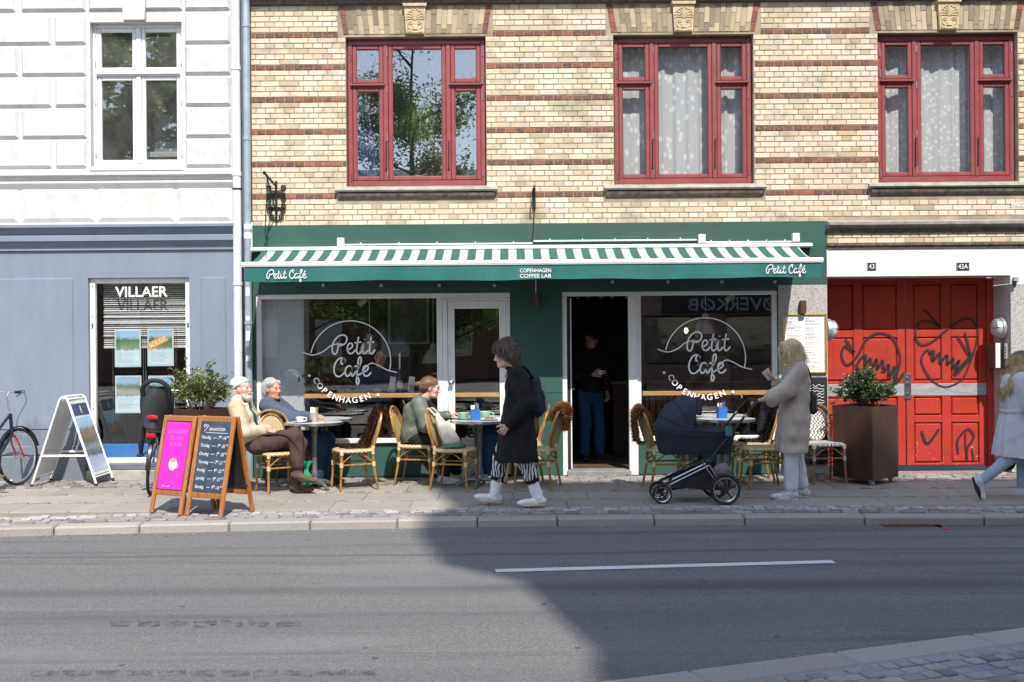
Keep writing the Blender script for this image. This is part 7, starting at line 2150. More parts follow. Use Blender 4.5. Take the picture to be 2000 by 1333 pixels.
def person(label, loc, rot, J, skinm, hair, top, legs, group=None, male=True, hs=1.0, eyes_on=True, brow=None, lipc=None, handspec=None, head=None):
    """J: joint positions in a frame that faces +X. Builds the body as one mesh; clothes and hair become its children."""
    T = thing('person', label, 'person', loc, rot, group)
    yaw, pitch = J['look']; Rm = rotm(yaw, pitch, J.get('tilt', 0)); C = np.array(J['head'])
    S = SDF(); H = head_prims(S, C, Rm, hs, male, J['neck'])
    V1 = S.mesh(.0052)
    S = SDF(); nk = np.array(J['neck']); pel, ch = np.array(J['pelvis']), np.array(J['chest'])
    S.ecap(pel, ch, .085, .095, 1.3, .04); S.cap(ch, nk, .07, .045, .04); S.cap(nk, C + Rm @ np.array((-.018, 0, -.07)) * hs, .05, .05, .02)
    for q in 'LR':
        if 'sh' + q in J:
            S.cap(ch, J['sh' + q], .05, .04, .04); S.cap(J['sh' + q], J['el' + q], .040, .034, .03); S.cap(J['el' + q], J['wr' + q], .034, .025, .02)
        if 'kn' + q in J:
            S.cap(pel, J['hi' + q], .07, .06, .04); S.cap(J['hi' + q], J['kn' + q], .062, .045, .03); S.cap(J['kn' + q], J['an' + q], .042, .030, .02)
    parts = [V1, S.mesh(.011)]
    for hsp in (handspec or []): parts.append(hand(*hsp[0], **hsp[1]))
    Ri = Rm.T
    def paint(c):
        q = ((c - C) @ Rm) / hs; out = np.zeros(len(c), int)
        lip = (q[:, 0] > .075) & (abs(q[:, 1]) < .023) & (q[:, 2] < -.055) & (q[:, 2] > -.079); out[lip] = 1
        br = (q[:, 0] > .055) & (abs(q[:, 1]) > .014) & (abs(q[:, 1]) < .048) & (abs(q[:, 2] - .026 + abs(abs(q[:, 1]) - .03) * .2) < .0055); out[br] = 2
        return out
    body = np_mesh(parts, 'body', [skinm, lipc or lipm, brow or hair], T, paint)
    if eyes_on: eyes(H, Rm, hs, T)
    return T, H, Rm, C
def limb(S, pts, rs, k=.03):
    for a, b, ra, rb in zip(pts, pts[1:], rs, rs[1:]): S.cap(a, b, ra, rb, k)
def lerp(a, b, t): return tuple(np.array(a) * (1 - t) + np.array(b) * t)
zx = lambda px, s, X0, dirn: None

def hair_strands(T, VF, mat, n, L, flow, lift=.35, wd=.0022, rnd=.35, seed=0, keep=None):
    """separate locks lying over the hair: n thin ribbons starting on its surface"""
    V, F = VF; r_ = np.random.default_rng(seed); a, b, c = V[F[:, 0]], V[F[:, 1]], V[F[:, 3]]; nn = np.cross(b - a, c - a)
    ar = np.linalg.norm(nn, axis=1); i = r_.choice(len(F), n, p=ar / ar.sum()); N = nn[i] / (ar[i][:, None] + 1e-12)
    t = r_.random((n, 2)); p = a[i] + (b[i] - a[i]) * t[:, :1] + (c[i] - a[i]) * t[:, 1:]
    g = np.array([flow(q) for q in p]) + r_.normal(size=(n, 3)) * rnd
    g = g - N * (g * N).sum(1, keepdims=True) * .85; g /= np.linalg.norm(g, axis=1, keepdims=True) + 1e-9
    l = (L * r_.uniform(.55, 1.25, n))[:, None]; s = np.cross(g, N); s /= np.linalg.norm(s, axis=1, keepdims=True) + 1e-9; s = s * wd
    p0 = p - N * .002; p1 = p + g * l * .5 + N * l * lift * .5; p2 = p + g * l + N * l * lift * .25 - np.array([0, 0, 1]) * l * .15
    vs = np.stack([p0 - s, p0 + s, p1 + s * .9, p1 - s * .9, p2 + s * .25, p2 - s * .25], 1).reshape(-1, 3)
    k = np.arange(n)[:, None] * 6; F2 = np.concatenate([k + np.array([[0, 1, 2, 3]]), k + np.array([[3, 2, 4, 5]])])
    return tag(np_mesh([(vs, F2)], 'hair_strands', mat, T), kind='stuff')
white_sole = M('white rubber sole', (.62, .62, .60), .6, var=.08, vs=30)
cream_sole = M('cream rubber sole', (.58, .53, .38), .7, var=.1, vs=30)
dark_sole = M('dark sole', (.03, .028, .026), .8)
sk_pale, sk_warm, sk_red, sk_dim = skin('pale skin', (.60, .39, .30)), skin('warm skin', (.56, .35, .25)), skin('ruddy skin', (.60, .30, .235), .12), skin('tan skin', (.42, .26, .19))
h_brown = hairm('brown hair', (.040, .027, .020), (.155, .108, .082), (1, 1, .5), 45)
h_blond = hairm('blond hair', (.36, .25, .12), (.72, .57, .36))
h_gold = hairm('golden hair', (.30, .20, .09), (.60, .45, .24))
h_fair = hairm('light brown hair', (.12, .07, .04), (.30, .19, .11), (.2, 1, 1), 50)
h_grey = hairm('silver hair', (.36, .34, .33), (.68, .66, .64), (1, 1, .3), 50)
h_white = hairm('white beard', (.45, .42, .39), (.72, .70, .67), (1, 1, .3), 60)
h_dark = hairm('dark hair', (.015, .012, .01), (.05, .035, .025))

# ================= woman in black walking left, in front of everything
x0 = P(1010, 900, -2.42)[0]
J = dict(head=(.115, 0, 1.525), look=(0, R(-8)), neck=(.035, 0, 1.385), chest=(-.02, 0, 1.20), pelvis=(-.01, 0, .90),
         shL=(-.015, .16, 1.335), elL=(-.12, .24, 1.06), wrL=(.075, .235, .845), shR=(-.015, -.16, 1.335), elR=(-.10, -.24, 1.07), wrR=(.02, -.22, .84),
         hiL=(0, .085, .86), hiR=(.02, -.085, .86), knL=(-.08, .085, .49), anL=(-.205, .085, .105), knR=(.16, -.085, .49), anR=(.225, -.085, .115))
T, H, Rm, C = person('woman in a black coat, zebra striped trousers and white boots striding past the chairs', (x0, -2.42, 0), PI, J, sk_pale, h_brown, None, None, male=False, brow=h_brown,
    handspec=[(((.085, .235, .835), (.55, -.12, -.6), (.2, -1, 0), 1), dict(curl=.55, s=.92)), (((.03, -.22, .83), (.4, 0, -.7), (0, 1, 0), -1), dict(curl=.5, s=.92))])
S = SDF(); e = lambda p, r, k=.025, op='u': S.ell(H(*p), r, Rm, k, op)
e((-.022, 0, .045), (.108, .090, .098)); e((-.075, 0, .0), (.060, .080, .090)); e((.050, 0, .082), (.046, .066, .030)); e((-.085, 0, -.065), (.038, .055, .055))
for k in range(34):
    a = random.random() * 6.28; b_ = random.uniform(-.2, 1.3); p = (-.03 + .10 * math.cos(a) * math.cos(b_), .085 * math.sin(a) * math.cos(b_), .05 + .09 * math.sin(b_))
    if p[0] < .075: e(p, (.034, .020, .024), .008)
e((.098, 0, -.02), (.058, .058, .085), .02, 's'); e((.03, .082, -.02), (.030, .02, .03), .012, 's')
HM = S.mesh(.006, .004, 60, 2); np_mesh([HM], 'hair', h_brown, T); hair_strands(T, HM, h_brown, 3200, .05, lambda q: (-.25, 0, -.6), .95, .0024, .8)
coat_b = cloth('black wool coat', (.012, .012, .014), .3, 9, 200, .8)
S = SDF()
S.loft([(.455, .0, 0, .215, .24), (.62, -.005, 0, .195, .225), (.85, -.01, 0, .165, .205), (1.05, -.02, 0, .145, .20), (1.22, -.015, 0, .135, .20), (1.33, .0, 0, .095, .17), (1.39, .02, 0, .07, .10)], .04, .045, 7, 1)
S.cap((.0, -.12, 1.34), (.0, .12, 1.34), .062, None, .05)
limb(S, [J['shL'], J['elL'], (.06, .235, .87)], (.088, .078, .062), .04); limb(S, [J['shR'], J['elR'], (.0, -.22, .87)], (.088, .078, .060), .04)
S.ell((.055, 0, 1.40), (.062, .07, .03), None, .02)
np_mesh([S.mesh(.0085, .006, 26, 4)], 'coat', coat_b, T)
b = MB(); b.tube(spline([(.075, .05, 1.415), (.10, .02, 1.36), (.115, 0, 1.30)], 4), .008, 6); b.build('neck_scarf', cloth('white and black scarf', (.45, .43, .42), .6, 40), T)
# zebra trousers
t = NT('zebra print'); w_ = t.n('TexWave', wave_type='BANDS', bands_direction='X'); t.l(t.coord('Object', (1.0, .7, .42)), w_.inputs['Vector']); w_.inputs['Scale'].default_value = 11; w_.inputs['Distortion'].default_value = 9.0; w_.inputs['Detail'].default_value = 2; w_.inputs['Detail Scale'].default_value = 1.2
zebra = t.set(t.ramp(w_.outputs['Fac'], [(.44, (.012, .012, .016)), (.54, (.62, .62, .62))]), .8, 0, .25)
S = SDF()
for q in 'LR':
    kn, an = J['kn' + q], J['an' + q]; limb(S, [J['hi' + q], kn, lerp(kn, an, .56)], (.095, .082, .070), .02)
np_mesh([S.mesh(.008, .004, 24, 5)], 'trousers', zebra, T)
b = MB()
for q in 'LR':
    kn, an = J['kn' + q], J['an' + q]; b.tube([lerp(kn, an, .53), lerp(kn, an, .62)], [.075, .072], 16)
b.build('trouser_cuff', coat_b, T, smooth=True)
boot = cloth('white canvas boot', (.80, .80, .82), .06, 14, 150, .7, .2)
for q, pt in (('L', R(-3)), ('R', R(7))):
    kn, an = J['kn' + q], J['an' + q]; o = shoe(T, an, 0, pt, boot, cream_sole, .27, .04, 'boot', .034)
    S = SDF(); S.cap(lerp(kn, an, 1.0), lerp(kn, an, .56), .052, .062, .02); np_mesh([S.mesh(.0075, .003, 60, 3)], 'shaft', boot, o)
    b = MB()
    for k in range(5):
        p = np.array(lerp(kn, an, .66 + .075 * k)) + np.array((.060 - .001 * k, 0, 0)); b.tube([p + np.array((0, -.022, .006)), p + np.array((.004, .022, -.004))], .004, 5)
    b.build_each('laces', boot, o)
# backpack
BP = thing('backpack', 'dark navy backpack on the back of the woman in black', 'backpack', (x0, -2.42, 0), PI)
S = SDF(); S.ecap((-.20, 0, .98), (-.175, 0, 1.26), .085, .062, 1.65, .03); S.ecap((-.265, 0, 1.0), (-.24, 0, 1.14), .04, .03, 2.2, .02)
np_mesh([S.mesh(.009, .004, 34, 6)], 'bag', cloth('navy nylon', (.016, .020, .035), .3, 14, 200, .55), BP)
b = MB()
for s_ in (-1, 1): b.tube(spline([(-.17, s_ * .07, 1.28), (-.08, s_ * .10, 1.405), (.04, s_ * .11, 1.37), (.085, s_ * .12, 1.26), (.04, s_ * .16, 1.08), (-.12, s_ * .13, 1.0)], 6), .013, 6, flat=2.2)
b.build('strap', coat_b, BP, smooth=True)
b = MB(); b.tube(spline([(-.245, -.1, 1.22), (-.29, 0, 1.2), (-.245, .1, 1.22)], 5), .005, 6); b.tube(spline([(-.27, .06, 1.18), (-.31, .05, 1.08), (-.3, .03, .98)], 5), .006, 6); b.ball((-.30, .06, 1.05), (.02, .02, .10), 8, 6); b.build('zip', M('grey zip', (.25, .25, .26), .5), BP)

# ================= woman with the pram, seen from behind her left shoulder
x0 = P(1548, 900, -2.02)[0]; yb = -2.02
hb = P(1463, 787, -2.2)
J = dict(head=(.012, 0, 1.535), look=(R(-22), R(-10)), neck=(-.035, 0, 1.395), chest=(-.05, 0, 1.20), pelvis=(-.01, 0, .90),
         shL=(-.045, .165, 1.345), elL=(.13, .215, 1.13), wrL=(.36, .18, 1.04), shR=(-.045, -.165, 1.345), elR=(.04, -.21, 1.09), wrR=(.16, -.14, 1.24),
         hiL=(0, .085, .86), hiR=(0, -.085, .86), knL=(.035, .09, .49), anL=(.045, .09, .085), knR=(-.06, -.10, .49), anR=(-.125, -.10, .085))
T, H, Rm, C = person('blond woman in a long taupe coat pushing the pram and looking at her phone', (x0, yb, 0), PI, J, sk_pale, h_blond, None, None, male=False,
    handspec=[(((.365, .18, 1.04), (1, -.1, -.12), (-.1, 0, -1), 1), dict(curl=1.0, s=.9)), (((.165, -.135, 1.25), (.7, .3, .55), (-.4, .3, .8), -1), dict(curl=.7, s=.9))])
S = SDF(); e = lambda p, r, k=.025, op='u': S.ell(H(*p), r, Rm, k, op)
e((-.020, 0, .036), (.103, .082, .096)); e((-.062, 0, -.03), (.058, .080, .11)); e((.045, 0, .085), (.050, .066, .033))
for y, l_ in ((-.05, .28), (-.018, .33), (.018, .34), (.05, .30)):
    S.cap(H(-.085, y, -.04), np.array(H(-.085, y, 0)) * 0 + np.array((-.125 - .02 * (abs(y) < .03), y * 1.5, 1.46 - l_)), .042, .016, .022)
for y in (-1, 1): S.cap(H(.02, y * .082, .03), np.array((-.03, y * .105, 1.34)), .028, .018, .02)
e((.105, 0, -.02), (.06, .056, .085), .015, 's')
HM = S.mesh(.0062, .004, 70, 7); np_mesh([HM], 'hair', h_blond, T); hair_strands(T, HM, h_blond, 3600, .14, lambda q: (-.10, 0, -1.0), .03, .0022, .06)
b = MB(); pts = [H(.088, y, .008 - .004 * abs(y) / .05) for y in (-.062, -.03, 0, .03, .062)]
for s_ in (-1, 1): b.ball(H(.090, s_ * .033, .0), (.014, .028, .022), 10, 6, rot=Matrix(Rm.tolist())); b.tube([H(.086, s_ * .058, .008), H(.0, s_ * .084, .012)], .004, 5)
b.build('sunglasses', M('black acetate', (.012, .012, .012), .1), T, smooth=True)
taupe = cloth('taupe linen coat', (.47, .395, .335), .12, 6, 120, .9, .35)
S = SDF()
S.loft([(.49, .015, 0, .155, .235), (.68, .0, 0, .165, .23), (.88, -.015, 0, .160, .215), (1.05, -.035, 0, .145, .20), (1.22, -.05, 0, .135, .195), (1.34, -.05, 0, .10, .165), (1.40, -.045, 0, .07, .095)], .04, .05, 6, 2)
S.cap((-.05, -.13, 1.35), (-.05, .13, 1.35), .058, None, .05)
limb(S, [J['shL'], J['elL'], (.27, .195, 1.065)], (.086, .080, .072), .05); limb(S, [J['shR'], J['elR'], (.12, -.165, 1.20)], (.086, .078, .06), .04)
S.cap((.18, .215, 1.05), (.25, .20, 1.0), .045, .04, .05)
np_mesh([S.mesh(.0085, .006, 22, 9)], 'coat', taupe, T)
S = SDF()
for q in 'LR': limb(S, [J['hi' + q], J['kn' + q], lerp(J['kn' + q], J['an' + q], .86)], (.10, .076, .070), .02)
jean = cloth('pale washed denim', (.66, .66, .69), .1, 8, 260, .85); np_mesh([S.mesh(.008, .004, 26, 8)], 'trousers', jean, T)
sneak = M('white and silver sneaker', (.55, .56, .58), .5, var=.3, vs=22)
for q, yw in (('L', R(4)), ('R', R(-14))): shoe(T, J['an' + q], yw, 0, sneak, white_sole, .285, 0, 'sneaker', .030)
PH = thing('phone', 'white phone held up by the blond woman with the pram', 'phone', (x0, yb, 0), PI)
b = MB(); b.bar((.19, -.115, 1.25), (.275, -.05, 1.335), .008, .072, up=(-.4, .3, .8), c=.003); b.build('body', m['white_alu'], PH)
BG = thing('shoulder_bag', 'small black bag hanging at the back of the woman with the pram', 'bag', (x0, yb, 0), PI)
S = SDF(); S.ecap((-.20, .05, .93), (-.20, .05, 1.06), .05, .045, 1.7, .02); np_mesh([S.mesh(.008, .002, 30)], 'bag', M('black leather', (.012, .012, .013), .45, bump=.2), BG)
b = MB(); b.tube(spline([(-.19, .06, 1.08), (-.185, .08, 1.2), (-.14, .11, 1.36), (-.05, .13, 1.415), (.04, .10, 1.34), (.09, .0, 1.2)], 6), .0075, 6, flat=1.8); b.build('strap', coat_b, BG, smooth=True)

# ================= woman at the right edge walking out of the frame
yb = -2.2; x0 = P(1984, 900, yb)[0]
J = dict(head=(.085, .02, 1.395), look=(R(14), R(-4)), neck=(.02, 0, 1.265), chest=(.0, 0, 1.10), pelvis=(-.01, 0, .83),
         shL=(.0, .15, 1.23), elL=(.05, .22, .98), wrL=(.20, .18, .95), shR=(.0, -.15, 1.23), elR=(.06, -.22, .98), wrR=(.22, -.17, .97),
         hiL=(0, .08, .79), hiR=(-.01, -.08, .79), knL=(.12, .085, .46), anL=(.10, .085, .085), knR=(-.10, -.08, .43), anR=(-.385, -.08, .20))
T, H, Rm, C = person('woman in a pale grey trench coat and olive cap walking past the red gate', (x0, yb, 0), 0, J, sk_pale, h_gold, None, None, male=False, hs=.95,
    handspec=[(((.225, -.17, .97), (1, .1, .1), (0, 1, 0), -1), dict(curl=.7, s=.88)), (((.205, .18, .95), (1, 0, 0), (0, -1, 0), 1), dict(curl=.7, s=.88))])
S = SDF(); e = lambda p, r, k=.025, op='u': S.ell(H(*p), r, Rm, k, op)
e((-.02, 0, .03), (.106, .087, .095)); e((-.06, 0, -.04), (.06, .085, .10))
for y, l_ in ((-.07, .20), (-.035, .25), (.0, .26), (.04, .24), (.075, .2)): S.cap(H(-.07, y, -.05), (-.07 - .045 * (1 - abs(y) * 8), y * 1.5, 1.385 - l_), .042, .022, .025)
e((.105, 0, -.02), (.06, .056, .09), .015, 's')
HM = S.mesh(.0062, .004, 60, 3); np_mesh([HM], 'hair', h_gold, T); hair_strands(T, HM, h_gold, 3600, .11, lambda q: (-.3, 0, -1.0), .16, .0028, .18)
S = SDF(); S.ell(H(-.012, 0, .052), (.112, .094, .088), Rm, .02); S.cut(H(0, 0, .035), Rm @ np.array((.08, 0, -1))); capo = np_mesh([S.mesh(.006)], 'cap', cloth('olive cotton', (.15, .135, .095), .1), T)
b = MB(); b.grid(lambda u, v: H(.085 + .085 * v * (1 - .5 * (2 * u - 1) ** 2), (u - .5) * .15, .045 - .012 * v - .02 * (2 * u - 1) ** 2), 12, 5); b.build('peak', cloth('olive cotton peak', (.14, .125, .09), .1), capo, smooth=True)
b = MB(); b.lathe([(0, -.003), (.014, -.003), (.014, .003), (0, .003)], 12, Matrix.Translation(H(-.07, -.078, .05)) @ Matrix.Rotation(PI / 2, 4, 'X')); b.build('button', blackm, capo)
trench = cloth('pale grey trench cotton', (.60, .595, .62), .06, 6, 240, .8)
S = SDF(); S.loft([(.44, -.0, 0, .225, .235), (.62, -.005, 0, .19, .215), (.80, -.005, 0, .155, .19), (.90, -.005, 0, .128, .165), (.93, -.005, 0, .128, .165), (1.02, .0, 0, .140, .18), (1.15, .005, 0, .128, .175), (1.23, .01, 0, .09, .15), (1.28, .015, 0, .07, .09)], .035, .07, 8, .6)
S.cap((.0, -.12, 1.235), (.0, .12, 1.235), .055, None, .05)
limb(S, [J['shR'], J['elR'], (.19, -.18, .975)], (.080, .072, .060), .04); limb(S, [J['shL'], J['elL'], (.18, .18, .955)], (.080, .07, .058), .04)
S.ecap((-.055, 0, 1.23), (-.075, 0, 1.16), .06, .055, 2.1, .02); S.ell((.02, 0, 1.285), (.068, .07, .028), None, .02)
co_ = np_mesh([S.mesh(.0085, .005, 24, 11)], 'trench_coat', trench, T)
b = MB(); b.tube([(-.005 + .138 * math.cos(a), .175 * math.sin(a), .915 + .004 * math.sin(3 * a)) for a in [2 * PI * k / 30 for k in range(30)]], .02, 6, closed=True, flat=.35); b.build('belt', trench, co_, smooth=True)
S = SDF()
for q in 'LR': limb(S, [J['hi' + q], J['kn' + q], lerp(J['kn' + q], J['an' + q], .9)], (.09, .066, .050), .02)
np_mesh([S.mesh(.008, .003, 26, 8)], 'jeans', cloth('light blue denim', (.36, .44, .51), .12, 8), T)
tr_w = cloth('white trainer', (.62, .62, .64), .08, 14, 90, .6)
shoe(T, J['anL'], R(4), R(4), tr_w, white_sole, .25, 0, 'trainer', .026); shoe(T, J['anR'], R(-10), R(-72), tr_w, dark_sole, .25, 0, 'trainer', .026)
LB = thing('tote_bag', 'dark grey bag swinging low beside the trench coat woman', 'bag', (x0, yb, 0), 0)
S = SDF(); S.ecap((.02, .22, .36), (.02, .22, .56), .09, .08, .6, .03); np_mesh([S.mesh(.01, .003, 22)], 'bag', cloth('charcoal canvas', (.03, .033, .04), .2), LB)
b = MB(); b.tube(spline([(-.04, .22, .6), (.06, .21, .85), (.2, .19, .93), (.12, .22, .8), (.08, .22, .6)], 5), .007, 5); b.build('handle', coat_b, LB)

# ================= woman in the bomber jacket at the table
yb = -.58; x0 = P(818, 880, yb)[0]
J = dict(head=(.155, 0, 1.125), look=(R(-4), R(-10)), neck=(.06, 0, .985), chest=(-.02, 0, .80), pelvis=(-.06, 0, .53),
         shL=(.02, .165, .945), elL=(.20, .20, .74), wrL=(.36, .10, .80), shR=(.02, -.165, .945), elR=(.10, -.215, .70), wrR=(.33, -.16, .64),
         hiL=(.0, .09, .53), hiR=(.0, -.09, .53), knL=(.42, .10, .52), anL=(.44, .10, .09), knR=(.40, -.10, .51), anR=(.30, -.12, .09))
T, H, Rm, C = person('woman with a hair bun in a sage green bomber jacket sitting at the middle table', (x0, yb, 0), .02, J, sk_pale, h_fair, None, None, male=False,
    handspec=[(((.345, -.155, .635), (.8, .2, -.3), (0, 0, -1), -1), dict(curl=.5, s=.9)), (((.37, .10, .80), (.8, -.2, .1), (0, 0, -1), 1), dict(curl=.6, s=.9))])
S = SDF(); e = lambda p, r, k=.02, op='u': S.ell(H(*p), r, Rm, k, op)
e((-.018, 0, .036), (.102, .081, .093)); e((-.055, 0, .0), (.055, .075, .075)); e((-.128, 0, .02), (.036, .040, .036), .01)
e((.090, 0, -.022), (.066, .057, .085), .02, 's'); e((.0, .080, -.02), (.03, .016, .035), .01, 's'); e((.0, -.080, -.02), (.03, .016, .035), .01, 's')
HM = S.mesh(.006, .002, 80, 3); np_mesh([HM], 'hair', h_fair, T); hair_strands(T, HM, h_fair, 2600, .07, lambda q: (-1.0, 0, .15), .10, .0018, .12)
bomber = cloth('sage green satin', (.135, .155, .125), .08, 7, 240, .45, .12, (.165, .185, .155))
S = SDF(); S.ecap((-.075, 0, .60), (-.04, 0, .82), .135, .145, 1.28, .05); S.ecap((-.04, 0, .84), (.03, 0, .95), .125, .075, 1.45, .05); S.ecap((-.08, 0, .535), (-.075, 0, .60), .12, .135, 1.28, .03)
limb(S, [J['shR'], J['elR'], (.29, -.17, .65)], (.095, .085, .058), .04); limb(S, [J['shL'], J['elL'], (.33, .115, .79)], (.095, .085, .058), .04)
S.cut((-.08, 0, .50), (.15, 0, -1))
np_mesh([S.mesh(.0085, .0045, 27, 5)], 'bomber_jacket', bomber, T)
b = MB(); b.tube([(.065 + .062 * math.cos(a), .066 * math.sin(a), 1.0 + .02 * math.cos(a) * -1) for a in [2 * PI * k / 24 for k in range(24)]], .020, 8, closed=True); b.build('ribbed_collar', cloth('dark sage rib', (.10, .12, .09), .1), T, smooth=True)
b = MB(); b.tube([(.27, -.175, .66), (.325, -.16, .64)], [.052, .040], 12); b.tube([(.315, .125, .79), (.355, .105, .80)], [.05, .038], 12); b.build('ribbed_cuff', cloth('dark sage cuff', (.10, .12, .09), .1), T, smooth=True)
S = SDF(); S.ell((-.04, 0, .535), (.15, .17, .085), None, .03)
for q in 'LR': limb(S, [J['hi' + q], J['kn' + q], lerp(J['kn' + q], J['an' + q], .9)], (.10, .082, .066), .03)
np_mesh([S.mesh(.0085, .004, 26, 8)], 'trousers', cloth('black trousers', (.016, .015, .016), .2), T)
for q in 'LR': shoe(T, J['an' + q], R(3), 0, M('white trainer leather', (.55, .55, .54), .5), white_sole, .25, 0, 'trainer', .026)

# cream tote bag and green shawl on the chair in front of her
c = CH['tote']
TB_ = thing('tote_bag', 'cream canvas tote bag leaning against the inside of a cane chair back', 'bag', tuple(c.location), c.rotation_euler[2])
S = SDF(); S.ecap((-.05, 0, .55), (-.205, 0, .84), .085, .03, 1.9, .03); S.ecap((.0, 0, .54), (-.10, 0, .70), .06, .05, 1.9, .03); S.cut((0, 0, .475), (0, 0, -1))
np_mesh([S.mesh(.009, .006, 24, 2)], 'bag', cloth('cream canvas', (.60, .57, .50), .06, 8, 160), TB_)
b = MB()
for s_ in (-.08, .08): b.tube(spline([(-.20, s_, .83), (-.285, s_ * .8, .91), (-.325, s_ * .8, .86), (-.30, s_, .80)], 5), .009, 6, flat=2)
b.build('handle', cloth('cream webbing', (.58, .54, .46), .06), TB_, smooth=True)
SH = thing('shawl', 'folded sage green shawl on the seat of the cane chair under the tote bag', 'shawl', tuple(c.location), c.rotation_euler[2])
S = SDF(); S.ecap((-.08, -.02, .485), (.10, -.04, .49), .030, .022, 4.5, .02); S.ecap((-.1, .0, .50), (.02, -.05, .515), .026, .018, 4.2, .02); S.cut((0, 0, .472), (0, 0, -1)); np_mesh([S.mesh(.008, .006, 34, 4)], 'cloth', cloth('sage green wool', (.10, .20, .135), .15), SH)

# ================= bearded man in the white beanie
yb = -1.36; x0 = P(503, 880, yb)[0]
J = dict(head=(-.165, 0, 1.155), look=(R(-16), R(12)), neck=(-.20, 0, 1.01), chest=(-.15, 0, .82), pelvis=(-.02, 0, .545),
         shL=(-.18, .175, .965), elL=(-.10, .24, .70), wrL=(.12, .08, .70), shR=(-.18, -.175, .965), elR=(-.08, -.25, .70), wrR=(.13, -.06, .71),
         hiL=(.02, .09, .54), hiR=(.02, -.09, .54), knL=(.45, .07, .54), anL=(.42, .05, .10), knR=(.43, -.04, .645), anR=(.475, -.06, .245))
T, H, Rm, C = person('bearded old man in a white beanie and cream jacket sitting with crossed legs', (x0, yb, 0), -.06, J, sk_warm, h_white, None, None, brow=h_white,
    handspec=[(((.125, -.06, .705), (.85, .35, -.12), (-.1, .5, -.9), -1), dict(curl=.75, s=1.0)), (((.115, .07, .70), (.85, -.45, -.1), (-.1, -.5, -.9), 1), dict(curl=.75, s=1.0))])
S = SDF(); S.ell(H(-.016, 0, .058), (.106, .090, .090), Rm, .02); S.ell(H(-.05, 0, .075), (.08, .08, .075), Rm, .03); S.cut(H(0, 0, .040), Rm @ np.array((-.34, 0, -1))); cpo = np_mesh([S.mesh(.006, .002, 120, 3)], 'beanie', cloth('white knitted wool', (.66, .64, .60), .05, 20, 130, .95, .6), T)
b = MB(); q = [H(-.014 + .108 * math.cos(a), .091 * math.sin(a), .048 - .036 * math.cos(a) * -1 * -1 + .0) for a in [2 * PI * k / 28 for k in range(28)]]
q = [H(-.014 + .105 * math.cos(a), .090 * math.sin(a), .047 - .34 * (.105 * math.cos(a)) * -1 * .0 + .036 * math.cos(a)) for a in [2 * PI * k / 28 for k in range(28)]]
b.tube(q, .014, 8, closed=True, flat=.6); b.build('cuff', cloth('white knitted rib', (.60, .58, .55), .08, 20, 130, .95, .6), cpo, smooth=True)
S = SDF(); S.ell(H(-.06, 0, -.02), (.055, .082, .075), Rm, .02); S.ell(H(-.075, 0, -.08), (.045, .065, .05), Rm, .02); S.ell(H(.03, .0, -.03), (.07, .058, .06), Rm, .01, 's'); S.ell(H(0, 0, .075), (.14, .12, .055), Rm, .005, 's')
HM = S.mesh(.006, .003, 70, 3); np_mesh([HM], 'hair', h_grey, T); hair_strands(T, HM, h_grey, 1800, .035, lambda q: (-.8, 0, -.5), .3, .0020, .3)
S = SDF(); S.ell(H(.060, 0, -.100), (.042, .044, .036), Rm, .02); S.cap(H(.035, -.055, -.070), H(.055, -.03, -.10), .018, .02, .02); S.cap(H(.035, .055, -.070), H(.055, .03, -.10), .018, .02, .02)
S.cap(H(.098, -.022, -.052), H(.098, .022, -.052), .007, None, .008); S.ell(H(.105, 0, -.068), (.02, .020, .006), Rm, .004, 's')
HM = S.mesh(.0055, .002, 90, 4); BD = np_mesh([HM], 'beard', h_white, T); hair_strands(BD, HM, h_white, 1500, .022, lambda q: (.2, 0, -1), .5, .0016, .4)
cream = cloth('cream canvas jacket', (.52, .44, .31), .1, 6, 200, .85)
S = SDF(); S.ecap((-.05, 0, .60), (-.14, 0, .82), .125, .122, 1.3, .05); S.ecap((-.14, 0, .84), (-.195, 0, .985), .12, .07, 1.6, .05); S.ecap((-.02, 0, .545), (-.05, 0, .60), .125, .135, 1.3, .03)
limb(S, [J['shR'], J['elR'], (.085, -.09, .705)], (.088, .078, .060), .04); limb(S, [J['shL'], J['elL'], (.075, .10, .70)], (.088, .078, .060), .04)
S.ell((.02, 0, .88), (.14, .052, .20), None, .03, 's'); S.cut((0, 0, .50), (0, 0, -1))
jo = np_mesh([S.mesh(.0085, .005, 46, 12)], 'jacket', cream, T)
S = SDF(); S.ecap((-.19, 0, 1.0), (-.205, 0, 1.035), .078, .088, 1.15, .02); S.ell((-.15, 0, 1.045), (.06, .045, .06), None, .02, 's'); S.cap((-.10, .07, .99), (-.045, .055, .80), .022, .012, .02); S.cap((-.10, -.07, .99), (-.045, -.055, .80), .022, .012, .02)
np_mesh([S.mesh(.007, .003, 30, 5)], 'collar', cloth('cream fleece collar', (.62, .56, .45), .08, 20, 90, .95, .5), jo)
S = SDF(); S.ecap((-.06, 0, .60), (-.125, 0, .82), .118, .112, 1.1, .04); S.ecap((-.125, 0, .84), (-.18, 0, .985), .105, .065, 1.2, .04); np_mesh([S.mesh(.009, .004, 30, 3)], 'jumper', cloth('dark teal jumper', (.012, .075, .075), .15), T)
S = SDF(); S.ell((-.0, 0, .545), (.16, .18, .09), None, .03)
for q, f in (('L', .86), ('R', .80)): limb(S, [J['hi' + q], J['kn' + q], lerp(J['kn' + q], J['an' + q], f)], (.105, .088, .075), .03)
np_mesh([S.mesh(.0085, .005, 48, 8)], 'trousers', cloth('brown corduroy', (.075, .045, .04), .18, 8, 120), T)
brn = cloth('brown suede boot', (.11, .075, .05), .15, 20, 120, .8)
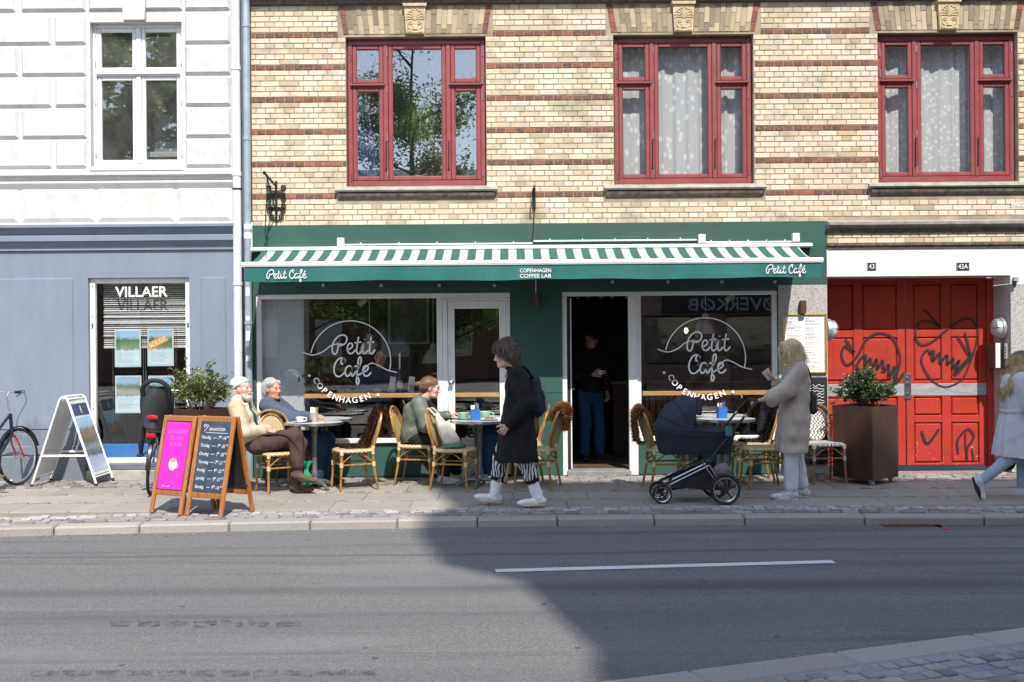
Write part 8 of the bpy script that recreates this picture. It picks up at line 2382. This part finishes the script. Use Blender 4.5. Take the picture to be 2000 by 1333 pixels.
shoe(T, J['anL'], R(-14), 0, brn, dark_sole, .28, .03, 'ankle_boot', .022); shoe(T, J['anR'], R(-8), R(-12), brn, dark_sole, .28, .03, 'ankle_boot', .022)
GS = thing('scarf', 'bright green cloth hanging by the ankle of the man in the white beanie', 'scarf', (x0 + .44, yb + .02, .0), 0)
b = MB(); b.grid(lambda u, v: (.02 + .10 * u + .03 * math.sin(7 * v) + .02 * math.sin(14 * u), .05 * math.sin(6 * u + 2 * v), .10 + .27 * v - .02 * u), 14, 14); b.build('cloth', cloth('emerald cloth', (.01, .30, .15), .2), GS, smooth=True, angle=180)
CS = thing('bag_strap', 'dark strap of a bag lying across the lap of the bearded man', 'strap', (x0, yb, 0), -.06)
b = MB(); b.tube(spline([(.05, -.13, .66), (.16, -.14, .67), (.30, -.13, .67), (.42, -.13, .62), (.50, -.10, .45), (.46, -.1, .3)], 5), .010, 6, flat=2.6); b.build('strap', M('dark webbing', (.03, .032, .04), .6), CS, smooth=True)

# ================= grey haired man in the blue sweater
yb = -.66; x0 = P(566, 880, yb)[0]
J = dict(head=(-.205, 0, 1.125), look=(R(-24), R(2)), neck=(-.235, 0, .985), chest=(-.185, 0, .80), pelvis=(-.03, 0, .54),
         shL=(-.22, .19, .945), elL=(-.02, .29, .76), wrL=(.20, .17, .80), shR=(-.20, -.20, .945), elR=(.06, -.20, .80), wrR=(.30, -.13, .82),
         hiL=(.02, .10, .54), hiR=(.02, -.10, .54), knL=(.42, .12, .53), anL=(.40, .12, .09), knR=(.40, -.13, .53), anR=(.36, -.14, .09))
T, H, Rm, C = person('grey haired ruddy man in a slate blue sweater reaching over the front table', (x0, yb, 0), -.10, J, sk_red, h_grey, None, None, hs=1.04, brow=h_grey,
    handspec=[(((.31, -.128, .822), (1, .05, -.1), (0, .25, -1), -1), dict(curl=.8, s=1.05)), (((.21, .165, .80), (1, -.2, 0), (0, 0, -1), 1), dict(curl=.6, s=1.05))])
S = SDF(); e = lambda p, r, k=.02, op='u': S.ell(H(*p), r, Rm, k, op)
e((-.020, 0, .042), (.108, .088, .096)); e((-.062, 0, -.005), (.058, .086, .085)); e((.03, .06, .07), (.04, .03, .03)); e((.03, -.06, .07), (.04, .03, .03))
e((.098, 0, -.005), (.068, .068, .098), .02, 's'); e((.004, .088, -.03), (.036, .018, .045), .01, 's'); e((.004, -.088, -.03), (.036, .018, .045), .01, 's')
HM = S.mesh(.006, .003, 60, 3); np_mesh([HM], 'hair', h_grey, T); hair_strands(T, HM, h_grey, 1800, .035, lambda q: (-.8, 0, -.5), .3, .0020, .3)
slb = cloth('slate blue wool', (.085, .105, .15), .1, 8, 150, .95, .5)
S = SDF(); S.ecap((-.04, 0, .60), (-.165, 0, .81), .165, .155, 1.25, .05); S.ecap((-.165, 0, .83), (-.22, 0, .955), .14, .08, 1.6, .05); S.ecap((-.0, 0, .55), (-.04, 0, .62), .14, .165, 1.2, .04); S.cap((-.235, 0, .97), (-.23, 0, 1.005), .078, .07, .02)
limb(S, [J['shR'], J['elR'], (.255, -.135, .82)], (.096, .076, .052), .04); limb(S, [J['shL'], J['elL'], (.16, .19, .80)], (.096, .08, .055), .04); S.cut((0, 0, .525), (0, 0, -1))
swo = np_mesh([S.mesh(.0085, .005, 44, 14)], 'sweater', slb, T)
b = MB()
for s_ in (-1, 1): b.tube(spline([(-.27, s_ * .07, 1.02), (-.185, s_ * .085, 1.0), (-.09, s_ * .06, .93), (-.045, -s_ * .01, .86)], 5), .020, 8, flat=1.4)
b.build('shawl_collar', slb, swo, smooth=True)
b = MB(); b.tube([(-.225 + .062 * math.cos(a), .064 * math.sin(a), 1.018 - .012 * math.cos(a)) for a in [2 * PI * k / 22 for k in range(22)]], .012, 6, closed=True); b.build('shirt_collar', cloth('pale check shirt', (.50, .42, .44), .12, 60), T, smooth=True)
S = SDF(); S.ell((-.0, 0, .54), (.16, .19, .085), None, .03)
for q in 'LR': limb(S, [J['hi' + q], J['kn' + q], lerp(J['kn' + q], J['an' + q], .92)], (.105, .09, .075), .03)
np_mesh([S.mesh(.0085, .005, 26, 8)], 'jeans', cloth('dark blue denim', (.02, .045, .095), .15, 8), T)
for q in 'LR': shoe(T, J['an' + q], 0, 0, M('black shoe leather', (.02, .02, .02), .4), dark_sole, .28, 0, 'shoe', .02)

# ================= guest half hidden behind the woman in black
yb = -.52; c = CH['legs']; x0 = c.location[0]
J = dict(head=(.02, 0, 1.13), look=(R(10), R(-12)), neck=(-.03, 0, .99), chest=(-.06, 0, .80), pelvis=(-.05, 0, .53),
         shL=(-.03, .16, .945), elL=(.08, .20, .72), wrL=(.25, .10, .74), shR=(-.03, -.16, .945), elR=(.08, -.2, .72), wrR=(.25, -.1, .74),
         hiL=(.0, .09, .53), hiR=(.0, -.09, .53), knL=(.40, .10, .52), anL=(.36, .10, .09), knR=(.41, -.10, .52), anR=(.44, -.10, .09))
T, H, Rm, C = person('seated guest in jeans and white sneakers mostly hidden behind the woman in black', (x0, yb, 0), PI, J, sk_warm, h_dark, None, None, male=False,
    handspec=[(((.26, .1, .74), (1, -.3, 0), (0, 0, -1), 1), dict(curl=.6, s=.92)), (((.26, -.1, .74), (1, .3, 0), (0, 0, -1), -1), dict(curl=.6, s=.92))])
S = SDF(); S.ell(H(-.02, 0, .036), (.105, .085, .095), Rm, .02); S.ell(H(-.06, 0, -.03), (.06, .08, .11), Rm, .02); S.ell(H(.095, 0, -.02), (.066, .058, .085), Rm, .02, 's'); HM = S.mesh(.007, .003, 60, 3); np_mesh([HM], 'hair', h_dark, T); hair_strands(T, HM, h_dark, 1500, .03, lambda q: (-.6, 0, -.6), .2, .002, .3)
S = SDF(); S.ecap((-.06, 0, .58), (-.06, 0, .82), .125, .125, 1.3, .05); S.ecap((-.06, 0, .84), (-.03, 0, .96), .11, .07, 1.5, .05)
limb(S, [J['shR'], J['elR'], (.2, -.12, .74)], (.08, .07, .05), .04); limb(S, [J['shL'], J['elL'], (.2, .12, .74)], (.08, .07, .05), .04); np_mesh([S.mesh(.01, .005, 26, 4)], 'jacket', cloth('dark brown jacket', (.04, .025, .02), .3), T)
S = SDF(); S.ell((-.02, 0, .535), (.15, .17, .08), None, .03)
for q in 'LR': limb(S, [J['hi' + q], J['kn' + q], lerp(J['kn' + q], J['an' + q], .9)], (.095, .08, .065), .03)
np_mesh([S.mesh(.009, .004, 26, 8)], 'jeans', cloth('mid blue denim', (.03, .07, .15), .15, 8), T)
for q in 'LR': shoe(T, J['an' + q], 0, 0, tr_w, white_sole, .25, 0, 'sneaker', .026)

# ================= man in the open doorway with a cup
yb = 1.45; x0 = P(1152, 800, yb)[0]
J = dict(head=(.05, 0, 1.70), look=(R(10), R(-14)), neck=(.0, 0, 1.55), chest=(-.02, 0, 1.34), pelvis=(0, 0, .97),
         shL=(-.01, .20, 1.50), elL=(.0, .27, 1.22), wrL=(.06, .24, .98), shR=(-.01, -.20, 1.50), elR=(.02, -.27, 1.21), wrR=(.22, -.10, 1.21),
         hiL=(0, .10, .93), hiR=(0, -.10, .93), knL=(.03, .13, .52), anL=(.0, .16, .12), knR=(.05, -.10, .52), anR=(.02, -.11, .12))
T, H, Rm, C = person('man in a black sweater and cap standing in the dark doorway with a white cup', (x0, yb, 0), R(-62), J, sk_dim, h_dark, None, None, brow=h_dark,
    handspec=[(((.225, -.095, 1.21), (.6, .8, 0), (-.6, .5, .2), -1), dict(curl=.9, s=1.05)), (((.065, .24, .97), (.2, 0, -1), (0, -1, 0), 1), dict(curl=.6, s=1.05))])
S = SDF(); S.ell(H(-.012, 0, .052), (.112, .092, .088), Rm, .02); S.cut(H(0, 0, .032), Rm @ np.array((.05, 0, -1))); cpo = np_mesh([S.mesh(.0065)], 'cap', cloth('black cap cotton', (.012, .012, .014), .2), T)
b = MB(); b.grid(lambda u, v: H(.085 + .085 * v * (1 - .5 * (2 * u - 1) ** 2), (u - .5) * .15, .040 - .014 * v - .02 * (2 * u - 1) ** 2), 12, 5); b.build('peak', m['black_plastic'], cpo, smooth=True)
S = SDF(); S.ecap((0, 0, .98), (-.02, 0, 1.34), .125, .135, 1.35, .05); S.ecap((-.02, 0, 1.36), (.0, 0, 1.52), .12, .07, 1.6, .05)
limb(S, [J['shR'], J['elR'], (.18, -.125, 1.21)], (.088, .075, .052), .04); limb(S, [J['shL'], J['elL'], (.055, .245, 1.02)], (.088, .075, .052), .04); S.cut((0, 0, .93), (0, 0, -1)); np_mesh([S.mesh(.0095, .006, 24, 4)], 'sweater', coat_b, T)
S = SDF(); S.ell((0, 0, .93), (.13, .175, .11), None, .03)
for q in 'LR': limb(S, [J['hi' + q], J['kn' + q], lerp(J['kn' + q], J['an' + q], .95)], (.10, .078, .068), .03)
np_mesh([S.mesh(.009, .005, 26, 8)], 'jeans', cloth('blue jeans', (.025, .07, .16), .2, 8), T)
for q, yw in (('L', R(18)), ('R', R(-22))): shoe(T, J['an' + q], yw, 0, M('dark shoe', (.03, .03, .035), .5), dark_sole, .28, 0, 'shoe', .022)
hw = Matrix.Translation((x0, yb, 0)) @ Matrix.Rotation(R(-62), 4, 'Z') @ Vector((.30, -.02, 1.235))
cup('white cup held by the man in the dark doorway', hw.x, hw.y, hw.z - .03, china, .05, .06, False)

# ================= guest sitting inside behind the left window logo
yb = .75; x0 = P(742, 760, yb)[0]
J = dict(head=(.08, 0, 1.485), look=(R(-16), R(-12)), neck=(.02, 0, 1.335), chest=(.0, 0, 1.12), pelvis=(-.02, 0, .80), shL=(.0, .19, 1.28), elL=(.10, .26, 1.03), wrL=(.30, .12, 1.07), shR=(.0, -.19, 1.28), elR=(.10, -.26, 1.03), wrR=(.30, -.12, 1.07),
         hiL=(.0, .1, .8), hiR=(0, -.1, .8), knL=(.40, .12, .74), anL=(.35, .12, .33), knR=(.40, -.12, .74), anR=(.35, -.12, .33))
T, H, Rm, C = person('guest in a dark blue shirt sitting inside behind the window script', (x0, yb, 0), R(-75), J, sk_warm, h_dark, None, None, brow=h_dark,
    handspec=[(((.31, -.12, 1.07), (1, .3, 0), (0, 0, -1), -1), dict(curl=.6)), (((.31, .12, 1.07), (1, -.3, 0), (0, 0, -1), 1), dict(curl=.6))])
S = SDF(); S.ell(H(-.02, 0, .04), (.104, .084, .093), Rm, .02); S.ell(H(-.055, 0, .0), (.055, .08, .08), Rm, .02); S.ell(H(.095, 0, -.012), (.066, .062, .09), Rm, .02, 's'); HM = S.mesh(.007, .003, 60, 3); np_mesh([HM], 'hair', h_dark, T); hair_strands(T, HM, h_dark, 1500, .03, lambda q: (-.6, 0, -.6), .2, .002, .3)
S = SDF(); S.ecap((-.01, 0, .82), (.0, 0, 1.12), .13, .135, 1.35, .05); S.ecap((.0, 0, 1.14), (.02, 0, 1.30), .12, .07, 1.6, .05)
limb(S, [J['shR'], J['elR'], (.26, -.13, 1.07)], (.088, .075, .052), .04); limb(S, [J['shL'], J['elL'], (.26, .13, 1.07)], (.088, .075, .052), .04); np_mesh([S.mesh(.01, .005, 24, 4)], 'shirt', cloth('navy shirt', (.03, .05, .12), .2), T)
S = SDF()
for q in 'LR': limb(S, [J['hi' + q], J['kn' + q], J['an' + q]], (.11, .085, .065), .03)
np_mesh([S.mesh(.011)], 'trousers', cloth('dark trousers', (.03, .03, .04), .2), T)
for q in 'LR': shoe(T, J['an' + q], 0, 0, M('dark inside shoe', (.03, .03, .03), .5), dark_sole, .28, 0, 'shoe', .02)
ST = thing('bar_stool', 'bar stool under the guest inside the shop window', 'stool', (x0, yb, .035), R(-75))
b = MB(); b.lathe([(0, .66), (.17, .66), (.18, .68), (.17, .70), (0, .70)], 22); b.build('seat', m['wood_dark'], ST, smooth=True)
for k in range(4):
    a = PI / 4 + k * PI / 2; b = MB(); b.tube([(.1 * math.cos(a), .1 * math.sin(a), .66), (.2 * math.cos(a), .2 * math.sin(a), 0)], .013, 8); b.build('leg', m['iron'], ST)
b = MB(); b.tube([(.165 * math.cos(2 * PI * k / 20), .165 * math.sin(2 * PI * k / 20), .25) for k in range(20)], .009, 6, closed=True); b.build('foot_ring', m['iron'], ST)
